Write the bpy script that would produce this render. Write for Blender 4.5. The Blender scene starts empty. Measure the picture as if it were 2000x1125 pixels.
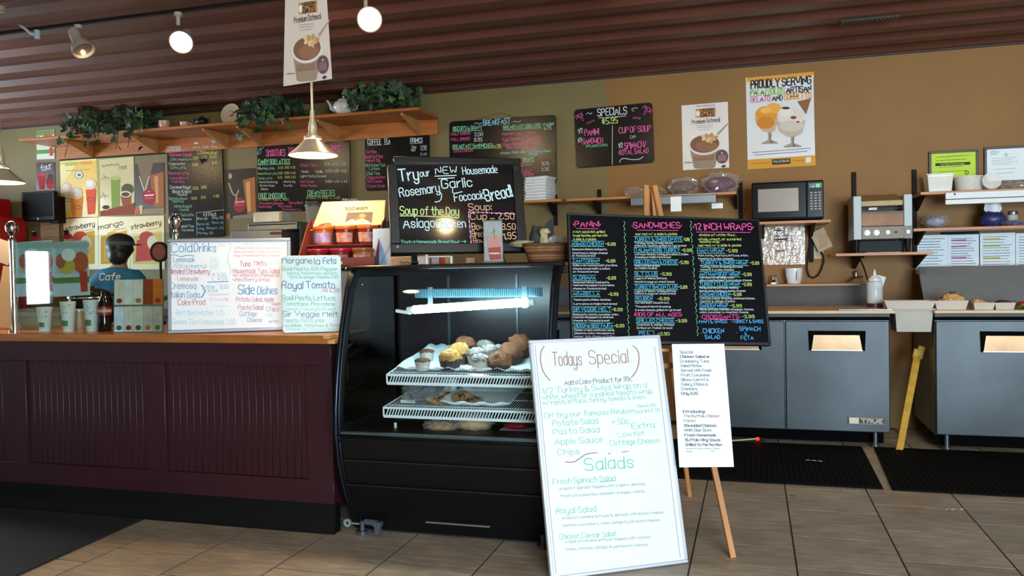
import bpy, bmesh, math, random
from mathutils import Vector, Matrix, Euler, noise as mnoise
random.seed(7)
SC = bpy.context.scene
COL = SC.collection

# ------------------------------------------------------------------ camera
CAM = Vector((0, 0, 1.2)); FPX = 1600.0
YAW, PITCH, ROLL = math.radians(-16.39), math.radians(-1.217), math.radians(-1.04)
_f = Vector((math.sin(YAW)*math.cos(PITCH), math.cos(YAW)*math.cos(PITCH), math.sin(PITCH)))
_r = _f.cross(Vector((0, 0, 1))).normalized(); _u = _r.cross(_f)
CR = _r*math.cos(ROLL) + _u*math.sin(ROLL); CU = _u*math.cos(ROLL) - _r*math.sin(ROLL); CF = _f
cam_d = bpy.data.cameras.new('camera'); cam_d.sensor_width = 36; cam_d.lens = 36*FPX/2000
cam_d.clip_start = .05
cam = bpy.data.objects.new('camera', cam_d); COL.objects.link(cam)
cam.matrix_world = Matrix(((CR.x, CU.x, -CF.x, 0), (CR.y, CU.y, -CF.y, 0), (CR.z, CU.z, -CF.z, 1.2), (0, 0, 0, 1)))
SC.camera = cam

# ------------------------------------------------------------------ world, daylight, exposure
vs = SC.view_settings
vs.view_transform = 'Standard'; vs.look = 'None'; vs.gamma = 1; vs.use_curve_mapping = False
vs.exposure = -0.4
w = bpy.data.worlds.new('world'); SC.world = w; w.use_nodes = True
w.node_tree.nodes['Background'].inputs[0].default_value = (.84, .93, 1, 1)
w.node_tree.nodes['Background'].inputs[1].default_value = 1.0

def daylight(name, loc, rot, sx, sy, power, col=(.86, .94, 1.0)):
    l = bpy.data.lights.new(name, 'AREA'); l.shape = 'RECTANGLE'; l.size = sx; l.size_y = sy
    l.energy = power; l.color = col
    o = bpy.data.objects.new(name, l); COL.objects.link(o); o.location = loc; o.rotation_euler = rot
    return o
# daylight standing in the shop windows: a wide one behind the camera on the right, two on the left wall; (centre, width, sill, head)
WIN_FRONT = [(2.5, 3.2, .35, 2.45)]
WIN_LEFT = [(-1.09, .46, .86, 1.58), (4.7, 1.5, .9, 2.3)]
FRONT_Y, LEFT_X, RIGHT_X, BACK_Y, CEIL = -2.6, -8.3, 4.6, 6.5, 2.74
SKYLIGHT = 150     # watts of daylight per square metre of glass
for c, wd, z0, z1 in WIN_FRONT:
    daylight('daylight', (c, FRONT_Y-.12, (z0+z1)/2), (math.radians(90), 0, 0), wd, z1-z0, SKYLIGHT*wd*(z1-z0))
for c, wd, z0, z1 in WIN_LEFT:
    daylight('daylight', (LEFT_X-.12, c, (z0+z1)/2), (math.radians(90), 0, math.radians(-90)), wd, z1-z0, SKYLIGHT*wd*(z1-z0))

# ------------------------------------------------------------------ measuring: photo pixel -> point of the place on a known plane
def ray(px, py): return CR*((px-1000)/FPX) - CU*((py-562.5)/FPX) + CF
def ony(px, py, Y): d = ray(px, py); return CAM + d*(Y/d.y)
def onz(px, py, Z): d = ray(px, py); return CAM + d*((Z-1.2)/d.z)

# ------------------------------------------------------------------ materials
def lin(c):
    if isinstance(c, str): c = [int(c[i:i+2], 16)/255 for i in (0, 2, 4)]
    return tuple(((v+.055)/1.055)**2.4 if v > .04045 else v/12.92 for v in c)
MATS = {}
def mat(name, col='808080', rough=.6, metal=0, var=.12, scale=8, bump=0, bscale=60, emit=0, spec=.5, coat=0, obj_var=0, trans=0, stretch=None, ecol=None):
    """principled surface with a little procedural colour mottling, optional relief"""
    if name in MATS: return MATS[name]
    m = bpy.data.materials.new(name); m.use_nodes = True; MATS[name] = m
    nt = m.node_tree; N = nt.nodes; L = nt.links; b = N['Principled BSDF']
    c = lin(col)
    b.inputs['Roughness'].default_value = rough; b.inputs['Metallic'].default_value = metal
    b.inputs['Specular IOR Level'].default_value = spec
    b.inputs['Coat Weight'].default_value = coat; b.inputs['Coat Roughness'].default_value = .08
    b.inputs['Transmission Weight'].default_value = trans
    tc = N.new('ShaderNodeTexCoord'); mp = N.new('ShaderNodeMapping'); L.new(tc.outputs['Object'], mp.inputs[0])
    if stretch: mp.inputs['Scale'].default_value = stretch
    if var > 0 or obj_var > 0:
        no = N.new('ShaderNodeTexNoise'); no.inputs['Scale'].default_value = scale; no.inputs['Detail'].default_value = 4
        L.new(mp.outputs[0], no.inputs[0])
        rp = N.new('ShaderNodeValToRGB')
        rp.color_ramp.elements[0].position = .3; rp.color_ramp.elements[1].position = .72
        rp.color_ramp.elements[0].color = tuple(max(0, v*(1-var)) for v in c)+(1,)
        rp.color_ramp.elements[1].color = tuple(min(1, v*(1+var)) for v in c)+(1,)
        L.new(no.outputs[0], rp.inputs[0]); out = rp.outputs[0]
        if obj_var:
            oi = N.new('ShaderNodeObjectInfo'); mr = N.new('ShaderNodeMapRange')
            mr.inputs['To Min'].default_value = 1-obj_var; mr.inputs['To Max'].default_value = 1+obj_var
            hs = N.new('ShaderNodeHueSaturation'); L.new(oi.outputs['Random'], mr.inputs[0])
            L.new(mr.outputs[0], hs.inputs['Value']); L.new(out, hs.inputs['Color']); out = hs.outputs[0]
        L.new(out, b.inputs['Base Color'])
    else:
        b.inputs['Base Color'].default_value = c+(1,)
    if bump:
        n2 = N.new('ShaderNodeTexNoise'); n2.inputs['Scale'].default_value = bscale; L.new(mp.outputs[0], n2.inputs[0])
        bp = N.new('ShaderNodeBump'); bp.inputs['Strength'].default_value = bump; bp.inputs['Distance'].default_value = .01
        L.new(n2.outputs[0], bp.inputs['Height']); L.new(bp.outputs[0], b.inputs['Normal'])
    if emit:
        b.inputs['Emission Color'].default_value = lin(ecol or col)+(1,); b.inputs['Emission Strength'].default_value = emit
    return m
def glass(name, tint='ffffff', ior=1.45, rough=.02, haze=0.0, hcol='ffffff'):
    """thin clear sheet: transparent with fresnel reflection, and a little milky haze if wanted"""
    if name in MATS: return MATS[name]
    m = bpy.data.materials.new(name); m.use_nodes = True; MATS[name] = m
    nt = m.node_tree; N = nt.nodes; L = nt.links; N.remove(N['Principled BSDF']); out = N['Material Output']
    lw = N.new('ShaderNodeLayerWeight'); lw.inputs[0].default_value = .5; r0 = ((ior-1)/(ior+1))**2
    pw = N.new('ShaderNodeMath'); pw.operation = 'POWER'; pw.inputs[1].default_value = 5; L.new(lw.outputs['Facing'], pw.inputs[0])
    fr = N.new('ShaderNodeMath'); fr.operation = 'MULTIPLY_ADD'; fr.inputs[1].default_value = 1-r0; fr.inputs[2].default_value = r0; L.new(pw.outputs[0], fr.inputs[0])
    tr = N.new('ShaderNodeBsdfTransparent'); tr.inputs[0].default_value = lin(tint)+(1,)
    gl = N.new('ShaderNodeBsdfGlossy'); gl.inputs['Roughness'].default_value = rough
    mx = N.new('ShaderNodeMixShader'); L.new(fr.outputs[0], mx.inputs[0]); L.new(tr.outputs[0], mx.inputs[1]); L.new(gl.outputs[0], mx.inputs[2])
    res = mx.outputs[0]
    if haze:
        df = N.new('ShaderNodeBsdfDiffuse'); df.inputs[0].default_value = lin(hcol)+(1,)
        no = N.new('ShaderNodeTexNoise'); no.inputs['Scale'].default_value = 14
        mr = N.new('ShaderNodeMapRange'); mr.inputs['To Min'].default_value = haze*.85; mr.inputs['To Max'].default_value = min(1, haze*1.15)
        L.new(no.outputs[0], mr.inputs[0])
        m2 = N.new('ShaderNodeMixShader'); L.new(mr.outputs[0], m2.inputs[0]); L.new(res, m2.inputs[1]); L.new(df.outputs[0], m2.inputs[2]); res = m2.outputs[0]
    L.new(res, out.inputs['Surface'])
    return m
def paint(col): return mat('ink_'+col, col, .75, var=.04)   # flat ink and print

# ------------------------------------------------------------------ mesh building
class B:
    """collects shapes, then links them as ONE mesh object"""
    def __init__(s): s.v = []; s.f = []
    def add(s, vs, fs):
        n = len(s.v); s.v += [Vector(p) for p in vs]; s.f += [[n+i for i in f] for f in fs]; return s
    def box(s, a, b, rot=None, c=None):
        x0, y0, z0 = a; x1, y1, z1 = b
        p = [Vector(q) for q in ((x0,y0,z0),(x1,y0,z0),(x1,y1,z0),(x0,y1,z0),(x0,y0,z1),(x1,y0,z1),(x1,y1,z1),(x0,y1,z1))]
        if rot is not None:
            R = Euler(rot).to_matrix(); c = Vector(c) if c else sum(p, Vector())/8
            p = [R @ (q-c) + c for q in p]
        return s.add(p, [(3,2,1,0),(4,5,6,7),(0,1,5,4),(1,2,6,5),(2,3,7,6),(3,0,4,7)])
    def hexa(s, p): return s.add(p, [(3,2,1,0),(4,5,6,7),(0,1,5,4),(1,2,6,5),(2,3,7,6),(3,0,4,7)])
    def cyl(s, p0, p1, r0, r1=None, n=12, cap=True):
        p0, p1 = Vector(p0), Vector(p1); r1 = r0 if r1 is None else r1
        d = (p1-p0).normalized(); a = d.orthogonal().normalized(); b = d.cross(a); vs = []
        for p, r in ((p0, r0), (p1, r1)):
            vs += [p + a*math.cos(2*math.pi*i/n)*r + b*math.sin(2*math.pi*i/n)*r for i in range(n)]
        fs = [(i, (i+1) % n, n+(i+1) % n, n+i) for i in range(n)]
        if cap: fs += [tuple(range(n-1, -1, -1)), tuple(range(n, 2*n))]
        return s.add(vs, fs)
    def lathe(s, prof, c=(0,0,0), n=20, M=None, sx=1, sy=1):
        """prof: (radius, z) from bottom to top"""
        c = Vector(c); vs = []; fs = []
        for r, z in prof:
            vs += [Vector((r*math.cos(2*math.pi*i/n)*sx, r*math.sin(2*math.pi*i/n)*sy, z)) for i in range(n)]
        if M is not None: vs = [M @ v for v in vs]
        vs = [v+c for v in vs]
        for k in range(len(prof)-1):
            fs += [(k*n+i, k*n+(i+1) % n, (k+1)*n+(i+1) % n, (k+1)*n+i) for i in range(n)]
        return s.add(vs, fs)
    def ball(s, c, r, n=12, m=8, sc=(1,1,1), jit=0, M=None):
        vs = []; fs = []
        for j in range(m+1):
            t = math.pi*j/m
            for i in range(n):
                p = Vector((math.sin(t)*math.cos(2*math.pi*i/n), math.sin(t)*math.sin(2*math.pi*i/n), -math.cos(t)))
                q = 1 + (jit*mnoise.noise(p*2.3+Vector(c)*9) if jit else 0)
                p = Vector((p.x*sc[0], p.y*sc[1], p.z*sc[2]))*r*q
                if M is not None: p = M @ p
                vs.append(p+Vector(c))
        for j in range(m):
            fs += [(j*n+i, j*n+(i+1) % n, (j+1)*n+(i+1) % n, (j+1)*n+i) for i in range(n)]
        return s.add(vs, fs)
    def tube(s, pts, r, n=8, cap=True):
        pts = [Vector(p) for p in pts]; vs = []; fs = []; a = None
        for i, p in enumerate(pts):
            d = (pts[min(i+1, len(pts)-1)] - pts[max(i-1, 0)]).normalized()
            a = (d.orthogonal() if a is None else a - d*a.dot(d)).normalized(); b = d.cross(a)
            rr = r[i] if isinstance(r, (list, tuple)) else r
            vs += [p + a*math.cos(2*math.pi*k/n)*rr + b*math.sin(2*math.pi*k/n)*rr for k in range(n)]
        for i in range(len(pts)-1):
            fs += [(i*n+k, i*n+(k+1) % n, (i+1)*n+(k+1) % n, (i+1)*n+k) for k in range(n)]
        if cap: fs += [tuple(range(n-1, -1, -1)), tuple(range((len(pts)-1)*n, len(pts)*n))]
        return s.add(vs, fs)
    def prism(s, poly, ax, a, b):
        """poly of 2d points pushed along axis ax from a to b (2d = the two other axes in xyz order)"""
        def P(p, t):
            return {'x': (t, p[0], p[1]), 'y': (p[0], t, p[1]), 'z': (p[0], p[1], t)}[ax]
        n = len(poly)
        vs = [P(p, a) for p in poly] + [P(p, b) for p in poly]
        return s.add(vs, [tuple(range(n)), tuple(range(2*n-1, n-1, -1))] + [(i, n+i, n+(i+1) % n, (i+1) % n) for i in range(n)])
    def sweep(s, prof, ax, a, b):
        """open 2d strip pushed along an axis"""
        def P(p, t): return {'x': (t, p[0], p[1]), 'y': (p[0], t, p[1]), 'z': (p[0], p[1], t)}[ax]
        n = len(prof)
        return s.add([P(p, a) for p in prof]+[P(p, b) for p in prof], [(i, i+1, n+i+1, n+i) for i in range(n-1)])
    def obj(s, name, m, parent=None, smooth=False, bevel=0, solid=0, fix=True, seg=2):
        me = bpy.data.meshes.new(name); me.from_pydata([tuple(p) for p in s.v], [], s.f)
        if fix:
            bm = bmesh.new(); bm.from_mesh(me); bmesh.ops.recalc_face_normals(bm, faces=bm.faces); bm.to_mesh(me); bm.free()
        me.materials.append(m)
        if smooth:
            me.polygons.foreach_set('use_smooth', [True]*len(me.polygons))
            me.set_sharp_from_angle(angle=math.radians(smooth if smooth > 1 else 40))
        o = bpy.data.objects.new(name, me); COL.objects.link(o)
        if parent: o.parent = parent
        if solid:
            md = o.modifiers.new('s', 'SOLIDIFY'); md.thickness = solid; md.offset = 0
        if bevel:
            md = o.modifiers.new('b', 'BEVEL'); md.width = bevel; md.segments = seg; md.limit_method = 'ANGLE'; md.angle_limit = math.radians(40)
            if smooth is False:
                me.polygons.foreach_set('use_smooth', [True]*len(me.polygons)); me.set_sharp_from_angle(angle=math.radians(30))
        return o
def tag(o, label, cat=None, group=None, kind=None):
    o['label'] = label
    if cat: o['category'] = cat
    if group: o['group'] = group
    if kind: o['kind'] = kind
    return o
def thing(name, label, cat, loc=(0,0,0), rz=0, group=None, M=None):
    o = bpy.data.objects.new(name, None); COL.objects.link(o); o.empty_display_size = .1
    if M is not None: o.matrix_world = M
    else: o.location = loc; o.rotation_euler = (0, 0, rz)
    return tag(o, label, cat, group)
def struct(o, label=None):
    o['kind'] = 'structure'
    if label: o['label'] = label
    return o
def copy_tree(o, parent=None):
    c = o.copy(); COL.objects.link(c)
    if parent: c.parent = parent
    for ch in list(o.children): copy_tree(ch, c)
    return c

# ------------------------------------------------------------------ hand lettering: a single-stroke alphabet drawn as flat ribbons
G = {}
for _l in '''A 02 38 62|14 54
B 08 02 42 53 54 45 05|45 56 57 48 08
C 57 48 18 07 03 12 42 53
D 02 08 38 56 54 32 02
E 58 08 02 52|05 45
F 58 08 02|05 45
G 57 48 18 07 03 12 42 53 55 35
H 08 02|58 52|05 55
I 02 08
J 48 43 32 12 03
K 08 02|58 05 52
L 08 02 52
M 02 08 35 68 62
N 02 08 52 58
O 18 07 03 12 42 53 57 48 18
P 02 08 48 57 56 45 05
Q 18 07 03 12 42 53 57 48 18|34 61
R 02 08 48 57 56 45 05|35 52
S 57 48 18 07 06 15 45 54 53 42 12 03
T 08 68|38 32
U 08 03 12 42 53 58
V 08 32 68
W 08 12 36 52 68
X 08 52|58 02
Y 08 35 68|35 32
Z 08 58 02 52
a 46 16 05 03 12 32 43|46 42
b 08 02|05 16 36 45 43 32 12 03
c 45 36 16 05 03 12 32 43
d 48 42|45 36 16 05 03 12 32 43
e 04 44 45 36 16 05 03 12 42
f 48 38 27 22|06 46
g 46 16 05 03 12 32 43|46 41 30 10 01
h 08 02|05 16 36 45 42
i 06 02|07 08
j 26 21 10 00|27 28
k 08 02|46 04 42
l 08 02
m 06 02|05 16 26 35 32|35 46 56 65 62
n 06 02|05 16 36 45 42
o 16 05 03 12 32 43 45 36 16
p 06 00|05 16 36 45 43 32 12 03
q 46 40|45 36 16 05 03 12 32 43
r 06 02|04 15 26 36
s 45 36 16 05 14 34 43 32 12 03
t 28 23 32 42|06 46
u 06 03 12 32 43|46 42
v 06 22 46
w 06 12 35 52 66
x 06 42|46 02
y 06 03 12 32 43|46 41 30 10 01
z 06 46 02 42
0 18 07 03 12 32 43 47 38 18
1 06 28 22
2 07 18 38 47 46 02 42
3 07 18 38 47 46 35 15|35 44 43 32 12 03
4 32 38 04 44
5 48 08 05 35 44 43 32 02
6 47 38 18 07 03 12 32 43 44 35 05
7 08 48 12
8 15 06 07 18 38 47 46 35 15 04 03 12 32 43 44 35
9 03 12 32 43 47 38 18 07 06 15 45
. 02 03
, 03 01
: 03 02|06 05
- 05 35
! 08 04|03 02
& 52 07 18 27 04 03 12 32 54
/ 02 48
' 08 07
( 28 06 04 22
) 08 26 24 02
$ 46 37 17 06 15 35 44 33 13 04|28 22
~ 04 16 26 44 54 66
> 05 65|47 65 43
* 05 04
? 07 18 38 47 35 34|33 32
} 08 17 16 25 14 13 02
+ 05 45|27 23'''.split('\n'):
    G[_l[0]] = [[(int(p[0]), int(p[1])-2) for p in st.split()] for st in _l[2:].split('|')]
def soft(pts):
    if len(pts) < 3: return pts
    out = [pts[0]]
    for a, b in zip(pts, pts[1:]):
        out += [(a[0]*.75+b[0]*.25, a[1]*.75+b[1]*.25), (a[0]*.25+b[0]*.75, a[1]*.25+b[1]*.75)]
    return out + [pts[-1]]
def ribbon(b, pts, wd, y, close=False):
    """flat stroke of width wd through 2d points (x, z) in the plane y"""
    P = [Vector(p) for p in pts]; n = len(P); vs = []
    for i in range(n):
        d = P[min(i+1, n-1)] - P[max(i-1, 0)]
        if d.length < 1e-9: d = Vector((1, 0))
        d.normalize(); q = Vector((-d.y, d.x))*wd*.5
        e = d*wd*.4 if i == n-1 else (-d*wd*.4 if i == 0 else d*0)
        vs += [(P[i].x+q.x+e.x, y, P[i].y+q.y+e.y), (P[i].x-q.x+e.x, y, P[i].y-q.y+e.y)]
    b.add(vs, [(2*i, 2*i+1, 2*i+3, 2*i+2) for i in range(n-1)])
def text_width(t): return sum(2.4 if c == ' ' else max(p[0] for st in G.get(c, G['-']) for p in st)+1.7 for c in t)-1.7
def letter(b, t, p0, p1, h, wd, y, jit=.25):
    """write t from p0 to p1 (2d, in the face) with capital height h"""
    p0, p1 = Vector(p0), Vector(p1); W = max(.1, text_width(t)); d = (p1-p0)/W; u = Vector((-d.y, d.x)).normalized()*h/6; x = 0
    for c in t:
        if c == ' ': x += 2.4; continue
        g = G.get(c, G['-']); jy = random.uniform(-jit, jit); sh = random.uniform(-.05, .05) if jit else 0
        for st in g:
            ribbon(b, [p0 + d*(x+a+sh*q) + u*(q+jy) for a, q in soft(st)], wd, y)
        x += max(p[0] for st in g for p in st)+1.7

class Face:
    """a flat front face standing in the place: origin bottom centre, W right, U up, N out of the front.
    Its thing carries the same frame: local x right, local z up, local -y out of the front."""
    def __init__(s, o, yaw=0, lean=0, roll=0, front=0.0):
        W = Vector((math.cos(yaw), math.sin(yaw), 0)); n = Vector((math.sin(yaw), -math.cos(yaw), 0))
        U = Vector((0, 0, 1))*math.cos(lean) - n*math.sin(lean)
        s.W = W*math.cos(roll) - U*math.sin(roll); s.U = U*math.cos(roll) + W*math.sin(roll)
        s.N = s.W.cross(s.U); s.o = Vector(o); s.front = front
        Y = -s.N
        s.M = Matrix(((s.W.x, Y.x, s.U.x, s.o.x), (s.W.y, Y.y, s.U.y, s.o.y), (s.W.z, Y.z, s.U.z, s.o.z), (0, 0, 0, 1)))
        s.k = 0
    def loc(s, px, py):
        d = ray(px, py); q = s.o + s.N*s.front; t = (q-CAM).dot(s.N)/d.dot(s.N); P = CAM + d*t - s.o
        return Vector((P.dot(s.W), P.dot(s.U)))
    def layer(s): s.k += 1; return -s.front - .0006 - .0002*s.k
    def ink(s, root, rows, stroke=.13, name='lettering', jit=.25):
        """rows: (colour, text, x0, y0, x1, y1, height px)"""
        by = {}
        for r in rows: by.setdefault(r[0], []).append(r)
        for col, rs in by.items():
            b = B(); y = s.layer()
            for _, t, x0, y0, x1, y1, h in rs:
                p0 = s.loc(x0, y0); hh = (s.loc(x0, y0-h)-p0).length
                letter(b, t, p0, s.loc(x1, y1), hh, hh*stroke, y, jit)
            b.obj(name, paint(col), root, fix=False)['kind'] = 'stuff'
    def lines(s, root, rows, name='underline'):
        by = {}
        for r in rows: by.setdefault(r[0], []).append(r)
        for col, rs in by.items():
            b = B(); y = s.layer()
            for _, wpx, pts in rs:
                P = [s.loc(*p) for p in pts]; wd = (s.loc(pts[0][0], pts[0][1]+wpx)-P[0]).length
                ribbon(b, soft(P) if len(P) > 2 else P, wd, y)
            b.obj(name, paint(col), root, fix=False)['kind'] = 'stuff'
    def poly(s, root, col, pts, name='print', m=None):
        y = s.layer(); b = B(); P = [s.loc(*p) for p in pts]
        b.add([(p.x, y, p.y) for p in P], [tuple(range(len(P)))])
        return b.obj(name, m or paint(col), root, fix=False)
    def ell(s, root, col, cx, cy, rx, ry, rot=0, name='print', n=22, a0=0, a1=360):
        pts = []
        for i in range(n):
            a = math.radians(a0+(a1-a0)*i/(n if a1-a0 == 360 else n-1)); x, y = rx*math.cos(a), ry*math.sin(a)
            c, q = math.cos(math.radians(rot)), math.sin(math.radians(rot))
            pts.append((cx+x*c-y*q, cy+x*q+y*c))
        return s.poly(root, col, pts, name)
def rows_of_print(x0, x1, y0, y1, n, col, wpx=1.2, slope=-.06):
    """fine print too small to read: short strokes standing for lines"""
    out = []; rnd = random.Random(x0*7+y0)
    for i in range(n):
        y = y0+(y1-y0)*i/max(1, n-1); x = x0
        e = x0+(x1-x0)*rnd.uniform(.7, 1)
        while x < e:
            l = min(e-x, rnd.uniform(.06, .16)*(x1-x0)); out.append((col, wpx, [(x, y+(x-x0)*slope), (x+l, y+(x+l-x0)*slope)])); x += l+rnd.uniform(.02, .04)*(x1-x0)
    return out

# ================================================================== THE ROOM
M_TILE = mat('floor_tile', 'b7a690', .45, var=.16, scale=3.5, bump=.08, bscale=25, obj_var=.10)
def tile_veins():
    nt = M_TILE.node_tree; N = nt.nodes; L = nt.links; b = N['Principled BSDF']
    src = b.inputs['Base Color'].links[0].from_socket
    tc = [n for n in N if n.type == 'TEX_COORD'][0]; oi = [n for n in N if n.type == 'OBJECT_INFO'][0]
    mp = N.new('ShaderNodeMapping'); mp.inputs['Scale'].default_value = (5, 22, 5)
    ad = N.new('ShaderNodeVectorMath'); ad.operation = 'ADD'; L.new(tc.outputs['Object'], ad.inputs[0]); L.new(oi.outputs['Location'], ad.inputs[1])
    L.new(ad.outputs[0], mp.inputs[0])
    no = N.new('ShaderNodeTexNoise'); no.inputs['Scale'].default_value = 1.6; no.inputs['Detail'].default_value = 6; L.new(mp.outputs[0], no.inputs[0])
    rp = N.new('ShaderNodeValToRGB'); rp.color_ramp.elements[0].position = .42; rp.color_ramp.elements[1].position = .66
    rp.color_ramp.elements[0].color = (.74, .72, .70, 1); rp.color_ramp.elements[1].color = (1.1, 1.08, 1.05, 1)
    L.new(no.outputs[0], rp.inputs[0])
    mx = N.new('ShaderNodeMix'); mx.data_type = 'RGBA'; mx.blend_type = 'MULTIPLY'; mx.inputs[0].default_value = .8
    L.new(src, mx.inputs[6]); L.new(rp.outputs[0], mx.inputs[7]); L.new(mx.outputs[2], b.inputs['Base Color'])
tile_veins()
M_GROUT = mat('grout', '2a231d', .9, var=.2, scale=30)
X0R, X1R = LEFT_X, RIGHT_X
fl = B().box((X0R-.2, FRONT_Y-.2, -.12), (X1R+.2, BACK_Y+.2, -.001)).obj('floor', M_GROUT)
struct(fl, 'tan stone floor of square tiles with dark grout lines')
# square tiles in running bond; those in view are single pieces, the rest of the room is laid as one piece
TS = .4104
tb = B().box((-TS/2+.0035, -TS/2+.0035, -.012), (TS/2-.0035, TS/2-.0035, 0))
t0 = tb.obj('tile', M_TILE, fl)
far = B(); first = True
for i in range(-20, 14):
    off = (.353+.18*i) % TS if i != -5 else .28
    xc = -.256+TS*(i+.5)
    for j in range(-8, 17):
        yc = off+TS*(j+.5)
        if xc < X0R or xc > X1R or yc < FRONT_Y or yc > BACK_Y: continue
        if -8 <= i <= 5 and 2.2 < yc < 5.9 and not (xc < -1.9 and yc > 3.6) and not (xc < -.8 and yc > 3.95):
            o = t0 if first else t0.copy()
            if not first: COL.objects.link(o)
            first = False; o.location = (xc, yc, 0)
            o.rotation_euler = (0, 0, random.choice((0, math.pi)))
        else:
            far.box((xc-TS/2+.0035, yc-TS/2+.0035, -.012), (xc+TS/2-.0035, yc+TS/2-.0035, 0))
o = far.obj('tile', M_TILE, fl); o['kind'] = 'stuff'; o['label'] = 'remaining floor tiles away from the counter front'

# back wall: olive paint left, mustard paint right of a straight edge
M_WALL = mat('wall_paint', '73633a', .62, var=.07, scale=2.2, bump=.12, bscale=180)
def two_tone():
    nt = M_WALL.node_tree; N = nt.nodes; L = nt.links; b = N['Principled BSDF']
    olive = b.inputs['Base Color'].links[0].from_socket
    ge = N.new('ShaderNodeNewGeometry'); sx = N.new('ShaderNodeSeparateXYZ'); L.new(ge.outputs['Position'], sx.inputs[0])
    gt = N.new('ShaderNodeMath'); gt.operation = 'GREATER_THAN'; gt.inputs[1].default_value = -1.105; L.new(sx.outputs[0], gt.inputs[0])
    mx = N.new('ShaderNodeMix'); mx.data_type = 'RGBA'; L.new(gt.outputs[0], mx.inputs[0]); L.new(olive, mx.inputs[6])
    hs = N.new('ShaderNodeMix'); hs.data_type = 'RGBA'; hs.blend_type = 'MULTIPLY'; hs.inputs[0].default_value = 1
    L.new(olive, hs.inputs[6]); hs.inputs[7].default_value = (1.35, .86, .42, 1); L.new(hs.outputs[2], mx.inputs[7])
    L.new(mx.outputs[2], b.inputs['Base Color'])
two_tone()
M_WALL2 = mat('side_wall_paint', '8d7c4e', .7, var=.06, scale=2)
struct(B().box((X0R-.15, BACK_Y, 0), (X1R+.15, BACK_Y+.15, 2.9)).obj('wall_back', M_WALL), 'back wall painted olive on the left and mustard on the right')
def holed(name, horizontal, fixed, a, b, wins, label):
    """wall with window openings, built of piers and bands; horizontal: runs along x at y = fixed"""
    m = B(); th = .15
    def seg(p, q, za, zb):
        if horizontal: m.box((p, fixed-th, za), (q, fixed, zb))
        else: m.box((fixed-th, p, za), (fixed, q, zb))
    cur = a
    for c, wd, z0, z1 in sorted(wins):
        seg(cur, c-wd/2, 0, 2.9); seg(c-wd/2, c+wd/2, 0, z0); seg(c-wd/2, c+wd/2, z1, 2.9); cur = c+wd/2
    seg(cur, b, 0, 2.9)
    struct(m.obj(name, M_WALL2), label)
holed('wall_front', True, FRONT_Y, X0R-.15, X1R+.15, WIN_FRONT, 'front wall with a wide shop window')
holed('wall_left', False, LEFT_X, FRONT_Y, BACK_Y, WIN_LEFT, 'left wall with two windows')
struct(B().box((X1R, FRONT_Y, 0), (X1R+.15, BACK_Y, 2.9)).obj('wall_right', M_WALL2), 'plain right wall')
M_FRAME = mat('window_frame', '3a2a22', .5)
GL_WIN = glass('window_pane', 'f4fbff')
k = 0
for horizontal, fixed, wins in ((True, FRONT_Y, WIN_FRONT), (False, LEFT_X, WIN_LEFT)):
    for c, wd, z0, z1 in wins:
        k += 1
        r = bpy.data.objects.new('window_%d' % k, None); COL.objects.link(r); struct(r, 'shop window with dark frame letting in daylight')
        r.location = (c, fixed-.06, z0) if horizontal else (fixed-.06, c, z0); r.rotation_euler = (0, 0, 0 if horizontal else math.pi/2)
        h = wd/2; H = z1-z0; m = B()
        for q in (-h+.02, 0, h-.02) if wd > 1 else (-h+.02, h-.02): m.box((q-.02, -.03, 0), (q+.02, .03, H))
        for q in (.02, H-.02): m.box((-h, -.03, q-.02), (h, .03, q+.02))
        m.obj('window_frame', M_FRAME, r)
        B().box((-h, -.003, .03), (h, .003, H-.03)).obj('pane', GL_WIN, r)

# ceiling: ribbed metal decking, ribs run along the back wall
M_CEIL = mat('ceiling_metal', '623a2d', .48, var=.16, scale=1.2, spec=.5, stretch=(1, 6, 1))
prof = []; P = .333; y = FRONT_Y-.2; y0 = 6.45 - 40*P
for q in range(0, 42):
    s = y0+q*P
    prof += [(s, 2.722), (s+.11, 2.722), (s+.155, 2.758), (s+.285, 2.758)]
cb = B().sweep([p for p in prof if p[0] > FRONT_Y-.3 and p[0] < BACK_Y+.2], 'x', X0R-.15, X1R+.15)
cb.sweep([(FRONT_Y-.3, 2.9), (BACK_Y+.2, 2.9)], 'x', X0R-.15, X1R+.15)
struct(cb.obj('ceiling', M_CEIL, fix=False), 'dark red-brown ribbed metal ceiling')
struct(B().box((X0R, 6.485, 2.708), (X1R, 6.5, 2.76)).obj('trim_1', mat('ceiling_trim', '2e1c18', .6)), 'thin dark trim where back wall meets ceiling')
# slot vent in the ceiling
vt = thing('ceiling_vent', 'narrow dark slotted air vent in the ceiling', 'vent', (.71, 5.54, 2.712))
B().box((-.17, -.03, -.004), (.17, .03, .01)).obj('vent_frame', mat('vent_dark', '1a1210', .6), vt)
for i in range(14): B().box((-.16+i*.0235, -.024, -.008), (-.147+i*.0235, .024, -.004), (0, 0, .3)).obj('slat', mat('vent_slat', '4a332c', .5), vt)

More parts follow.
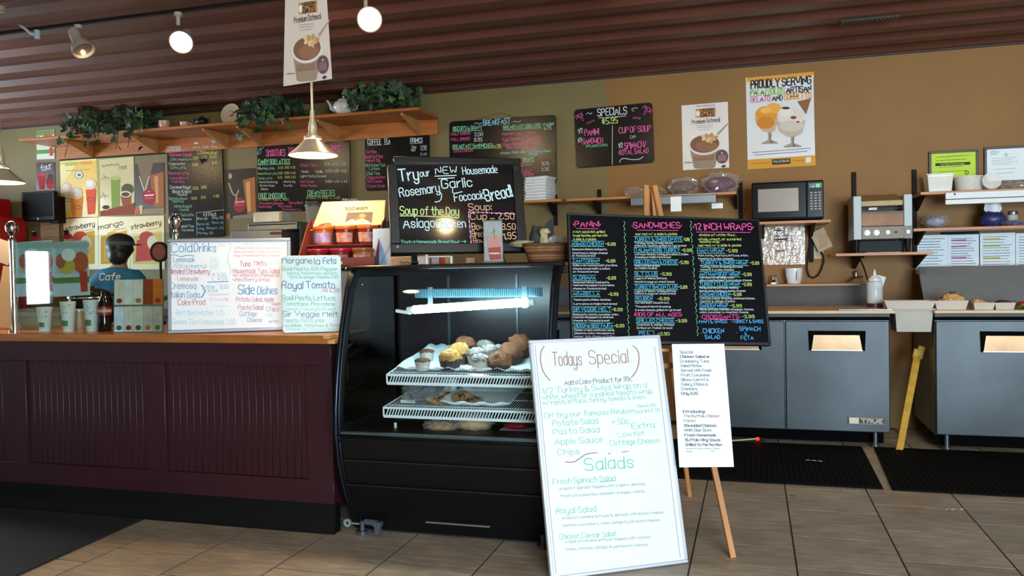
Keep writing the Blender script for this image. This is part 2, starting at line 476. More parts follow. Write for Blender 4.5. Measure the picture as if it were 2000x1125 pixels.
# ================================================================== SERVICE COUNTER
M_MAROON = mat('maroon_paint', '33121a', .45, var=.12, scale=5, bump=.05, bscale=40)
M_BLACKVINYL = mat('black_vinyl', '060607', .6, var=.2, spec=.25)
M_OAK = mat('counter_oak', 'a5642c', .38, var=.2, scale=6, stretch=(1, 9, 9), coat=.2)
M_OAKEND = mat('oak_end', 'd29a5c', .5, var=.15, scale=20)
FY = 3.38
ct = thing('service_counter', 'long maroon panelled service counter with wooden top', 'counter', (0, 0, 0))
m = B().box((-4.7, FY+.022, .10), (-1.872, 4.0, .878)); m.obj('carcass', M_MAROON, ct)
m = B().box((-4.7, FY, .776), (-1.87, FY+.03, .878)).box((-4.7, FY, .13), (-1.87, FY+.03, .24))
for a, b in ((-3.79, -3.655), (-2.896, -2.79), (-2.006, -1.87)): m.box((a, FY, .24), (b, FY+.03, .776))
m.obj('face_frame', M_MAROON, ct, bevel=.002, seg=1)
for a, b in ((-4.6, -3.79), (-3.655, -2.896), (-2.79, -2.006)):
    n = 20; wd = (b-a)/n
    for i in range(n):
        B().box((a+i*wd+.0012, FY+.016, .24), (a+(i+1)*wd-.0012, FY+.024, .776)).obj('beadboard_plank', M_MAROON, ct, bevel=.0016, seg=1)
cp = [(3.376, .132), (3.372, .06), (3.368, .03), (3.355, .006), (3.352, 0), (3.42, 0), (3.42, .132)]
B().prism(cp, 'x', -4.7, -1.862).obj('cove_base', M_BLACKVINYL, ct, smooth=30)
m = B().box((-4.75, 3.34, .88), (-1.865, 4.05, .92)); m.obj('worktop', M_OAK, ct, bevel=.003)
m = B().box((-1.885, 3.337, .903), (-1.853, 3.40, .921)).box((-1.863, 3.337, .881), (-1.828, 3.40, .900)).box((-1.87, 3.40, .881), (-1.83, 4.04, .92)); m.obj('end_cap', M_OAKEND, ct, bevel=.002)

# chrome posts with ball tops and the clear guard between them
M_CHROME = mat('chrome', 'd8dade', .12, 1, var=.03)
GL_GUARD = glass('guard_glass', 'f2faf8', 1.5)
sg = thing('sneeze_guard', 'clear glass counter guard between two chrome ball-topped posts', 'glass guard', (0, 0, .92))
for x in (-3.768, -2.739):
    p = B().cyl((x, 3.43, 0), (x, 3.43, .49), .0155, n=20).cyl((x, 3.43, 0), (x, 3.43, .012), .03, n=20).obj('post', M_CHROME, sg, smooth=40)
    B().lathe([(0, .485), (.018, .485), (.02, .492), (.012, .498), (.009, .512), (.017, .52), (.028, .535), (.0325, .555), (.028, .576), (.016, .588), (0, .591)], (x, 3.43, 0), 20).obj('ball_finial', M_CHROME, p, smooth=60)
B().box((-3.752, 3.428, .012), (-2.755, 3.434, .50)).obj('glass_panel', GL_GUARD, sg)

# ================================================================== PASTRY CASE
M_CASE = mat('case_black', '07080b', .42, var=.15, spec=.3)
M_CASEIN = mat('case_inside', '15181d', .5, var=.15)
M_TRIM = mat('case_trim_bronze', '3a2a22', .3, .6)
GL_CASE = glass('case_glass', 'eef6f6', 1.45)
M_WHITEWIRE = mat('white_wire', 'e8eceb', .4, var=.03)
XL, XR = -1.80, -.795
prof = [(3.435, .012), (3.392, .09), (3.35, .16), (3.313, .24), (3.275, .36), (3.254, .48), (3.258, .6), (3.275, .72), (3.30, .84), (3.333, .96), (3.368, 1.06), (3.395, 1.14), (3.43, 1.2), (3.47, 1.228)]
case = thing('pastry_case', 'black curved-glass refrigerated pastry display case', 'display case', (0, 0, 0))
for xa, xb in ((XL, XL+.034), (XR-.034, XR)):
    # lower solid cheek
    low = [p for p in prof if p[1] <= .49]
    B().prism(low+[(3.99, .48), (3.99, .012)], 'x', xa, xb).obj('end_cheek', M_CASE, case, bevel=.006)
    up = [p for p in prof if p[1] >= .48]
    outer = up+[(3.99, 1.228), (3.99, .48)]
    inner = [(3.30, .52), (3.302, .6), (3.318, .72), (3.342, .84), (3.374, .96), (3.408, 1.05), (3.435, 1.12), (3.465, 1.165), (3.495, 1.185), (3.95, 1.185), (3.95, .52)]
    n = len(outer); inner = inner[:n] + [inner[-1]]*(n-len(inner))
    v = [(xa, *p) for p in outer]+[(xa, *p) for p in inner]+[(xb, *p) for p in outer]+[(xb, *p) for p in inner]
    f = []
    for i in range(n):
        j = (i+1) % n
        f += [(i, j, n+j, n+i), (2*n+i, 3*n+i, 3*n+j, 2*n+j), (i, 2*n+i, 2*n+j, j), (n+i, n+j, 3*n+j, 3*n+i)]
    B().add(v, f).obj('end_frame', M_CASE, case, bevel=.005)
    xm = (xa+xb)/2
    B().add([(xm, *p) for p in inner[:11]], [tuple(range(11))]).obj('end_pane', glass('end_glass', '5a666a', 1.5), case, fix=False)
    # edge trim down the front of the cheek, blue sheen put into its colour
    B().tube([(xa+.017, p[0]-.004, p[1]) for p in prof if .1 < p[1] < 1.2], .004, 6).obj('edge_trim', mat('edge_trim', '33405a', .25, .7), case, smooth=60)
B().sweep([(p[0]+.012, p[1]) for p in prof if p[1] >= .48], 'x', XL+.034, XR-.034).obj('curved_glass', GL_CASE, case, smooth=60, fix=False)
low = [(p[0]+.006, p[1]) for p in prof if p[1] <= .485]
B().prism(low+[(3.34, .485), (3.9, .44), (3.9, .03)], 'x', XL+.034, XR-.034).obj('lower_body', M_CASE, case, bevel=.003)
for z, yy, t, mm in ((.463, 3.249, .02, M_CASE), (.37, 3.268, .004, M_CASEIN), (.25, 3.306, .004, M_CASEIN)):
    B().box((XL+.034, yy, z-t/2), (XR-.034, yy+.02, z+t/2)).obj('seam_strip', mm, case)
B().box((-1.42, 3.388, .076), (-1.12, 3.40, .081)).obj('light_strip', mat('strip_steel', '9a8a78', .4, .5), case)
B().box((XL+.03, 3.262, .488), (XR-.03, 3.285, .497)).obj('glass_ledge', mat('ledge_steel', '6f8088', .3, .8), case)
B().box((XL+.06, 3.46, 0), (XR-.06, 3.9, .05)).obj('plinth', M_CASEIN, case)
B().box((XL-.004, 3.45, 1.215), (XR+.004, 4.0, 1.236)).obj('top', mat('case_top', '14110f', .22, var=.1), case, bevel=.006)
B().box((XL, 3.438, 1.222), (XR, 3.452, 1.232)).obj('top_trim', M_TRIM, case, bevel=.002)
B().box((XL+.034, 3.93, .44), (XR-.034, 3.99, 1.215)).obj('back_doors', mat('case_back', '1a1418', .3, var=.3, scale=2), case)
for x in (XL+.3, XR-.34): B().box((x, 3.922, .55), (x+.01, 3.932, 1.18)).obj('door_rail', mat('door_rail', '5a6468', .3, .8), case)
B().box((XL+.034, 3.30, .43), (XR-.034, 3.93, .447)).obj('deck', mat('case_deck', '4a4f52', .4, .3), case)
# front feet
for x in (-1.74, -.88):
    f = B().cyl((x, 3.40, 0), (x, 3.40, .015), .026, n=14).cyl((x, 3.40, .015), (x, 3.40, .06), .012, n=10).obj('levelling_foot', mat('foot_grey', '565f68', .4, .6), case, smooth=40)
m = B().lathe([(.008, 0), (.019, 0), (.019, .008), (.008, .008), (.008, 0)], (0, 0, 0), 10, Matrix.Rotation(math.pi/2, 3, 'X')); m.box((.017, -.008, -.003), (.06, 0, .003))
o = m.obj('drain_key', mat('key_white', '7f8a92', .5), case); o.location = (-1.80, 3.375, .055)
m = B().cyl((-1.72, 3.39, .06), (-1.66, 3.385, .058), .014, n=10).box((-1.67, 3.37, .045), (-1.635, 3.40, .066)).box((-1.665, 3.37, .01), (-1.64, 3.395, .045)); m.obj('drain_valve', mat('valve_grey', '464e56', .5), case)
# strip light: tube, ribbed reflector, end sockets
TL, TR = Vector((-1.50, 3.49, 1.028)), Vector((-.955, 3.49, 1.059))
B().cyl(TL, TR, .0185, n=16).obj('fluorescent_tube', mat('tube_glow', 'eefaff', .4, emit=75, ecol='c8f0ff', var=0), case, smooth=40)
for p, q in ((TL, -1), (TR, 1)): B().cyl(p+Vector((q*.03, 0, -.003 if q < 0 else 0)), p, .017, n=12).obj('tube_socket', M_WHITEWIRE, case, smooth=40)
m = B().box((-1.585, 3.475, 1.012), (-1.515, 3.505, 1.026), (0, .15, 0)); m.obj('socket_arm', M_WHITEWIRE, case)
rf = B()
for i in range(60):
    x = -1.52+i*.0103; rf.box((x, 3.55, 1.085), (x+.006, 3.556, 1.118))
rf.box((-1.52, 3.556, 1.08), (-.905, 3.56, 1.122)).obj('ribbed_reflector', mat('reflector', '4a6a74', .3, .5), case)
for x in (-1.44, -.985): B().box((x-.012, 3.545, 1.03), (x+.012, 3.55, 1.13)).obj('light_bracket', mat('bracket_steel', '4f6a72', .4, .6), case)
B().cyl((-1.75, 3.47, 1.145), (-1.75, 3.47, 1.15), .004, n=6).obj('bolt', M_CHROME, case)

# tilted white wire shelves
class Tilt:
    def __init__(s, y, z, t): s.o = Vector((0, y, z)); s.d = Vector((0, math.cos(t), math.sin(t))); s.n = Vector((0, -math.sin(t), math.cos(t))); s.t = t
    def P(s, x, v, h=0): return Vector((x, 0, 0)) + s.o + s.d*v + s.n*h
    def hit(s, px, py): d = ray(px, py); return CAM + d*((s.o-CAM).dot(s.n)/d.dot(s.n))
def shelf(T, x0, x1, depth, label):
    r = thing('wire_shelf', label, 'shelf', (0, 0, 0), group='shelves inside the pastry case')
    m = B()
    for i in range(62):
        x = x0+.012+(x1-x0-.024)*i/61; m.cyl(T.P(x, .004, -.004), T.P(x+.0, depth, -.004), .0016, n=5)
    for v in (.06, .2, .34, depth): m.cyl(T.P(x0, v, -.006), T.P(x1, v, -.006), .003, n=6)
    m.obj('wire_grid', M_WHITEWIRE, r)
    # front lip: two rails and slanted bars between, wider gaps where the lip is notched
    m = B()
    for h, wd in ((-.040, .006), (.0, .005)): m.hexa([T.P(x0, -.006, h-wd), T.P(x1, -.006, h-wd), T.P(x1, .0, h-wd), T.P(x0, .0, h-wd), T.P(x0, -.006, h+wd), T.P(x1, -.006, h+wd), T.P(x1, .0, h+wd), T.P(x0, .0, h+wd)])
    m.obj('lip_rail', M_WHITEWIRE, r)
    m = B(); n = 54
    for i in range(n):
        x = x0+.01+(x1-x0-.03)*i/n
        m.hexa([T.P(x, -.005, -.036), T.P(x+.005, -.005, -.036), T.P(x+.005, -.001, -.036), T.P(x, -.001, -.036), T.P(x+.016, -.005, 0), T.P(x+.021, -.005, 0), T.P(x+.021, -.001, 0), T.P(x+.016, -.001, 0)])
    m.obj('lip_bars', M_WHITEWIRE, r)
    for x in (x0, x1): B().tube([T.P(x, -.004, -.04), T.P(x, 0, 0), T.P(x, depth, 0)], .004, 6).obj('side_rail', M_WHITEWIRE, r, smooth=60)
    for x in (x0+.03, x1-.03): B().prism([(T.P(x, depth*.35).y, T.P(x, depth*.35).z-.008), (3.925, T.P(x, depth).z-.02), (3.925, T.P(x, depth).z-.06)], 'x', x-.003, x+.003).obj('shelf_bracket', M_WHITEWIRE, r)
    return r
T1 = Tilt(3.42, .735, math.radians(9.5)); T2 = Tilt(3.40, .588, math.radians(6))
shelf(T1, -1.61, -.84, .45, 'upper white wire shelf of the pastry case with muffins')
shelf(T2, -1.62, -.84, .47, 'lower white wire shelf of the pastry case with cookies')
M_TRAY = mat('tray_paper', 'e6efee', .6, var=.05, scale=12)
def tray(T, x0, x1, v0, v1, label, wav=.006):
    m = B(); nx, ny = 14, 10; vs = []
    for j in range(ny+1):
        for i in range(nx+1):
            a, b = i/nx, j/ny; e = max(abs(a-.5), abs(b-.5))*2
            h = .004 + max(0, e-.82)*.13 + (math.sin(a*23+b*7)*wav*max(0, e-.7)*3)
            vs.append(T.P(x0+(x1-x0)*a, v0+(v1-v0)*b, h))
    m.add(vs, [(j*(nx+1)+i, j*(nx+1)+i+1, (j+1)*(nx+1)+i+1, (j+1)*(nx+1)+i) for j in range(ny) for i in range(nx)])
    o = m.obj('paper_tray', M_TRAY, None, smooth=60, solid=.0015, fix=False)
    return tag(o, label, 'tray', 'white trays inside the pastry case')
tray(T1, -1.575, -1.345, .03, .44, 'white paper-lined tray under the two chocolate cupcakes')
tray(T1, -1.335, -1.115, .03, .44, 'white paper-lined tray under the golden nut muffins')
tray(T1, -1.105, -.86, .03, .44, 'white paper-lined tray under the dark loaf muffins')
tray(T2, -1.36, -1.03, .03, .36, 'white paper-lined tray holding the cookies')

# baked goods, each standing where it is seen
M_CHOC = mat('cake_chocolate', '5a2f1e', .8, var=.3, scale=40, bump=.6, bscale=90)
M_GOLD = mat('cake_golden', 'b7823f', .8, var=.45, scale=35, bump=.9, bscale=70)
M_BROWN = mat('cake_brown', '7a4a2c', .8, var=.35, scale=30, bump=.8, bscale=70)
M_BLUE = mat('cake_sugar', '8a7f76', .85, var=.7, scale=45, bump=.9, bscale=80)
M_CUPD = mat('cup_dark', '33231f', .7); M_CUPW = mat('cup_pale', 'b0a79a', .7, var=.1); M_NUT = mat('nut_crumb', 'c4ae74', .85, var=.3, scale=60)
def muffin(T, px, py, r, hcup, m_top, m_cup, label, dome=.8, group='muffins in the pastry case', crumbs=None, jit=.25, sc=(1, 1)):
    p = T.hit(px, py+4)+T.n*.006; r *= 1.25; hcup *= 1.1
    o = thing('muffin', label, 'muffin', p, random.uniform(0, 6), group)
    n = 24; b = B(); vs = []
    for k, (rr, z) in enumerate(((r*.74, 0), (r*.96, hcup))):
        vs += [(math.cos(2*math.pi*i/n)*rr*(1+.035*(i % 2)), math.sin(2*math.pi*i/n)*rr*(1+.035*(i % 2)), z) for i in range(n)]
    b.add(vs, [(i, (i+1) % n, n+(i+1) % n, n+i) for i in range(n)]+[tuple(range(n))]).obj('paper_cup', m_cup, o)
    b = B(); b.ball((0, 0, hcup), r*1.0, 20, 12, (sc[0], sc[1], dome), jit)
    for v in b.v:
        if v.z < hcup-.006: v.z = hcup-.006
    b.obj('cake_top', m_top, o, smooth=80)
    if crumbs:
        b = B()
        for _ in range(15):
            a, t = random.uniform(0, 6.3), random.uniform(0, .8); q = Vector((math.cos(a)*t*r, math.sin(a)*t*r, hcup+math.sqrt(1-t*t)*r*dome*.97))
            b.ball(q, r*random.uniform(.08, .16), 6, 4, (1, 1, .7), .4)
        b.obj('crumb_topping', crumbs, o)
    return o
muffin(T1, 826, 722, .030, .04, M_CHOC, M_CUPW, 'front one of two small chocolate cupcakes in paper cups', .35, 'chocolate cupcakes', jit=.1)
muffin(T1, 834, 703, .030, .04, M_CHOC, M_CUPW, 'rear one of two small chocolate cupcakes in paper cups', .35, 'chocolate cupcakes', jit=.1)
muffin(T1, 880, 720, .043, .045, M_GOLD, M_CUPD, 'frontmost golden nut-topped muffin', .8, crumbs=M_NUT)
muffin(T1, 899, 707, .043, .045, M_GOLD, M_CUPD, 'middle golden nut-topped muffin of the row of three', .8, crumbs=M_NUT)
muffin(T1, 909, 695, .043, .05, M_BROWN, M_CUPD, 'rear browner muffin behind the nut-topped ones', .8)
muffin(T1, 938, 722, .036, .042, M_BLUE, M_CUPW, 'frontmost sugar-topped blueberry muffin', .6, crumbs=mat('sugar_crumb', 'd8dcdc', .9, var=.2))
muffin(T1, 930, 709, .036, .042, M_BLUE, M_CUPW, 'second sugar-topped blueberry muffin, left of the others', .6, crumbs=MATS['sugar_crumb'])
muffin(T1, 956, 703, .036, .042, M_BLUE, M_CUPW, 'third sugar-topped blueberry muffin beside the brown loaf', .6, crumbs=MATS['sugar_crumb'])
muffin(T1, 948, 692, .036, .042, M_BLUE, M_CUPW, 'rearmost sugar-topped blueberry muffin', .6)
muffin(T1, 976, 722, .045, .03, M_BROWN, M_CUPD, 'front brown bran muffin beside the whiteboard edge', .95)
muffin(T1, 997, 708, .047, .035, M_BROWN, M_CUPD, 'middle brown bran muffin of the right row', .95)
muffin(T1, 1014, 696, .050, .04, M_BROWN, M_CUPD, 'rear tall brown bran muffin of the right row', 1.0)
M_COOKIE = mat('cookie', 'a87a4c', .85, var=.3, scale=40, bump=.6, bscale=60); M_CHIP = mat('chocolate_chip', '3a2218', .6)
def cookie(px, py, r, lean, label):
    p = T2.hit(px, py)+T2.n*.012; o = thing('cookie', label, 'cookie', p, random.uniform(0, 6), 'cookies on the lower shelf'); o.rotation_euler = (T2.t+lean[0], lean[1], 1)
    B().ball((0, 0, .004), r, 20, 8, (1, 1, .17), .12).obj('biscuit', M_COOKIE, o, smooth=60)
    b = B()
    for _ in range(9):
        a, t = random.uniform(0, 6.3), random.uniform(.1, .8); b.ball((math.cos(a)*t*r, math.sin(a)*t*r, .005+r*.15*math.sqrt(1-t*t)), .006, 6, 4)
    b.obj('chips', M_CHIP, o)
cookie(850, 784, .06, (.3, .1), 'leftmost large chocolate chip cookie on lower shelf')
cookie(868, 776, .058, (.1, .3), 'second chocolate chip cookie overlapping the leftmost')
cookie(903, 783, .052, (.2, -.3), 'thin cookie lying right of the other cookies')
cookie(925, 789, .048, (-.05, -.2), 'rightmost small cookie on the lower shelf tray')
GL_WRAP = glass('plastic_wrap', 'ffffff', 1.7, .08, .10)
def bag(loc, size, label, m_in=None, jit=.5, group=None, m_bag=None, name='plastic_bag', cat='bag', seed=0, inner=.78, M=None):
    """crumpled see-through bag round its contents"""
    o = thing(name, label, cat, loc, 0, group)
    if M is not None: o.rotation_euler = M
    if m_in: B().ball((0, 0, size[2]*.46), 1, 14, 9, (size[0]*.5*inner, size[1]*.5*inner, size[2]*.45*inner), .25).obj('contents', m_in, o, smooth=60)
    b = B(); n, mm = 26, 16
    for j in range(mm+1):
        t = math.pi*j/mm
        for i in range(n):
            d = Vector((math.sin(t)*math.cos(2*math.pi*i/n), math.sin(t)*math.sin(2*math.pi*i/n), -math.cos(t)))
            q = 1+jit*.5*mnoise.noise(d*3.1+Vector((seed*3.7, 1, 2)))+jit*.35*mnoise.noise(d*7+Vector((seed, 5, 2)))
            p = Vector((d.x*size[0]*.5*q, d.y*size[1]*.5*q, max(0, size[2]*.5+d.z*size[2]*.5*q))); b.v.append(p)
    b.f = [[j*n+i, j*n+(i+1) % n, (j+1)*n+(i+1) % n, (j+1)*n+i] for j in range(mm) for i in range(n)]
    b.obj('wrapper', m_bag or GL_WRAP, o, fix=False)
    return o
p = T2.P(-1.47, .15, .005)
bag(p, (.2, .28, .09), 'clear wrapped pack of dark brownies on the lower shelf', mat('brownie', '2c2a33', .7, var=.3), seed=3, M=(T2.t, 0, -.1))
B_D = .447
for px, py, label, mi, sd, sz in ((862, 846, 'clear bag of flat golden rolls on the case floor', M_GOLD, 4, (.17, .14, .07)), (925, 845, 'clear bag with a round golden loaf on the case floor', mat('bread', 'c99a55', .8, var=.25, scale=20), 5, (.19, .15, .10))):
    q = onz(px, py, B_D); bag(q, sz, label, mi, seed=sd, inner=.85)
q = onz(1008, 846, B_D); o = thing('red_label_loaf', 'long red wrapped loaf lying on a white carton in the case', 'bread loaf', q)
B().box((-.075, -.05, .0), (.085, .06, .018)).obj('carton', M_TRAY, o, bevel=.004)
B().ball((0, 0, .036), 1, 20, 10, (.06, .03, .019), .06).obj('red_wrapper', mat('red_wrap', '9c1522', .4, var=.2), o, smooth=70)
B().box((.02, -.004, .056), (.042, 0, .082), (0, .2, 0)).obj('price_card', M_TRAY, o)
q = onz(774, 846, B_D)
tag(B().box((-.008, -.004, 0), (.002, .004, .05)).obj('price_strip', M_TRAY), 'small upright white strip at the left of the case floor', 'price tag').location = q
for i, (px, lab) in enumerate(((871, 'left short stack of clear cups behind the cookies'), (885, 'right short stack of clear cups behind the cookies'))):
    q = T2.hit(px, 770); o = tag(B().lathe([(.018, 0), (.022, .06), (.021, .06), (.023, .075), (.0, .075)], q+Vector((0, 0.0, .002)), 14).obj('cup_stack', glass('clear_cup', 'e8f4f4', 1.4, .05, .35)), lab, 'cups', 'cups inside the pastry case')
bag(T2.P(-.87, .12, .005), (.12, .2, .10), 'clear bag behind the whiteboard edge on the lower shelf', mat('bag_blue', '7d97a8', .6), seed=8, M=(T2.t, 0, 0))
bag(T1.P(-.86, .05, .006), (.09, .09, .07), 'crumpled clear bag beside the bran muffins on upper shelf', None, seed=9, M=(T1.t, 0, 0))
for k, (T, px, py, lab) in enumerate(((T1, 816, 724, 'white price card in front of the cupcakes'), (T1, 873, 723, 'white price card in front of the nut muffins'), (T1, 931, 727, 'white price card in front of the blueberry muffins'), (T1, 1000, 727, 'white price card in front of the bran muffins'), (T2, 797, 789, 'white price card before the wrapped brownies'))):
    q = T.hit(px, py)+T.n*.006
    o = tag(B().box((-.035, -.004, 0), (.035, .004, .012), (.5, 0, 0)).obj('price_card', M_TRAY), lab, 'price card', 'price cards in the pastry case'); o.location = q; o.rotation_euler = (T.t, 0, 0)

# ================================================================== BACK WALL, RIGHT: FRIDGES AND SHELVES
M_STEEL = mat('brushed_steel', '787f85', .36, .85, var=.10, scale=3, stretch=(1, 1, 12))
M_STEELD = mat('door_steel', '3d4245', .40, .7, var=.35, scale=1.6)
M_BLK = mat('black_plastic', '070708', .5, var=.2, spec=.18)
M_COPPER = mat('handle_plate', '8a6c50', .36, .75, var=.25, scale=5)
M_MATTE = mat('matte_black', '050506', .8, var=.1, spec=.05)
M_BOARDTAN = mat('cutting_board', 'cbb08a', .5, var=.1, scale=8)
M_SHELFW = mat('shelf_wood', 'a9713f', .45, var=.2, scale=5, stretch=(1, 8, 8))
M_BRK = mat('bracket_black', '120e0c', .6, spec=.15)
M_PAPER = mat('white_paper', 'e9edf0', .7, var=.02)
def rect(px0, py0, px1, py1, Y):
    """world x0, x1, z0, z1 of an upright rectangle seen between two photo corners"""
    a, b = ony(px0, py0, Y), ony(px1, py1, Y); c, d = ony(px1, py0, Y), ony(px0, py1, Y)
    return (a.x+d.x)/2, (b.x+c.x)/2, (b.z+d.z)/2, (a.z+c.z)/2
def fridge(x0, widths, label, badge=None, prep=False):
    W = sum(widths); r = thing('worktop_fridge', label, 'fridge', (x0, 5.70, 0))
    B().box((0, .03, .108), (W, .74, .85)).obj('cabinet', M_STEEL, r, bevel=.004)
    x = 0
    for i, wd in enumerate(widths):
        d = B().box((x+.003, 0, .114), (x+wd-.003, .035, .834)).obj('door', M_STEELD, r, bevel=.005)
        hx = x+(wd/2-.17 if not prep else .255); hz0, hz1 = .64, .77
        m = B()
        o_, i_ = [(hx, hz0), (hx+.34, hz0), (hx+.345, hz1), (hx-.005, hz1)], [(hx+.016, hz0+.004), (hx+.324, hz0+.004), (hx+.308, hz1-.028), (hx+.03, hz1-.028)]
        vs = [(p[0], -.004, p[1]) for p in o_]+[(p[0], -.004, p[1]) for p in i_]+[(p[0], .01, p[1]) for p in o_]
        m.add(vs, [(0, 1, 5, 4), (1, 2, 6, 5), (2, 3, 7, 6), (3, 0, 4, 7), (0, 8, 9, 1), (1, 9, 10, 2), (2, 10, 11, 3), (3, 11, 8, 0)]).obj('handle_bezel', M_MATTE, d, fix=False)
        B().add([(hx+.014, -.003, hz0+.003), (hx+.326, -.003, hz0+.003), (hx+.318, -.002, hz0+.05), (hx+.31, -.0005, hz1-.026), (hx+.028, -.0005, hz1-.026), (hx+.021, -.002, hz0+.05)], [(0, 1, 2, 5), (5, 2, 3, 4)]).obj('handle_plate', M_COPPER, d, fix=False)
        B().box((hx+.014, -.007, hz0+.001), (hx+.326, -.003, hz0+.006)).obj('handle_lip', mat('handle_lip', 'd8c4a8', .35, .5), d)
        x += wd
    B().box((0, .02, .836), (W, .05, .858)).obj('shadow_gap', M_MATTE, r)
    B().box((.02, .16, .016), (W-.02, .18, .108)).obj('under_shade', M_MATTE, r)  # dark panel added to stand for the shade under the fridge
    for lx in (.08, W-.08):
        for ly in (.09, .66): B().cyl((lx, ly, 0), (lx, ly, .022), .024, n=12).cyl((lx, ly, .02), (lx, ly, .11), .014, n=10).obj('leg', M_STEEL, r, smooth=40)
    B().box((0, .02, .858), (W+.004, .06, .882)).obj('front_band', mat('band_steel', '3c3a38', .5, .4, var=.2), r, bevel=.002)
    return r, W
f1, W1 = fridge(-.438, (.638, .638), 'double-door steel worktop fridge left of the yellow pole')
B().box((-.02, -.04, .883), (W1+.03, .68, .903)).obj('worktop', M_BOARDTAN, f1, bevel=.004)
B().box((-.02, .68, .86), (W1-.02, .70, 1.05)).obj('backsplash', mat('dark_splash', '332c26', .5, .25, var=.2), f1)
bd = B().box((1.02, -.006, .165), (1.24, .0, .212)).obj('badge', mat('badge_black', '121212', .4), f1)
B().box((1.028, -.0075, .171), (1.085, -.006, .206)).obj('badge_stripe', mat('badge_cream', 'cfc3ad', .5), bd)
B().box((1.024, -.007, .168), (1.236, -.0065, .17)).box((1.024, -.007, .207), (1.236, -.0065, .209)).obj('badge_border', MATS['badge_cream'], bd)
m = B(); letter(m, 'TRUE', (1.10, .178), (1.225, .178), .022, .0055, -.0078, 0); m.obj('lettering', paint('d8ccb6'), bd, fix=False)
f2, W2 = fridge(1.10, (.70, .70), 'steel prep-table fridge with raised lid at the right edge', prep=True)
B().box((-.01, -.04, .883), (W2, .26, .903)).obj('cutting_board', M_BOARDTAN, f2, bevel=.004)
B().box((0, .26, .86), (W2, .72, .90)).obj('prep_deck', M_STEEL, f2)
B().hexa([(-.005, .27, .90), (W2, .27, .90), (W2, .30, .90), (-.005, .30, .90), (.01, .60, 1.176), (W2, .60, 1.176), (W2, .63, 1.17), (.01, .63, 1.17)]).obj('lid', mat('lid_steel', '9aa2a6', .5, .55, var=.06), f2, bevel=.006)

# power strip with a red light under the first fridge
q = onz(1478, 843, .06); ps = thing('power_strip', 'power strip with a glowing red light under the steel fridge', 'power strip', (q.x, 5.76, .0))
B().box((-.16, -.02, .0), (.05, .03, .045)).obj('strip_body', MATS['black_plastic'], ps, bevel=.004)
B().ball((.005, -.022, .036), .012, 10, 6).obj('indicator_light', mat('red_led', 'ff2020', .4, emit=9, ecol='ff1808', var=0), ps, smooth=60)
B().tube([(-.005, -.02, .036), (-.08, -.06, .034), (-.18, -.05, .02), (-.3, -.02, .012), (-.38, 0, .008)], .006, 8).obj('cord', mat('cord_white', 'b5a98e', .6), ps, smooth=60)

# white tub between the fridges
x0, x1, z0, z1 = rect(1748, 603, 1822, 648, 5.72)
tb = thing('white_tub', 'white plastic tub hung in the gap between the two fridges', 'tub', ((x0+x1)/2, 5.83, z0))
h = z1-z0; a, b = (x1-x0)/2, .12
B().add([(-a*.9, -b*.9, 0), (a*.9, -b*.9, 0), (a*.9, b*.9, 0), (-a*.9, b*.9, 0), (-a, -b, h), (a, -b, h), (a, b, h), (-a, b, h)], [(3, 2, 1, 0), (0, 1, 5, 4), (1, 2, 6, 5), (2, 3, 7, 6), (3, 0, 4, 7)]).obj('tub_wall', mat('tub_white', 'aaa69c', .55, var=.05), tb, bevel=.012, seg=3, solid=.004)
m = B()
for p, q in (((-a-.012, -b-.012), (a+.012, -b)), ((-a-.012, b), (a+.012, b+.012)), ((-a-.012, -b), (-a, b)), ((a, -b), (a+.012, b))): m.box((p[0], p[1], h-.006), (q[0], q[1], h+.002))
m.obj('rim', MATS['tub_white'], tb)

# yellow pole in the gap
p0, p1 = onz(1756, 880, 0.004), ony(1792, 690, 5.95)
yp = thing('yellow_pole', 'yellow wooden pole leaning in the gap between the fridges', 'pole', (p0.x, p0.y, 0))
d = p1-Vector((p0.x, p0.y, 0)); M_YEL = mat('yellow_wood', 'b98a12', .5, var=.2, scale=20)
B().hexa([Vector((-.022, -.012, 0)), Vector((.022, -.012, 0)), Vector((.022, .012, 0)), Vector((-.022, .012, 0)), d+Vector((-.024, -.012, 0)), d+Vector((.024, -.012, 0)), d+Vector((.024, .012, 0)), d+Vector((-.024, .012, 0))]).obj('shaft', M_YEL, yp, bevel=.004)
B().box(d+Vector((-.03, -.018, -.035)), d+Vector((.034, .018, .03)), (0, .2, 0)).box(d+Vector((.0, -.018, .02)), d+Vector((.045, .018, .05)), (0, .3, 0)).obj('grip', M_YEL, yp, bevel=.006)

# ---- wall standards (slotted posts) and wooden shelves
def standard(px, py0, py1, label, wd=.03):
    a, b = ony(px, py0, 6.48), ony(px, py1, 6.48)
    r = thing('shelf_standard', label, 'shelf rail', (a.x, 6.5, b.z), group='slotted wall rails')
    B().box((-wd/2, -.022, 0), (wd/2, 0, a.z-b.z)).obj('rail', M_BRK, r, bevel=.002)
    m = B(); n = int((a.z-b.z)/.05)
    for i in range(n): m.box((-.004, -.0235, .02+i*.05), (.004, -.022, .045+i*.05))
    o = m.obj('slots', mat('slot_dark', '050505', .8), r); o['kind'] = 'stuff'
    return r
standard(1446, 352, 428, 'slotted dark wall rail left of the microwave')
standard(1668, 336, 505, 'slotted dark wall rail behind the left side of the toaster')
standard(1786, 331, 495, 'slotted dark wall rail right of the toaster')
standard(1170, 370, 425, 'slotted dark wall rail above the panini menu board')
standard(1084, 380, 440, 'slotted dark wall rail under the small cup shelf')
standard(1584, 440, 512, 'slotted dark wall rail behind the wall outlet')
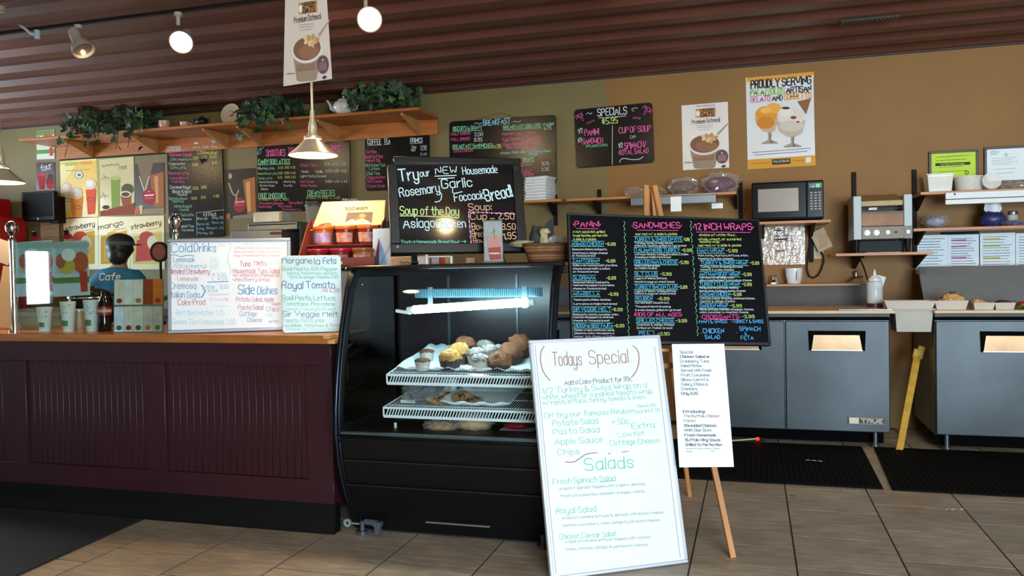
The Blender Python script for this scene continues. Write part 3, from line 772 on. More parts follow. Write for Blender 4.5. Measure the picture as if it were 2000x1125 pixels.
def wshelf(px0, px1, py, Yf, label, th=.02, x1=None, brk=(), top=None):
    a, b = ony(px0, py, Yf), ony(px1, py, Yf); z = (ony((px0+px1)/2, py, Yf)).z if top is None else top
    xr = x1 if x1 is not None else b.x
    r = thing('wall_shelf', label, 'shelf', (0, Yf, z), group='wooden wall shelves')
    B().box((a.x, 0, -th), (xr, 6.495-Yf, 0)).obj('board', M_SHELFW, r, bevel=.002)
    for bx in brk:
        B().prism([(.03, -th-.001), (6.478-Yf, -th-.001), (6.478-Yf, -th-.09), (6.46-Yf, -th-.09)], 'x', bx-.008, bx+.008).obj('shelf_bracket', M_BRK, r)
    return r, a.x, xr, z
s1, sx0, sx1, sz1 = wshelf(1020, 1096, 390, 6.22, 'short wooden wall shelf holding a stack of white boxes', brk=(ony(1083, 400, 6.48).x,))
s2, *_ = wshelf(1106, 1438, 381, 6.2, 'long wooden wall shelf left of the microwave with plastic bags', brk=(ony(1170, 400, 6.48).x, ony(1446, 380, 6.48).x-.03)); z_s2 = s2.location.z
s3, *_ = wshelf(1470, 1623, 431, 6.08, 'wooden wall shelf under the microwave', brk=(ony(1584, 440, 6.48).x, ony(1490, 440, 6.48).x)); z_s3 = s3.location.z
s4, *_ = wshelf(1632, 1822, 493, 6.03, 'wooden wall shelf under the conveyor toaster', brk=(ony(1668, 500, 6.48).x, ony(1786, 500, 6.48).x)); z_s4 = s4.location.z
s5, *_ = wshelf(1798, 2000, 371, 6.17, 'upper wooden wall shelf at the right with plastic tubs', x1=2.6, brk=(ony(1790, 380, 6.48).x,)); z_s5 = s5.location.z
s6, *_ = wshelf(1784, 2000, 443, 6.15, 'lower wooden wall shelf at the right with jar and bags', x1=2.6, brk=(ony(1790, 460, 6.48).x,)); z_s6 = s6.location.z
s7, *_ = wshelf(1497, 1680, 554, 6.33, 'low narrow wooden ledge with a white mug', th=.018); z_s7 = s7.location.z

# ---- microwave
x0, x1, z0, z1 = rect(1468, 354, 1609, 427, 6.09); z0 = z_s3+.008
mw = thing('microwave', 'black microwave oven on a wooden wall shelf', 'microwave', (x0, 6.10, z0)); W, H = x1-x0, z1-z0
B().box((0, 0, 0), (W, .36, H)).obj('cabinet', M_BLK, mw, bevel=.008)
d = B().box((.004, -.014, .012), (W*.765, 0, H-.008)).obj('door', mat('microwave_black', '070708', .22, var=.1, spec=.12), mw, bevel=.005)
B().box((W*.09, -.0155, H*.22), (W*.655, -.014, H*.82)).obj('door_window', mat('microwave_mesh', '6a5f53', .35, .4, var=.1, scale=3), d, bevel=.012, seg=4)
pn = B().box((W*.775, -.012, .012), (W-.004, 0, H-.008)).obj('control_panel', MATS['microwave_black'], mw, bevel=.003)
B().box((W*.80, -.0135, H*.80), (W*.975, -.012, H*.92)).obj('display', mat('display_dark', '0a140c', .3), pn)
m = B(); letter(m, '8', (W*.90, H*.82), (W*.94, H*.82), H*.07, .003, -.0145, 0); m.box((W*.84, -.0145, H*.83), (W*.87, -.014, H*.84)); m.obj('display_digits', mat('green_digits', '30ff60', .5, emit=3, ecol='30ff60', var=0), pn, fix=False)
for i in range(3):
    for j in range(7): B().box((W*(.815+i*.056), -.0135, H*(.24+j*.07)), (W*(.85+i*.056), -.012, H*(.275+j*.07))).obj('button', mat('button_grey', '8f8c84', .5), pn)
for fx in (.05, W-.05): B().cyl((fx, .05, -.008), (fx, .05, 0), .012, n=10).obj('foot', M_BLK, mw)

# ---- conveyor toaster
x0, x1, z0, z1 = rect(1667, 381, 1782, 467, 6.08); W, H = x1-x0, z1-z0
to = thing('conveyor_toaster', 'steel conveyor toaster on black legs on a wall shelf', 'toaster', (x0, 6.08, z_s4)); hb = z0-z_s4
M_TS = mat('toaster_steel', '99a3a7', .5, .2, var=.08, scale=3)
for a in (0, W*.86): B().box((a, 0, hb), (a+W*.14, .34, hb+H)).obj('side_column', M_TS, to, bevel=.003)
B().box((W*.14, .16, hb), (W*.86, .34, hb+H*.98)).obj('rear_housing', mat('toaster_dark', '2a2622', .5, .3), to)
B().box((W*.14, .02, hb+H*.86), (W*.86, .30, hb+H*.985), (.22, 0, 0)).obj('top_plate', mat('toaster_top', '9a8460', .45, .35), to, bevel=.003)
B().box((W*.14, .01, hb+H*.30), (W*.86, .03, hb+H*.60)).obj('burnt_panel', mat('burnt_steel', '6a4424', .45, .35, var=.35, scale=6), to, bevel=.002)
B().box((W*.14, .01, hb+H*.60), (W*.86, .16, hb+H*.63)).obj('feed_lip', mat('toaster_lip', '3a2c1c', .4, .5), to)
cp_ = B().box((W*.14, -.006, hb+.002), (W*.86, .02, hb+H*.29)).obj('control_panel', mat('toaster_panel', '6f675d', .5, .2), to, bevel=.002)
B().box((W*.86, -.003, hb+.002), (W*.99, .0, hb+H*.29)).obj('switch_plate', MATS['toaster_panel'], to)
for fx, rr in ((.23, .019), (.39, .019), (.58, .014), (.92, .013)):
    k_ = B().cyl((W*fx, -.006, hb+H*.15), (W*fx, -.012, hb+H*.15), rr, n=18).cyl((W*fx, -.012, hb+H*.15), (W*fx, -.026, hb+H*.15), rr*.72, n=18).obj('knob', mat('knob_silver', 'b9b5ac', .4, .4), to, smooth=40)
B().box((W*.70, -.010, hb+H*.13), (W*.74, -.006, hb+H*.17)).obj('rocker_switch', M_BLK, to)
m = B()
for i in range(14): m.cyl((W*(.17+i*.0515), .012, hb+H*.70), (W*(.17+i*.0515), .06, hb+H*.88), .0015, n=5)
for t in (0, .5, 1): m.cyl((W*.16, .012+.048*t, hb+H*(.70+.18*t)), (W*.84, .012+.048*t, hb+H*(.70+.18*t)), .002, n=5)
m.obj('feed_rack', mat('rack_wire', '6b6660', .4, .8), to)
m = B().box((W*.30, .10, hb+H*.70), (W*.44, .12, hb+H*.74)).obj('heating_glow', mat('glow_strip', 'f4f0dd', .4, emit=1.2, ecol='fff4d8', var=0), to)
for a, tb_ in ((.06, -1), (.94, 1)):
    for yy in (.05, .28): B().cyl((W*a, yy, 0), (W*a, yy, hb), .017, .022, n=10).obj('leg', M_BLK, to, smooth=40)
B().box((W*.12, .10, .004), (W*.88, .30, hb-.01)).obj('drop_box', M_BLK, to)
B().box((W*.20, -.03, .0), (W*.80, .09, .008), (.08, 0, 0)).obj('catch_tray', mat('catch_tray', '9aa0a0', .4, .6), to, bevel=.002)
B().tube([(W*.2, .34, hb*.6), (W*.25, .37, .0), (W*.30, .40, -.03)], .006, 6).obj('cord', M_BLK, to, smooth=60)

# ---- steel hood box under the long shelf, with notes
x0, x1, z0, z1 = rect(1232, 381, 1399, 399, 6.12)
sb = thing('steel_wrap_box', 'long steel wrap dispenser fixed under the long wall shelf', 'dispenser', (0, 0, 0))
B().box((x0, 6.12, z0), (x1, 6.198, z1)).obj('body', M_STEEL, sb, bevel=.004)
B().box((x0, 6.10, z1-.008), (x1, 6.125, z1+.004)).obj('lip', mat('lip_steel', 'c3b79c', .25, .9), sb, bevel=.003)
B().box((x1-.03, 6.115, z1-.01), (x1-.012, 6.121, z1)).obj('latch', mat('latch_green', '2d5a22', .5), sb)
def note(px0, py0, px1, py1, Y, label, col=None, name='paper_note', group=None, cat='paper', lines=0, yaw=0, roll=0, lean=0):
    a, b = ony((px0+px1)/2, py1, Y), ony((px0+px1)/2, py0, Y)
    l, r = ony(px0, (py0+py1)/2, Y), ony(px1, (py0+py1)/2, Y)
    F = Face(a, yaw, lean, roll, .001); W = (r.x-l.x)/math.cos(yaw); H = b.z-a.z
    o = thing(name, label, cat, M=F.M, group=group)
    B().box((-W/2, -.001, 0), (W/2, .001, H)).obj('sheet', col or M_PAPER, o)
    return F, o, W, H
note(1310, 384, 1331, 413, 6.11, 'white paper note hanging from the steel dispenser')
note(1390, 397, 1412, 407, 6.19, 'small white tag under the right end of the dispenser')
# things on the shelves
bag_m = glass('cellophane', 'ffffff', 1.8, .09, .10, 'e8e4e8')
def shelf_bag(px0, px1, py0, py1, Y, z, label, mi, seed, mb=None, depth=.16):
    a, b = ony(px0, py1, Y), ony(px1, py0, Y)
    return bag((( a.x+b.x)/2, Y, z), (abs(b.x-a.x)*.86, depth, (b.z-z)*.95), label, mi, .6, 'crumpled bags on the wall shelves', mb or bag_m, seed=seed)
shelf_bag(1214, 1262, 364, 388, 6.32, z_s2+.002, 'flat crumpled clear bag at the left end of the long shelf', None, 11)
shelf_bag(1258, 1305, 364, 388, 6.36, z_s2+.002, 'clear bag with white twisted end behind the easel top', None, 12)
shelf_bag(1300, 1370, 344, 384, 6.3, z_s2+.002, 'clear bag of brown rolls on the long shelf', mat('bag_brown', '6b4636', .8, var=.3, scale=20), 13)
shelf_bag(1364, 1452, 334, 378, 6.32, z_s2+.002, 'clear bag with purple and white print beside the microwave', mat('bag_purple', '5c2340', .7, var=.5, scale=14), 14)
M_BAGBLUE = mat('bag_blue_white', '9fa8c4', .6, var=.4, scale=18)
shelf_bag(1797, 1856, 416, 447, 6.3, z_s6+.002, 'crumpled clear bag with bread on the lower right shelf', M_BAGBLUE, 15)
# dark blue tissue pack with a white tissue, jar, blue bag
p = ony(1940, 440, 6.28); tp = thing('tissue_pack', 'dark blue pack with a white tissue standing out of it', 'tissues', (p.x, 6.28, z_s6))
B().ball((0, 0, .05), 1, 14, 9, (.085, .06, .055), .3).obj('pack', mat('tissue_blue', '2a2d63', .4, var=.5, scale=12), tp, smooth=50)
b = B(); n = 14
for k, (rr, z) in enumerate(((.03, .09), (.045, .12), (.04, .16), (.02, .175))):
    b.v += [Vector((math.cos(2*math.pi*i/n)*rr*(1+.3*math.sin(i*2.1)), math.sin(2*math.pi*i/n)*rr*.7*(1+.3*math.cos(i*1.7)), z)) for i in range(n)]
b.f = [[k*n+i, k*n+(i+1) % n, (k+1)*n+(i+1) % n, (k+1)*n+i] for k in range(3) for i in range(n)]
b.obj('tissue', M_PAPER, tp, smooth=70)
p = ony(1981, 438, 6.27); jr = thing('shaker_jar', 'small glass shaker jar with steel lid on the lower right shelf', 'jar', (p.x, 6.3, z_s6))
B().lathe([(0, 0), (.028, 0), (.03, .005), (.03, .07), (.026, .08)], n=18).obj('jar_glass', glass('jar_glass', 'e8eeee', 1.45, .03, .3), jr, smooth=50)
B().lathe([(.028, .079), (.03, .08), (.03, .098), (.024, .104), (0, .105)], n=18).obj('lid', M_STEEL, jr, smooth=40)
shelf_bag(1952, 2010, 428, 452, 6.2, z_s6+.002, 'blue and clear crumpled wrapper in front of the shaker jar', mat('wrap_blue', '3545a0', .5, var=.4, scale=15), 16)
# translucent tubs on the upper shelf
M_TUB = glass('frosted_tub', 'f6f6f0', 1.45, .2, .42, 'ffffff')
def tub(px0, px1, py0, Y, label, name='plastic_tub', square=True, lid=False):
    a, b = ony(px0, py0, Y), ony(px1, py0, Y); W = b.x-a.x; H = a.z-z_s5
    r = thing(name, label, 'tub', ((a.x+b.x)/2, Y, z_s5), group='translucent tubs on the upper right shelf')
    n = 4 if square else 20; k = math.sqrt(2) if square else 1
    M_ = Matrix.Rotation(math.pi/4, 3, 'Z') if square else None
    B().lathe([(0, 0), (W*.42*k, 0), (W*.48*k, H*.95), (W*.5*k, H), (W*.485*k, H), (W*.41*k, .004)], n=n, M=M_, sy=1 if not square else 1).obj('tub_wall', M_TUB, r, bevel=.006 if square else 0, smooth=40)
    B().lathe([(W*.485*k, H-.008), (W*.52*k, H-.006), (W*.52*k, H+.002), (W*.485*k, H+.002)], n=n, M=M_).obj('rim', M_TUB, r)
tub(1806, 1858, 343, 6.33, 'square frosted plastic tub at the left end of the upper shelf')
tub(1862, 1922, 347, 6.36, 'round frosted plastic tub in the middle of the upper shelf', square=False)
p = ony(1935, 365, 6.28); o = tag(B().lathe([(0, 0), (.055, 0), (.06, .004), (.058, .012), (0, .02)], (0, 0, 0), 22, Matrix.Rotation(math.radians(78), 3, 'X')).obj('frosted_lid', M_TUB), 'round frosted lid leaning beside the middle tub', 'plate'); o.location = (p.x, 6.26, z_s5+.062)  # the disc is a plastic lid standing on edge
shelf_bag(1948, 2010, 352, 372, 6.3, z_s5+.002, 'flat clear packaging at the right of the upper shelf', None, 17)
# white boxy tray fronts hung on the upper shelf
x0, x1, z0, z1 = rect(1847, 377, 2000, 395, 6.14)
o = thing('label_rail', 'double white plastic rail along the upper shelf front', 'rail', (0, 6.15, 0))
B().box((x0, -.01, z0+.03), (2.6, .015, z1+.012)).obj('upper_rail', mat('rail_white', 'd5dde0', .5, var=.03), o, bevel=.003)
B().box((x0, -.004, z0-.006), (2.6, .012, z0+.026)).obj('lower_rail', MATS['rail_white'], o, bevel=.003)
B().cyl((x0+.055, -.012, z1), (x0+.055, -.009, z1), .006, n=10).obj('screw', M_BRK, o)
# stack of white boxes on the short shelf
q = ony(1053, 386, 6.3); zz = sz1
for i in range(8):
    r = thing('carry_box', 'flat white carry-out box, number %s from the bottom of the stack' % ('one two three four five six seven eight'.split()[i]), 'box', (q.x+random.uniform(-.004, .004), 6.34, zz+.0015+i*.0235), random.uniform(-.03, .03)-.25, 'stacked white carry-out boxes')
    B().box((-.095, -.08, 0), (.095, .08, .016)).obj('box_body', mat('foam_white', 'cfd3d2', .6, var=.04), r, bevel=.004)
    B().box((-.1, -.085, .0165), (.1, .085, .0215)).obj('box_lid', mat('foam_lid', 'e2e5e4', .6, var=.03), r, bevel=.003)

# ---- framed certificates
def framed(px0, py0, px1, py1, sheet, label, x1=None):
    X0, X1, Z0, Z1 = rect(px0, py0, px1, py1, 6.485); X1 = x1 or X1
    F = Face(((X0+X1)/2, 6.498, Z0), front=.014); W, H = X1-X0, Z1-Z0
    r = thing('framed_certificate', label, 'picture frame', M=F.M, group='framed certificates')
    t = .016; m = B()
    for a, b in (((-W/2, -.022, 0), (W/2, 0, t)), ((-W/2, -.022, H-t), (W/2, 0, H)), ((-W/2, -.022, t), (-W/2+t, 0, H-t)), ((W/2-t, -.022, t), (W/2, 0, H-t))): m.box(a, b)
    m.obj('frame', mat('frame_dark', '2b211c', .45), r, bevel=.002)
    B().box((-W/2+t, -.013, t), (W/2-t, -.002, H-t)).obj('certificate', sheet, r)
    return F, r
F, r = framed(1814, 294, 1911, 356, mat('lime_paper', 'b5d62e', .6, var=.04), 'lime green framed certificate above the frosted tubs')
F.lines(r, rows_of_print(1830, 1896, 307, 314, 2, '5f7020')+rows_of_print(1835, 1890, 327, 336, 2, '7f9030'), 'fine_print')
F.poly(r, '26301a', [(1827, 319), (1895, 316), (1895, 321.5), (1827, 324.5)])
F.ink(r, [('d4e08a', 'Certified Food Manager', 1838, 322.5, 1884, 320.5, 2.6)], .14, jit=0)
F.lines(r, [('4f6020', 1.2, [(1832, 340), (1840, 339)])], 'fine_print'); F.ell(r, '3f5a1a', 1888, 337, 4, 4); F.ell(r, 'b5d62e', 1888, 337, 2.4, 2.4)
F, r = framed(1922, 286, 2003, 357, mat('pale_paper', 'dfe9ec', .6, var=.02), 'white framed certificate at the right edge of the photo', x1=1.92)
F.lines(r, rows_of_print(1935, 1952, 296, 302, 3, '8a97a0', 1)+rows_of_print(1937, 1992, 310, 322, 4, '9aa6ae', .9)+rows_of_print(1943, 1990, 331, 339, 2, '9aa6ae', .9), 'fine_print'); F.ell(r, 'b9c6cc', 1965, 302, 3.5, 3.5)

# ---- papers pinned under the lower right shelf
M_PAPERB = mat('cool_paper', 'dbe6ee', .65, var=.03)
tag(B().box((ony(1840, 455, 6.47).x, 6.47, ony(1840, 455, 6.47).z-.012), (ony(1912, 452, 6.47).x, 6.498, ony(1840, 455, 6.47).z+.008)).obj('paper_clip_rail', M_BRK), 'short black clip rail holding the wall papers', 'rail')
for i, (a, b, c, d, lab, cols) in enumerate(((1789, 459, 1852, 535, 'leftmost typed menu sheet pinned under the lower shelf', ('3b4656',)), (1852, 458, 1912, 528, 'second typed sheet with pink headings under the shelf', ('4a4656', 'b05a8c')), (1914, 455, 1983, 530, 'third typed sheet with yellow highlighting under the shelf', ('5a6656', 'b8a23c')), (1984, 455, 2040, 530, 'rightmost typed sheet cut by the photo edge', ('5a6656',)))):
    F, o, W, H = note(a, b, c, d, 6.488-.003*i, lab, M_PAPERB, 'typed_sheet', 'typed sheets pinned on the mustard wall')
    n = 12; rows = rows_of_print(a+6, c-6, b+8, d-8, n, cols[0], 1.1, -.02)
    F.lines(o, rows, 'typed_lines')
    if len(cols) > 1: F.lines(o, [(cols[1], 3, [(a+7, b+(d-b)*t), (a+7+(c-a)*.45, b+(d-b)*t-1)]) for t in (.17, .34, .66)], 'highlighted_heading')

# ---- laminated sheet, outlet, cord, hanging note
F, o, W, H = note(1481, 441, 1572, 517, 6.485, 'crinkled laminated notice sheet below the microwave shelf', mat('laminate', 'b9a38e', .18, var=.25, scale=6, bump=1.0, bscale=26, spec=.9, coat=.8), 'laminated_sheet')
F.lines(o, rows_of_print(1512, 1552, 462, 472, 3, '5a4036', 1.4)+[('40302c', 2.4, [(1513, 450), (1527, 450)]), ('40302c', 2.4, [(1514, 469), (1538, 467)]), ('8a4030', 2.4, [(1515, 491), (1530, 489)])], 'typed_lines')
x0, x1, z0, z1 = rect(1589, 477, 1609, 506, 6.49)
ol = thing('wall_outlet', 'cream wall outlet with a black plug in it', 'outlet', ((x0+x1)/2, 6.5, z0)); W, H = x1-x0, z1-z0
B().box((-W/2, -.008, 0), (W/2, 0, H)).obj('cover_plate', mat('outlet_cream', 'c2ad8c', .5), ol, bevel=.004)
for zz in (.25, .72): B().box((-.014, -.0095, H*zz-.014), (.014, -.008, H*zz+.014)).obj('socket', mat('socket_cream', 'a8967a', .5), ol, bevel=.003)
B().cyl((.01, -.03, H*.72), (.01, -.008, H*.72), .016, n=12).obj('plug', M_BLK, ol, smooth=40)
pts = [ony(*p, 6.465) for p in ((1601, 487), (1607, 497), (1609, 510), (1605, 525), (1598, 538), (1588, 543), (1580, 539), (1576, 525), (1577, 505), (1581, 490), (1583, 470), (1586, 440))]
B().tube([p-ol.location for p in pts], .006, 8).obj('plug_cord', M_BLK, ol, smooth=60)
F, o, W, H = note(1598, 446, 1628, 487, 6.44, 'cream handwritten note hanging askew beside the outlet', mat('cream_note', 'b59c7c', .7, var=.06), 'hanging_note', roll=-.42)
F.lines(o, rows_of_print(1600, 1622, 460, 484, 8, '7a6450', .9, -.3), 'typed_lines')

# ---- mug, nozzle, bottle, faucet on the ledge and worktop
def mug(loc, r, h, m, label, name='mug', rz=0, cat='mug', group=None, handle=True):
    o = thing(name, label, cat, loc, rz, group)
    B().lathe([(0, .002), (r*.72, 0), (r*.78, .004), (r*.95, h*.55), (r, h), (r*.93, h), (r*.88, h*.55), (r*.7, .008), (0, .008)], n=24).obj('bowl', m, o, smooth=50)
    if handle: B().tube([(r*.9, 0, h*.80), (r*1.35, 0, h*.78), (r*1.5, 0, h*.55), (r*1.35, 0, h*.3), (r*.86, 0, h*.25)], r*.11, 8).obj('handle', m, o, smooth=60)
    return o
M_CERAM = mat('white_ceramic', 'd8dde0', .22, var=.04, coat=.4)
a = ony(1551, 553, 6.4); mug((a.x, 6.40, z_s7), .062, .115, M_CERAM, 'plain white mug on the low ledge below the outlet', rz=math.radians(-75))
a = ony(1513, 553, 6.4); o = tag(B().lathe([(0, 0), (.032, 0), (.03, .012), (.022, .03), (.016, .055), (.010, .062), (0, .064)], (a.x, 6.40, z_s7), 10).obj('steel_funnel', M_CHROME), 'small ribbed steel cone on the low ledge', 'funnel')
a = onz(1692, 596, .903); bt = thing('squeeze_bottle', 'clear squeeze bottle with white cap and red sauce at the bottom', 'bottle', (a.x, 5.98, .903))
B().lathe([(0, 0), (.048, 0), (.05, .004), (.05, .165), (.044, .178), (.03, .182)], n=24).obj('bottle_body', glass('bottle_plastic', 'dfe6ea', 1.45, .15, .45, 'f4faff'), bt, smooth=40)
B().lathe([(0, .003), (.0503, .003), (.0503, .034), (0, .034)], n=24).obj('sauce', mat('red_sauce', '5c1a20', .35), bt, smooth=40)
B().lathe([(.036, .18), (.042, .182), (.042, .20), (.030, .208), (.024, .218), (.012, .222), (.006, .25), (.003, .262), (0, .262)], n=20).obj('cap', mat('cap_white', 'd9dcda', .4), bt, smooth=40)
fa = thing('wall_tap', 'small chrome wall tap with ribbed hose end by the squeeze bottle', 'tap', tuple(ony(1672, 541, 6.45)))
B().tube([(.05, .05, -.0), (.0, .0, .0), (-.03, -.02, -.015), (-.055, -.03, -.045)], .010, 10).obj('spout', M_CHROME, fa, smooth=60)
B().cyl((.0, 0, .0), (.0, 0, .03), .008, n=8).ball((0, 0, .034), .014, 10, 6).obj('lever', M_CHROME, fa, smooth=60)
F, o, W, H = note(1706, 538, 1724, 560, 6.42, 'small clear plastic card holder tilted behind the squeeze bottle', mat('pale_plastic', 'a89e80', .3, var=.1), 'card_holder', roll=.3); F.ell(o, 'c9b03a', 1711, 548, 2.5, 4)
pts = [ony(*p, 6.35) for p in ((1678, 503), (1687, 522), (1694, 545), (1706, 560), (1716, 578), (1720, 600))]
tag(B().tube(pts, .006, 8).obj('toaster_cord', M_BLK, smooth=60), 'black cord hanging from the toaster shelf to the worktop', 'cord')
# papers and paper food boats
a = onz(1672, 599, .904); o = tag(B().box((-.14, -.05, 0), (.1, .05, .004), (0, 0, .1)).obj('paper_sheet', M_PAPER), 'thin white paper strip lying on the worktop by the squeeze bottle', 'paper'); o.location = (a.x, 5.86, .9035)
a = onz(1700, 604, .904); o = tag(B().box((-.16, -.05, 0), (.16, .06, .006), (0, 0, -.06)).obj('steel_tray', M_STEEL), 'flat grey tray at the right end of the fridge worktop', 'tray'); o.location = (a.x-.04, 5.74, .9035)
M_KRAFT = mat('paper_boat', 'c3b9ae', .65, var=.06)
def boat(px0, px1, pyb, pyt, Y, label, z=.903, fill=(), rz=0):
    a, b = ony(px0, pyb, Y), ony(px1, pyb, Y); W = b.x-a.x; H = ony((px0+px1)/2, pyt, Y).z-z; D = .07
    r = thing('food_boat', label, 'food tray', ((a.x+b.x)/2, Y+D, z), rz, 'paper food boats by the prep table')
    w2 = W/2; vs = [(-w2*.85, -D*.8, 0), (w2*.85, -D*.8, 0), (w2*.85, D*.8, 0), (-w2*.85, D*.8, 0), (-w2, -D, H), (w2, -D, H), (w2, D, H), (-w2, D, H)]
    B().add(vs, [(3, 2, 1, 0), (0, 1, 5, 4), (1, 2, 6, 5), (2, 3, 7, 6), (3, 0, 4, 7)]).obj('boat', M_KRAFT, r, solid=.002)
    for nm, m_, c, s in fill:
        B().ball((c[0]*W, 0, H*c[1]), 1, 14, 8, s, .5).obj(nm, m_, r, smooth=60)
    return r
M_NOOD = mat('noodle_salad', 'c59a5e', .7, var=.5, scale=50, bump=1, bscale=60); M_BERRY = mat('berry_fill', '8a4a3a', .6, var=.5, scale=30); M_OLIVE = mat('dark_bits', '3a3028', .6)
boat(1728, 1828, 606, 588, 5.7, 'shallow white paper boat spanning the gap above the tub', .903)
boat(1826, 1892, 602, 587, 5.71, 'paper boat heaped with pasta salad', .9035, [('pasta', M_NOOD, (.12, 1.05), (.07, .045, .038)), ('garnish', M_OLIVE, (.10, 1.8), (.02, .015, .009)), ('vegetables', M_BERRY, (-.25, .95), (.03, .03, .012))], 0)
boat(1902, 1944, 603, 591, 5.70, 'small paper boat with brown salad', .9035, [('salad', M_NOOD, (-.15, 1.0), (.045, .035, .02))])
boat(1944, 1984, 603, 591, 5.70, 'small paper boat with olives and a lilac cup behind', .9035, [('olives', M_OLIVE, (.05, 1.0), (.04, .03, .012))])
a = ony(1952, 590, 5.88); o = tag(B().lathe([(0, 0), (.09, 0), (.1, .045), (.095, .045), (.085, .004), (0, .004)], (a.x, 5.90, .9035), 22).obj('lilac_bowl', glass('lilac_plastic', 'c9b4cc', 1.35, .1, .4, 'b79dbb')), 'translucent lilac bowl behind the small paper boats', 'bowl')
a = ony(1996, 600, 5.72); o = thing('salad_cup', 'red and green salad heap at the right photo edge', 'salad', (a.x+.03, 5.78, .903)); B().ball((0, 0, .01), 1, 14, 8, (.07, .05, .03), .5).obj('greens', mat('greens', '4a5a2a', .7, var=.5, scale=30), o); B().ball((-.01, -.01, .03), 1, 10, 6, (.035, .03, .018), .4).obj('tomato', mat('tomato', 'a5201a', .35), o, smooth=60)

# ---- rubber mats and scraps on the floor
M_MAT = mat('rubber_mat', '07080a', .8, var=.3, scale=20, spec=.15)
def rubber_mat(pts, label, rib):
    r = thing('rubber_mat', label, 'mat', (0, 0, 0), group='black rubber floor mats')
    B().prism([(p[0], p[1]) for p in pts], 'z', .001, .010).obj('sheet', M_MAT, r, bevel=.004)
    y0 = min(p[1] for p in pts)+.03; y1 = max(p[1] for p in pts)-.03; x0 = min(p[0] for p in pts)+.06; x1 = max(p[0] for p in pts)-.06; m = B()
    n = int((x1-x0)/.03)
    for i in range(n): m.box((x0+i*(x1-x0)/n, y0, .010), (x0+i*(x1-x0)/n+.012, y1, .013))
    o = m.obj('ribs', M_MAT, r); o['kind'] = 'stuff'
    return r
A = [onz(1290, 930, 0), onz(1728, 961, 0), onz(1690, 886, 0)]
yf = .5*(A[0].y+A[1].y)
rubber_mat([(-1.2, yf), (A[1].x, yf), (A[2].x, 5.76), (-1.2, 5.76)], 'black ribbed rubber mat in front of the double-door fridge', 1)
C_ = [onz(1744, 961, 0), onz(1716, 890, 0)]
rubber_mat([(C_[0].x, yf-.01), (3.2, yf-.01), (3.2, 5.76), (C_[1].x, 5.76)], 'black rubber mat in front of the prep-table fridge', 1)
B_ = [onz(288, 1013, 0), onz(40, 1124, 0)]
dx = (B_[1].x-B_[0].x)/(B_[1].y-B_[0].y)
o = tag(B().prism([(B_[0].x-dx*.0, 3.34), (B_[0].x+dx*(1.6-B_[0].y), 1.6), (-5.2, 1.6), (-5.2, 3.34)], 'z', .001, .009).obj('entrance_mat', mat('blue_carpet_mat', '181c24', .95, var=.3, scale=90, bump=.6, bscale=400), bevel=.003), 'dark blue-black carpet mat at the lower left of the floor', 'mat')
for i, (px, py, sx, lab) in enumerate(((1590, 902, .05, 'white paper scrap on the rubber mat before the fridge'), (1664, 962, .045, 'thin white paper scrap at the front edge of the mat'), (1864, 998, .06, 'white paper scrap on the tile at the lower right'))):
    a = onz(px, py, .012 if py < 965 else .003); m = B(); n = 9
    m.v = [Vector((-sx+2*sx*k/(n-1), s*(.006+.004*math.sin(k*2+i)), .002+.008*abs(math.sin(k*1.3+i)))) for s in (-1, 1) for k in range(n)]
    m.f = [[k, k+1, n+k+1, n+k] for k in range(n-1)]
    o = tag(m.obj('paper_scrap', M_PAPER, fix=False), lab, 'scrap'); o.location = (a.x, a.y, a.z+.001); o.rotation_euler = (0, 0, -.1+i*.2)
a = onz(1550, 971, 0); o = tag(B().ball((a.x, a.y, .006), .01, 8, 5, (1.3, .7, .5), .5).obj('lettuce_bit', mat('lettuce', '55601c', .8)), 'tiny green lettuce bit on the floor tile', 'food scrap')

# ================================================================== BOARDS WITH HAND LETTERING
class Crop:
    """rows measured in an enlarged view of the photo: x = ox + cx/s"""
    def __init__(s, ox, oy, k): s.o = (ox, oy); s.k = k
    def p(s, x, y): return (s.o[0]+x/s.k, s.o[1]+y/s.k)
    def rows(s, rows, slope=0):
        out = []
        for r in rows:
            col, t, x0, y0, x1 = r[:5]; h = r[-1]; y1 = r[5] if len(r) == 7 else y0+slope*(x1-x0)
            out.append((col, t, *s.p(x0, y0), *s.p(x1, y1), h/s.k))
        return out
    def lines(s, rows): return [(c, w_/s.k, [s.p(*q) for q in pts]) for c, w_, pts in rows]
    def pts(s, pts): return [s.p(*q) for q in pts]
    def ell(s, x, y, rx, ry): return (*s.p(x, y), rx/s.k, ry/s.k)
M_CHALK = mat('chalkboard_black', '0e0f11', .24, var=.35, scale=3, spec=.5)
M_CHALKFR = mat('chalkboard_frame', '14151b', .45, var=.15)
M_WBOARD = mat('whiteboard', 'e6eaec', .28, var=.02)
M_ALU = mat('alu_frame', '8f8f96', .4, .5, var=.06)
PINK, WHITE, CYAN, YEL, MINT = 'f04f9a', 'dfe2e6', '4fb0e6', 'd3e27a', '86d3a0'

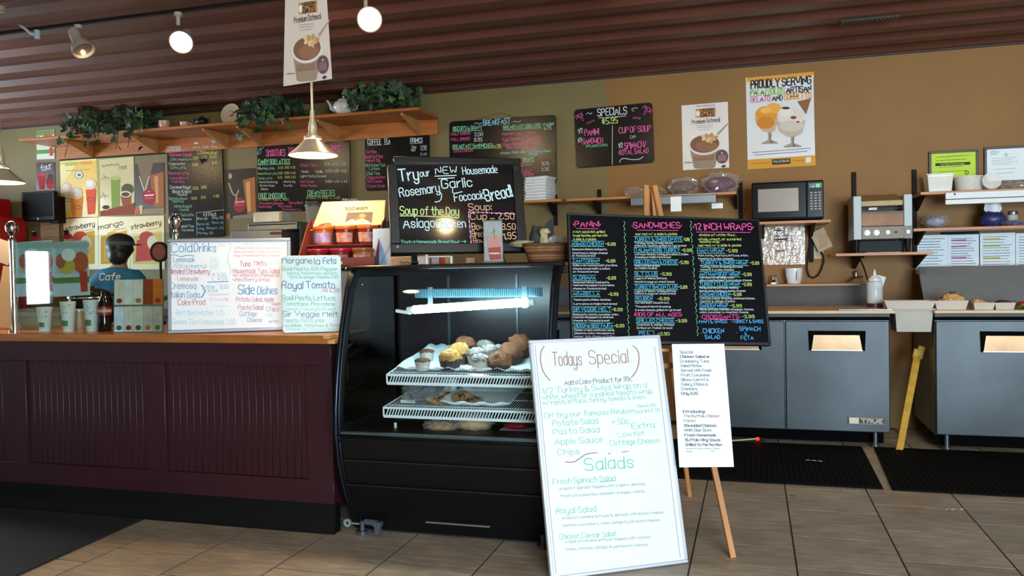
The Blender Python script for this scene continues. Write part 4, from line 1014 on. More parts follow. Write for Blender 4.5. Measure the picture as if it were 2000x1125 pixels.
# ---------- big panini board on the easel
FB = Face((-.343, 3.63, .888), .424, .28, .043, front=.014)
pb = thing('menu_chalkboard', 'large black chalkboard menu of panini, sandwiches and wraps on the easel', 'chalkboard', M=FB.M)
W, H = .898, .565
B().box((-W/2, -.012, -.022), (W/2, .012, H)).obj('slate', mat('chalk_matte', '0a0b0f', .6, var=.35, scale=3, spec=.08), pb, bevel=.002)
m = B(); t = .016
for a, b in (((-W/2, -.016, -.026), (W/2, .014, -.012)), ((-W/2, -.016, H-t*.6), (W/2, .014, H)), ((-W/2, -.016, -.012), (-W/2+t*.6, .014, H-t*.6)), ((W/2-t*.7, -.016, -.012), (W/2, .014, H-t*.6))): m.box(a, b)
m.obj('frame', M_CHALKFR, pb, bevel=.002)
K = Crop(1090, 410, 4.1667); R_ = []; U_ = []
def head(t, x0, y, x1, h=28, u=True):
    R_.append((CYAN, t, x0, y, x1, h))
    if u: U_.extend([(MINT, 3, [(x0-6, y+8), (x1+4, y+9)]), (MINT, 2.4, [(x0-6, y-h-7), (x1+4, y-h-6)])])
def price(t, x0, y, x1): R_.append((YEL, t, x0, y, x1, 24))
def body(x0, x1s, ys, ts):
    for x, y, t in zip(x1s, ys, ts): R_.append((WHITE, t, x0, y, x, 15))
for t, a, b, c, h, d in (('*PANINI*', 125, 138, 345, 44, (150, 325, 152)), ('*SANDWICHES*', 605, 148, 1005, 46, (640, 975, 165)), ('*12 INCH WRAPS*', 1102, 163, 1590, 52, (1125, 1565, 181)), ('*KIDS OF ALL AGES*', 620, 866, 1010, 30, None), ('*CROISSANTS*', 1165, 884, 1480, 30, (1190, 1460, 891))):
    R_.append((PINK, t, a, b, c, h))
    if d: U_.append((PINK, 4, [(d[0], d[2]), (d[1], d[2]+3)]))
for t, a, b, c in (('A hot sandwich, grilled', 120, 187, 380), ('to perfection, served with', 120, 217, 400), ('a side & a pickle', 125, 247, 310), ('served w/ a side & pickle', 630, 205, 968), ('choice of white flour,', 1148, 212, 1445), ('whole wheat, or sundried', 1142, 247, 1490), ('tomato wrap', 1150, 268, 1312), ('served w/ a side & pickle', 1142, 297, 1490)): R_.append((YEL, t, a, b, c, 18))
for t, a, b, c, pr, p0, p1 in (('ASIAGO CHICKEN', 112, 290, 370, '-6.99', 385, 468), ('ZANTORIAN', 118, 428, 335, '-6.99', 385, 465), ('GLORIANA', 122, 566, 305, '-6.99', 392, 470), ('ARABELLA', 122, 698, 338, '-6.99', 408, 490), ('SIR VEGGIE MELT', 122, 823, 430, '-6.99', 438, 523), ('CHICKEN or BEEF FAJITA', 120, 955, 445, '-6.99', 455, 538),
    ('TURKEY & SWISS ON RYE', 622, 252, 1010, '-5.99', 1018, 1068), ('ITALIAN HERB TURKEY', 622, 340, 990, '-6.99', 1004, 1087), ('GRILLED HAM & CHEESE', 622, 440, 972, '-5.99', 980, 1062), ('BLT CLUB', 625, 535, 808, '-5.99', 832, 922), ('TURKEY BACON CLUB', 625, 640, 970, '-5.99', 978, 1050), ('REUBEN', 628, 735, 768, '-6.99', 810, 905), ('GRILLED CHEESE', 638, 914, 945, '-3.99', 957, 1048), ('PB & J', 658, 1020, 778, '-2.90', 812, 907),
    ('HAM WRAP', 1135, 345, 1353, '-5.99', 1368, 1460), ('TURKEY & SWISS WRAP', 1160, 445, 1545, '-5.99', 1562, 1635), ('ANTWAN BEEF WRAP', 1152, 538, 1480, '-5.99', 1495, 1575), ('TURKEY CLUB WRAP', 1150, 618, 1480, '-5.99', 1495, 1575), ('CAESAR CHICKEN', 1155, 700, 1402, '-5.99', 1413, 1492), ('GARDEN WRAP', 1155, 793, 1382, '-5.99', 1398, 1495)):
    head(t, a, b, c); price(pr, p0, b, p1)
price('-5.99', 1497, 880, 1598)
body(115, (397, 403, 300), (328, 358, 380), ('Seasoned chicken, basil pesto,', 'tomatoes & asiago cheese', 'on focaccia bread'))
body(121, (480, 422, 328), (458, 485, 510), ('Italian oven roasted beef, provolone', 'cheese, horseradish, & onions', 'on focaccia bread'))
body(122, (415, 455, 390), (596, 620, 647), ('Seasoned chicken, basil pesto,', 'roasted red peppers & provolone', 'cheese on focaccia bread'))
body(126, (428, 478), (738, 772), ('Tomato pesto, chicken, tomatoes', '& provolone on Italian herb bread'))
body(123, (490, 450, 415), (858, 880, 908), ('Basil pesto, tomato, cucumber, onion,', 'roasted red peppers & American', 'cheese on focaccia bread'))
body(131, (458, 458, 460), (985, 1010, 1037), ('Chicken or beef, southwest sauce,', 'jalapenos, onion, red peppers, &', 'pepper jack cheese on Italian'))
body(623, (935, 1040), (277, 298), ('Turkey, honey cream sauce,', 'onions & tomato grilled on rye bread'))
body(625, (1058, 915), (369, 392), ('Lettuce, tomato, turkey, provolone, & Italian', 'dressing on Italian herb bread'))
body(624, (825, 803), (461, 482), ('Ham & swiss grilled', 'on Italian bread'))
body(620, (885, 945), (564, 592), ('Layers of bacon, lettuce,', 'tomato & mayo on wheat bread'))
body(621, (960, 955), (667, 688), ('Layers of bacon, turkey, lettuce,', 'tomato & mayo on wheat bread'))
body(628, (903, 915, 998), (762, 794, 822), ('Corned beef, sauerkraut,', 'Thousand Island dressing', '& swiss cheese, grilled on rye bread'))
body(640, (942, 928), (942, 968), ('American & asiago cheese', 'Grilled on Italian bread'))
body(1139, (1545, 1425), (378, 404), ('Ham, honey mustard, lettuce, onion,', 'tomato & swiss cheese'))
body(1158, (1502, 1428), (470, 494), ('Turkey, ranch dressing, lettuce,', 'tomato & swiss cheese'))
body(1154, (1432, 1575), (558, 580), ('Lettuce, horseradish, onion,', 'slow-roasted beef & provolone cheese'))
body(1152, (1465, 1525), (641, 666), ('Honey mustard, lettuce, tomato,', 'bacon, ham, turkey & swiss cheese'))
body(1155, (1600, 1438), (727, 750), ('Lettuce, Caesar dressing, seasoned chicken,', 'tomato & asiago cheese'))
body(1153, (1590, 1548), (817, 840), ('Ranch, lettuce, roasted red pepper, tomato,', 'onion, cucumber, & American cheese'))
for t, a, b, c, h in (('*HAM & SWISS', 1145, 921, 1375, 26), ('*TURKEY & SWISS', 1412, 920, 1670, 26), ('CHICKEN', 1180, 1003, 1350, 36), ('SALAD', 1196, 1048, 1318, 32), ('SPINACH', 1478, 984, 1645, 32), ('&', 1518, 1016, 1535, 22), ('FETA', 1488, 1056, 1590, 30), ('*', 1163, 1012, 1166, 20), ('*', 1455, 1006, 1458, 20)): R_.append((CYAN if t != '*' else WHITE, t, a, b, c, h))
for x0, x1 in ((538, 578), (1080, 1140)):
    for i in range(10):
        y = 92+i*95; xx = x0+(x1-x0)*i/10
        U_.append((MINT, 3, [(xx-5, y), (xx+9, y+16), (xx-9, y+40), (xx+8, y+64), (xx-4, y+78)]))
FB.ink(pb, K.rows(R_), .125, 'chalk_lettering', .3); FB.lines(pb, K.lines(U_), 'chalk_rule')

# ---------- wooden easel that carries it
M_EASEL = mat('easel_pine', 'b87a45', .5, var=.2, scale=8, stretch=(1, 1, .3))
ez = thing('wooden_easel', 'tall wooden folding easel behind the big chalkboard', 'easel', (-.25, 3.5, 0))
EO = Vector((-.25, 3.5, 0))
def stick(p, q, wd, th, nm, m=M_EASEL, par=None, ref=None):
    p, q = Vector(p)-EO, Vector(q)-EO; d = (q-p).normalized(); a = (ref or FB.W); a = (a-d*a.dot(d)).normalized(); b = d.cross(a)
    B().hexa([p-a*wd-b*th, p+a*wd-b*th, p+a*wd+b*th, p-a*wd+b*th, q-a*wd-b*th, q+a*wd-b*th, q+a*wd+b*th, q-a*wd+b*th]).obj(nm, m, par or ez, bevel=.003)
apx = FB.o + FB.U*.74 - FB.N*.03; apx = ony(1270, 362, apx.y)
rfoot = Vector((-.091, 3.464, 0)); lfoot = Vector((-.425, 3.40, 0))
Wv = FB.W
for s, ft in ((-1, lfoot), (1, rfoot)):
    stick(ft, apx + Wv*.02*s, .0125, .008, 'front_leg')
stick((-.33, 4.35, 0), apx + Vector((-.01, .035, -.01)), .011, .008, 'rear_leg')
stick(apx+Wv*.008+Vector((0, .02, 0)), apx+Wv*.012-FB.U*.5+Vector((0, .03, 0)), .008, .006, 'centre_strut')
for z in (.77,):
    a, b = lfoot.lerp(apx, z/apx.z), rfoot.lerp(apx, z/apx.z); stick(a-Wv*.05, b+Wv*.05, .012, .010, 'cross_bar', ref=Vector((0, 0, 1)))
a, b = lfoot.lerp(apx, .835/apx.z)+FB.N*.02, rfoot.lerp(apx, .835/apx.z)+FB.N*.02; stick(a-Wv*.16, b+Wv*.16, .008, .028, 'ledge', ref=Vector((0, 0, 1)))

# ---------- narrow printed sheet on the easel
FC = Face((-.19, 3.42, .382), .287, .30, .011, front=.001)
pc = thing('printed_sign', 'tall narrow white printed sheet hung on the easel leg', 'sign', M=FC.M)
B().box((-.1115, -.001, 0), (.1115, .001, .514)).obj('sheet', M_PAPER, pc)
K = Crop(1280, 640, 3.75); D_, G_, RD = '39484c', '7f868a', 'a87c80'
FC.ink(pc, K.rows([(RD, 'Special:', 180, 188, 275, 19), (D_, 'Chicken Salad or', 182, 221, 398, 19), (G_, 'Cranberry Tuna', 183, 255, 392, 19), (G_, 'Salad Plates', 185, 288, 337, 19), (G_, 'Served with Fresh', 187, 322, 413, 19), (G_, 'Fruit, Cucumber', 188, 356, 400, 19), (G_, 'Slices, Carrot &', 188, 390, 390, 19), (G_, 'Celery Sticks &', 190, 424, 385, 19), (G_, 'Crackers', 190, 457, 305, 19), (D_, 'Only 6.95', 190, 491, 312, 19),
    (D_, 'Introducing:', 203, 623, 362, 19), (RD, 'The Buffalo Chicken', 208, 656, 470, 19), (RD, 'Panini', 208, 691, 290, 19), (D_, 'Shredded Chicken', 210, 726, 447, 19), (D_, 'With Our Own', 213, 760, 408, 19), (D_, 'Fresh Homemade', 216, 796, 443, 19), (D_, 'Buffalo Wing Sauce', 220, 831, 475, 19), (D_, 'Grilled to Perfection', 222, 866, 488, 19), (G_, 'served with your choice of side &', 225, 889, 475, 9), (G_, 'pickle', 225, 911, 270, 9), (G_, '6.95', 408, 908, 438, 9)]), .2, 'printed_lettering', 0)

# ---------- tall floor whiteboard
FA = Face((-.517, 3.209, .001), .573, .24, 0, front=.012)
pa = thing('floor_whiteboard', 'tall white dry-erase board on the floor headed Todays Special', 'whiteboard', M=FA.M); W, H = .589, .937
B().box((-W/2+.012, -.010, .012), (W/2-.012, .006, H-.012)).obj('panel', M_WBOARD, pa)
m = B(); t = .014
for a, b in (((-W/2, -.013, 0), (W/2, .01, t)), ((-W/2, -.013, H-t), (W/2, .01, H)), ((-W/2, -.013, t), (-W/2+t, .01, H-t)), ((W/2-t, -.013, t), (W/2, .01, H-t))): m.box(a, b)
m.obj('frame', mat('white_frame', 'c9ced8', .4, .3, var=.03), pa, bevel=.003)
m = B().box((-W/2+.022, -.0108, .022), (-W/2+.0235, -.01, H-.022)).box((W/2-.0335, -.0108, .022), (W/2-.032, -.01, H-.05)); m.obj('frame_seam', mat('seam_dark', '4c5560', .6), pa)
K = Crop(1010, 650, 2.369); g1, g2, rb = '7cc8b0', '5f9a90', 'a07868'; dk = '46605e'
FA.ink(pa, K.rows([(rb, 'Todays', 165, 152, 300, 62), (rb, 'Special', 335, 146, 515, 62)], -.03), .06, 'marker_lettering')
FA.ink(pa, K.rows([(dk, 'Add a Coke Product for 99c', 220, 242, 530, 22), (g1, '1/2 Turkey & Swiss Wrap on a', 118, 283, 600, 28), (g1, 'white, wheat or sundried tomato wrap,', 118, 310, 628, 23), (g1, 'w/ ranch, lettuce, turkey, tomato & swiss', 120, 334, 592, 21), (g1, 'cheese 6.95', 555, 346, 640, 14), (g1, '*OR try our famous Reuben', 122, 396, 545, 24), (g1, 'panini 6.95', 553, 372, 664, 17),
    (g1, 'Potato Salad', 165, 432, 375, 26), (g1, '+ 50c', 440, 426, 518, 26), (g1, 'Extra', 530, 444, 635, 26), (g1, 'Pasta Salad', 168, 472, 380, 26), (g1, 'Lowfat', 466, 482, 590, 22), (g1, 'Apple Sauce', 175, 518, 396, 27), (g1, 'Cottage Cheese', 430, 522, 660, 24), (g1, 'Chips', 190, 567, 290, 26), (g1, 'Salads', 315, 638, 540, 56),
    (g1, 'Fresh Spinach Salad', 167, 702, 455, 26), (g2, 'A bed of spinach topped with craisins, almonds,', 196, 728, 594, 13), (g2, 'fresh strawberries, mandarin oranges, raisins', 200, 762, 588, 13), (g1, 'Royal Salad', 183, 838, 365, 27), (g2, 'A bed of romaine lettuce & spinach with bacon, cheese', 208, 864, 678, 13), (g2, 'tomato, cucumbers, onion, asiago & parmesan cheese', 210, 898, 658, 13), (g1, 'Chicken Caesar Salad', 197, 956, 455, 24), (g2, 'A bed of romaine lettuce topped with tomato,', 222, 974, 620, 13), (g2, 'onion, chicken, asiago & parmesan cheese', 226, 1008, 604, 13)], -.06), .085, 'marker_lettering')
FA.lines(pa, K.lines([(rb, 4, [(125, 62), (108, 90), (108, 140), (122, 185), (152, 222)]), (rb, 4, [(535, 60), (560, 80), (566, 130), (552, 180), (530, 205)]), (rb, 4, [(225, 598), (262, 600), (292, 580), (318, 560), (368, 555)]), (rb, 3, [(420, 560), (432, 556)]), (rb, 3, [(485, 553), (515, 548)]), (g1, 3, [(385, 692), (455, 684)])]), 'marker_flourish')

# ---------- counter whiteboard "Cold Drinks"
FE = Face((-2.480, 3.492, .922), .489, .10, 0, front=.010)
pe = thing('counter_whiteboard', 'grey-framed whiteboard of cold drinks and sides standing on the counter', 'whiteboard', M=FE.M); W, H = .585, .465
B().box((-W/2+.01, -.008, .01), (W/2-.01, .006, H-.01)).obj('panel', M_WBOARD, pe)
m = B(); t = .017
for a, b in (((-W/2, -.013, 0), (W/2, .01, t)), ((-W/2, -.013, H-t), (W/2, .01, H)), ((-W/2, -.013, t), (-W/2+t, .01, H-t)), ((W/2-t, -.013, t), (W/2, .01, H-t))): m.box(a, b)
m.obj('frame', M_ALU, pe, bevel=.003)
B().box((-.1, .012, .0), (.1, .10, .004)).box((-.01, .062, .004), (.01, .068, .25), (.3, 0, 0)).obj('rear_stand', M_ALU, pe)
K = Crop(310, 440, 4.687); b1, r1, pb1, pr1, br = '3f84b6', 'b8405e', '9cc8dc', 'd8a0b4', 'a8453a'
FE.ink(pe, K.rows([(b1, 'Cold', 115, 245, 305, 78), (b1, 'Drinks', 325, 242, 525, 76), (b1, 'Lemonade', 134, 336, 330, 44), (b1, '(Strawberry)', 137, 388, 440, 34), (r1, 'Blended Strawberry', 95, 446, 466, 50), (r1, 'Lemonade', 172, 506, 360, 34), (b1, 'Cremosa', 105, 580, 342, 54), (b1, 'Italian Soda', 98, 662, 372, 54), (b1, '}', 388, 660, 430, 110), (b1, 'one', 432, 580, 512, 36), (b1, '3.50', 560, 580, 640, 34), (b1, 'size', 450, 612, 540, 32), (r1, 'Coke Prod', 176, 728, 422, 52), (pb1, 'Bottled Water 1.25', 160, 822, 600, 46), (pb1, 'Green Tea Lemonade 2.00', 125, 906, 700, 46),
    (pb1, '2.00', 470, 328, 540, 30), (pb1, '2.50', 470, 364, 545, 30), (pb1, '3.00', 470, 400, 545, 30), (b1, 'R 3.50', 492, 468, 612, 30), (b1, 'L 4.50', 492, 504, 626, 30), (pr1, '1.25 free refills', 460, 690, 640, 26), (pb1, 'Flavors', 535, 160, 640, 20), (pr1, 'Lemon', 540, 195, 615, 20),
    ('9fd2c0', 'Spinach & Feta 6.75', 770, 186, 1060, 32), (r1, 'Lettuce, tomato, bacon, onion, american', 690, 218, 1140, 22), (r1, 'swiss, provolone, turkey on wheat &', 690, 252, 1115, 22), (r1, 'mayo on homemade focaccia bread', 690, 286, 1108, 22), (br, 'Tuna', 745, 376, 838, 48), (br, 'Melts', 875, 368, 986, 46), (pb1, '6.75', 1015, 356, 1090, 38), (r1, 'Housemade Tuna Salad', 680, 437, 1104, 42), (r1, 'w/ American cheese on', 680, 472, 1106, 36), (r1, 'wheatberry bread', 680, 512, 1014, 34), (b1, 'Side', 728, 628, 875, 84), (b1, 'Dishes', 905, 632, 1086, 72), (r1, 'Potato Salad, Apple', 710, 696, 1055, 40), (r1, 'Sauce', 1032, 732, 1108, 32), (r1, 'Pasta Salad', 728, 772, 955, 42), (r1, 'Chips', 988, 786, 1100, 40), (b1, 'Cottage', 742, 830, 895, 42), (b1, 'Cheese', 812, 886, 945, 40), (pb1, '+ 50c', 982, 836, 1045, 32), (b1, 'extra', 1010, 892, 1095, 32)]), .085, 'marker_lettering')
FE.lines(pe, K.lines([(b1, 6, [(115, 275), (150, 268), (200, 292), (260, 272), (328, 282)]), (b1, 7, [(450, 521), (640, 516)]), (pb1, 5, [(640, 130), (662, 180), (655, 240), (630, 290), (640, 350), (662, 400), (655, 445)]), (r1, 3, [(455, 637), (640, 632)]), (pb1, 3, [(500, 745), (635, 738)])]), 'marker_rule')

# ---------- small rounded whiteboard with green writing
FG = Face((-2.025, 3.49, .922), .506, .10, 0, front=.005)
pg = thing('small_whiteboard', 'small frameless whiteboard with green and purple writing beside the pastry case', 'whiteboard', M=FG.M)
W, H, c = .279, .37, .012
poly = [(-W/2+c, 0), (W/2-c, 0), (W/2, c), (W/2, H-c), (W/2-c, H), (-W/2+c, H), (-W/2, H-c), (-W/2, c)]
B().prism(poly, 'y', -.004, .002).obj('panel', mat('whiteboard_mint', 'cfe0d8', .3, var=.04), pg, bevel=.002)
B().box((-.06, .004, 0), (.06, .08, .004)).box((-.01, .045, .004), (.01, .051, .2), (.25, 0, 0)).obj('rear_stand', M_ALU, pg)
pu, gr, gp = '454786', '4f9a78', '8cc0a0'
FG.ink(pg, K.rows([(pu, 'Morgane', 1130, 348, 1402, 52), (pu, 'la', 1425, 358, 1475, 56), (pu, 'Feta', 1505, 352, 1622, 54), (gr, 'Basil Pesto, R.R. Pepper,', 1125, 416, 1645, 34), (gr, 'onions, tomatoes, spinach,', 1175, 452, 1640, 28), (gr, 'feta & asiago cheese 6.99', 1195, 487, 1640, 28), (pu, 'Royal', 1128, 580, 1320, 66), (pu, 'Tomato', 1348, 576, 1612, 62), ('c03040', 'All 6.99', 1494, 612, 1652, 36), (gr, 'Basil Pesto, Lettuce,', 1130, 686, 1620, 44), (gr, 'Tomatoes, Provolone', 1132, 736, 1615, 36), (gp, 'Cheese, Focaccia Bread', 1130, 780, 1615, 30), (pu, 'Sir Veggie Melt', 1132, 836, 1640, 48), (gp, 'Tomato, Pesto, onion', 1130, 890, 1520, 38), (gr, 'cucumber, tomatoes & feta', 1130, 930, 1650, 30), (gp, 'cheese on focaccia bread', 1165, 962, 1650, 26)]), .095, 'marker_lettering')

# ---------- soup board on top of the pastry case
FD = Face((-1.337, 3.68, 1.287), .541, .20, 0, front=.012)
pd = thing('soup_board', 'black-framed soup of the day board standing on the pastry case', 'sign board', M=FD.M); W, H = .656, .461
B().box((-W/2+.02, -.010, .02), (W/2-.02, .012, H-.01)).obj('panel', mat('soup_panel', '1c1716', .08, var=.3, scale=2), pd)
t = .046; m = B()
for a, b in (((-W/2, -.02, 0), (W/2, .02, t)), ((-W/2+.03, -.02, H-.024), (W/2, .02, H+.012)), ((-W/2, -.02, t), (-W/2+t, .02, H-.03)), ((W/2-t, -.02, t), (W/2, .02, H-.02))): m.box(a, b)
m.obj('frame', mat('soup_frame', '0b0b0d', .35, var=.2), pd, bevel=.004)
B().cyl((-W/2+.03, -.024, .03), (-W/2+.03, -.02, .03), .005, n=10).obj('screw', M_CHROME, pd); B().cyl((W/2-.03, -.024, H-.04), (W/2-.03, -.02, H-.04), .005, n=10).obj('screw', M_CHROME, pd)
for sx in (-.22, .2): B().box((sx-.012, .015, -.05), (sx+.012, .05, .3), (-.2, 0, 0)).obj('prop_leg', M_BLK, pd)
for sx in (-.22, .2): B().box((sx-.015, -.03, -.0505), (sx+.015, .12, -.042)).obj('prop_foot', M_BLK, pd)
K = Crop(700, 220, 3.75); wt, ye, orr = 'd6f0f2', 'd8ee9a', 'f2bc92'
FD.ink(pd, K.rows([(wt, 'Try', 300, 502, 442, 490, 84), (wt, 'our', 454, 470, 524, 462, 50), (wt, 'NEW', 566, 450, 720, 446, 50), (wt, 'Housemade', 766, 452, 1018, 440, 52), (wt, 'Rosemary', 306, 618, 596, 580, 64), (wt, 'Garlic', 612, 556, 835, 540, 66), (wt, 'Foccacia', 706, 650, 928, 628, 58), (wt, 'Bread!', 936, 650, 1130, 612, 84), (ye, 'Soup of the Day', 306, 746, 735, 752, 60), (wt, 'Asiago', 330, 846, 560, 838, 66), (wt, 'Chicken', 572, 848, 786, 838, 60), (orr, 'Soup:', 808, 716, 975, 712, 48), (orr, 'Cup ... 2.50', 822, 782, 1142, 780, 46), (orr, 'Bowl', 832, 858, 932, 856, 46), (orr, '3.50', 1052, 858, 1152, 856, 44), (orr, 'Bread', 832, 908, 935, 908, 42), (orr, 'Bowl', 842, 956, 930, 956, 38), (orr, '1.95', 1064, 930, 1156, 922, 48)]), .11, 'chalk_lettering', .15)
FD.ink(pd, K.rows([('8ee8c8', 'Try in a Homemade Bread Bowl', 310, 956, 735, 22), ('8ee8c8', '>', 752, 956, 790, 24)]), .13, 'chalk_lettering', .15)
dots = [(810+i*33, 729+i*1.6) for i in range(11)]+[(808+i*3, 760+i*38) for i in range(6)]
FD.lines(pd, K.lines([(wt, 6, [(560, 466), (716, 460)]), (wt, 6, [(585, 484), (702, 478)]), (ye, 6, [(300, 757), (470, 757), (730, 772)]), ('f08ad0', 4, [(806, 726), (1142, 744)]), ('f08ad0', 5, [(806, 735), (826, 958)]), (wt, 6, [(560, 655), (600, 650), (612, 605), (596, 580)]), (wt, 6, [(690, 560), (688, 596), (758, 580)])]), 'chalk_rule')
for q in dots: FD.ell(pd, 'f4b0dc', *K.ell(*q, 6, 6), name='chalk_dot', n=8)

# ================================================================== WALL MENU BOARDS (rounded black boards)
def wall_board(tl, tr, br, bl, label, crop=None, group='black menu boards on the back wall', Y=6.496, col=M_CHALK, name='wall_menu_board', rnd=.03):
    P = [ony(*q, Y-.02) for q in (tl, tr, br, bl)]
    x0, x1 = (P[0].x+P[3].x)/2, (P[1].x+P[2].x)/2; z0, z1 = (P[2].z+P[3].z)/2, (P[0].z+P[1].z)/2
    roll = -((P[1].z-P[0].z)+(P[2].z-P[3].z))/2/(x1-x0)
    F = Face(((x0+x1)/2, Y, z0), 0, 0, roll, front=.018); W, H = x1-x0, z1-z0
    o = thing(name, label, 'menu board', M=F.M, group=group)
    poly = []
    for cx, cz, a0 in ((W/2-rnd, rnd, -90), (W/2-rnd, H-rnd, 0), (-W/2+rnd, H-rnd, 90), (-W/2+rnd, rnd, 180)):
        poly += [(cx+rnd*math.cos(math.radians(a0+k*22.5)), cz+rnd*math.sin(math.radians(a0+k*22.5))) for k in range(5)]
    B().prism(poly, 'y', -.017, .0).obj('slate', col, o, bevel=.003)
    return F, o
K = Crop(310, 240, 4.687)
F, o = wall_board(*K.pts(((65, 175), (572, 140), (605, 1040), (98, 1060))), 'tall espresso menu board with pink and white chalk lettering')
ep, eg, ew, ey = 'e05a96', '86c090', 'c8ccc8', 'd0d070'
F.ink(o, K.rows([(ew, 'ESPRESSO', 68, 250, 200, 34), (ep, 'CAFFE', 220, 245, 285, 24), (ew, 'Demi', 312, 232, 375, 20), (ew, 'Grande', 400, 228, 456, 20), (ew, 'King', 480, 224, 530, 20), (ep, 'Espresso Doppio', 98, 304, 300, 28), (ey, '2.25(one size)', 350, 284, 538, 28), (eg, 'Cafe Americano', 105, 344, 300, 22), (ey, '2.50', 315, 332, 362, 22), (ey, '2.75', 388, 326, 438, 22), (ey, '3.00', 470, 320, 532, 28), (ew, 'Cappuccino', 95, 384, 240, 22), (eg, 'Cafe Latte', 108, 420, 252, 22), (ey, '2.95', 308, 394, 360, 22), (ey, '3.45', 490, 374, 532, 22), (ep, 'Flavored Latte', 90, 472, 275, 24), (ep, 'Hazelnut', 105, 516, 270, 22), (ep, 'Vanilla', 110, 548, 235, 20), (ew, 'Caramel Royal', 105, 602, 290, 28), (ew, 'Black Knight', 125, 642, 300, 28), (ew, 'Mocha', 172, 668, 256, 22), (ey, '3.25', 312, 610, 362, 24), (ey, '3.65', 388, 600, 438, 24), (eg, 'German Snow', 92, 702, 264, 22), (ey, '3.50', 300, 700, 350, 22), (ey, '3.75', 386, 692, 430, 22), (ey, '4.25', 498, 680, 552, 22), (eg, 'TRUFFLE', 118, 730, 230, 22), (eg, 'White Knight', 142, 776, 305, 24), (eg, 'Mocha', 192, 806, 276, 22), (eg, 'Green Tea Latte', 125, 852, 320, 24), (ew, 'Steamers', 212, 890, 300, 18), (ew, 'Decaf Tea', 195, 956, 320, 22), (ew, 'Caramel', 215, 990, 318, 20)]), .13, 'chalk_lettering')
F.lines(o, K.lines([(ew, 3, [(70, 258), (205, 250)]), (ew, 3, [(345, 822), (600, 796)]), (ew, 3, [(345, 822), (352, 1030)])]), 'chalk_rule')
F.ell(o, 'c03050', *K.ell(248, 182, 22, 14)); F.ell(o, ew, *K.ell(342, 186, 20, 9)); F.ell(o, 'a04858', *K.ell(428, 176, 14, 10)); F.ell(o, '7ab0d0', *K.ell(505, 172, 18, 13))
F.ink(o, K.rows([(ew, 'EXTRAS', 412, 852, 526, 28), (ew, 'Shot .60', 352, 886, 448, 20), (ew, 'Soy .50', 490, 876, 590, 20), ('8ab4c4', 'Syrup .50', 354, 934, 460, 20), ('8ab4c4', 'Flavor .45', 486, 922, 590, 20), ('8ab4c4', 'Whip', 360, 978, 420, 20), ('8ab4c4', 'Boost .75', 440, 972, 590, 20), ('8ab4c4', 'Honey .30', 358, 1016, 500, 20)]), .13, 'chalk_lettering')

F, o = wall_board(*K.pts(((885, 192), (1730, 150), (1755, 800), (905, 812))), 'wide smoothie and tea drinks menu board behind the hanging lamp')
F.ink(o, K.rows([(ep, 'SMOOTHIES', 985, 300, 1158, 56), (ep, 'TEA', 1182, 284, 1262, 56), ('b86ab0', '& DAIRY', 1380, 276, 1510, 50), (ep, 'DRINKS', 1536, 268, 1660, 62), (MINT, 'CANDY BOX LATTES', 912, 380, 1200, 46), (ew, 'Milky Way Latte', 905, 426, 1058, 20), (ey, '3.25', 1092, 420, 1140, 20), (ey, '3.65', 1155, 418, 1195, 20), (ey, '4.25', 1205, 416, 1250, 20), (eg, 'Peanut Butter Latte', 905, 474, 1085, 20), (ey, '3.50', 1092, 470, 1135, 20), (ey, '3.90 4.40', 1152, 468, 1250, 20), (eg, 'Candy Latte', 910, 516, 1040, 20), (ey, '3.75', 1090, 510, 1132, 20), (ey, '3.95 4.25', 1155, 506, 1252, 20), (ew, '*Peanut Butter Cup', 918, 550, 1090, 18), (ew, '*Almond Joy', 1140, 546, 1250, 18), (ew, '*Butterfinger', 925, 582, 1066, 18), (ew, '*Truffle', 1140, 584, 1222, 18), (ew, '*Snickers', 935, 614, 1002, 18), (eg, 'FRUIT SMOOTHIES', 915, 690, 1162, 46), (ey, 'S 3.50 M 4.00 L 4.50', 918, 710, 1190, 20), (ep, 'Strawberry Banana', 918, 746, 1138, 22), (ep, 'Berry Blast', 1195, 742, 1322, 22), (ep, 'Peach Mango', 915, 776, 1035, 20), (ep, 'Pina Colada', 1095, 772, 1218, 20), (ep, 'Raspberry', 1130, 800, 1300, 18),
    (ep, 'CHAI TEA', 1300, 400, 1450, 24), (ew, '3.25 3.75 4.25', 1515, 388, 1715, 24), (ew, 'Mocha', 1305, 456, 1370, 22), (ew, 'Vanilla', 1435, 458, 1502, 22), (ew, '3.50 4.00 4.50', 1528, 450, 1720, 22), (ew, 'Light Mocha Caramel', 1295, 498, 1532, 22), (ep, 'Hot Cocoa', 1298, 548, 1420, 24), (ep, 'White Russian', 1298, 584, 1456, 22), (ew, '3.80 4.10 4.40', 1526, 546, 1726, 22), (eg, 'CREAM FREEZES', 1365, 668, 1612, 50), (ey, 'S 3.50  M 3.90  L 4.25', 1352, 694, 1660, 20), (ew, 'Peppermint', 1345, 736, 1450, 18)]), .12, 'chalk_lettering')
F.lines(o, K.lines([(ep, 3, [(985, 306), (1150, 296)]), (ep, 3, [(1536, 274), (1660, 268)]), (MINT, 3, [(912, 388), (1195, 372)]), (eg, 3, [(915, 697), (1160, 688)]), (eg, 3, [(1365, 675), (1612, 670)]), ('6ac0d0', 5, [(905, 290), (925, 230), (940, 240), (935, 280), (910, 285)]), ('6ac0d0', 5, [(930, 245), (960, 225)])]), 'chalk_rule')

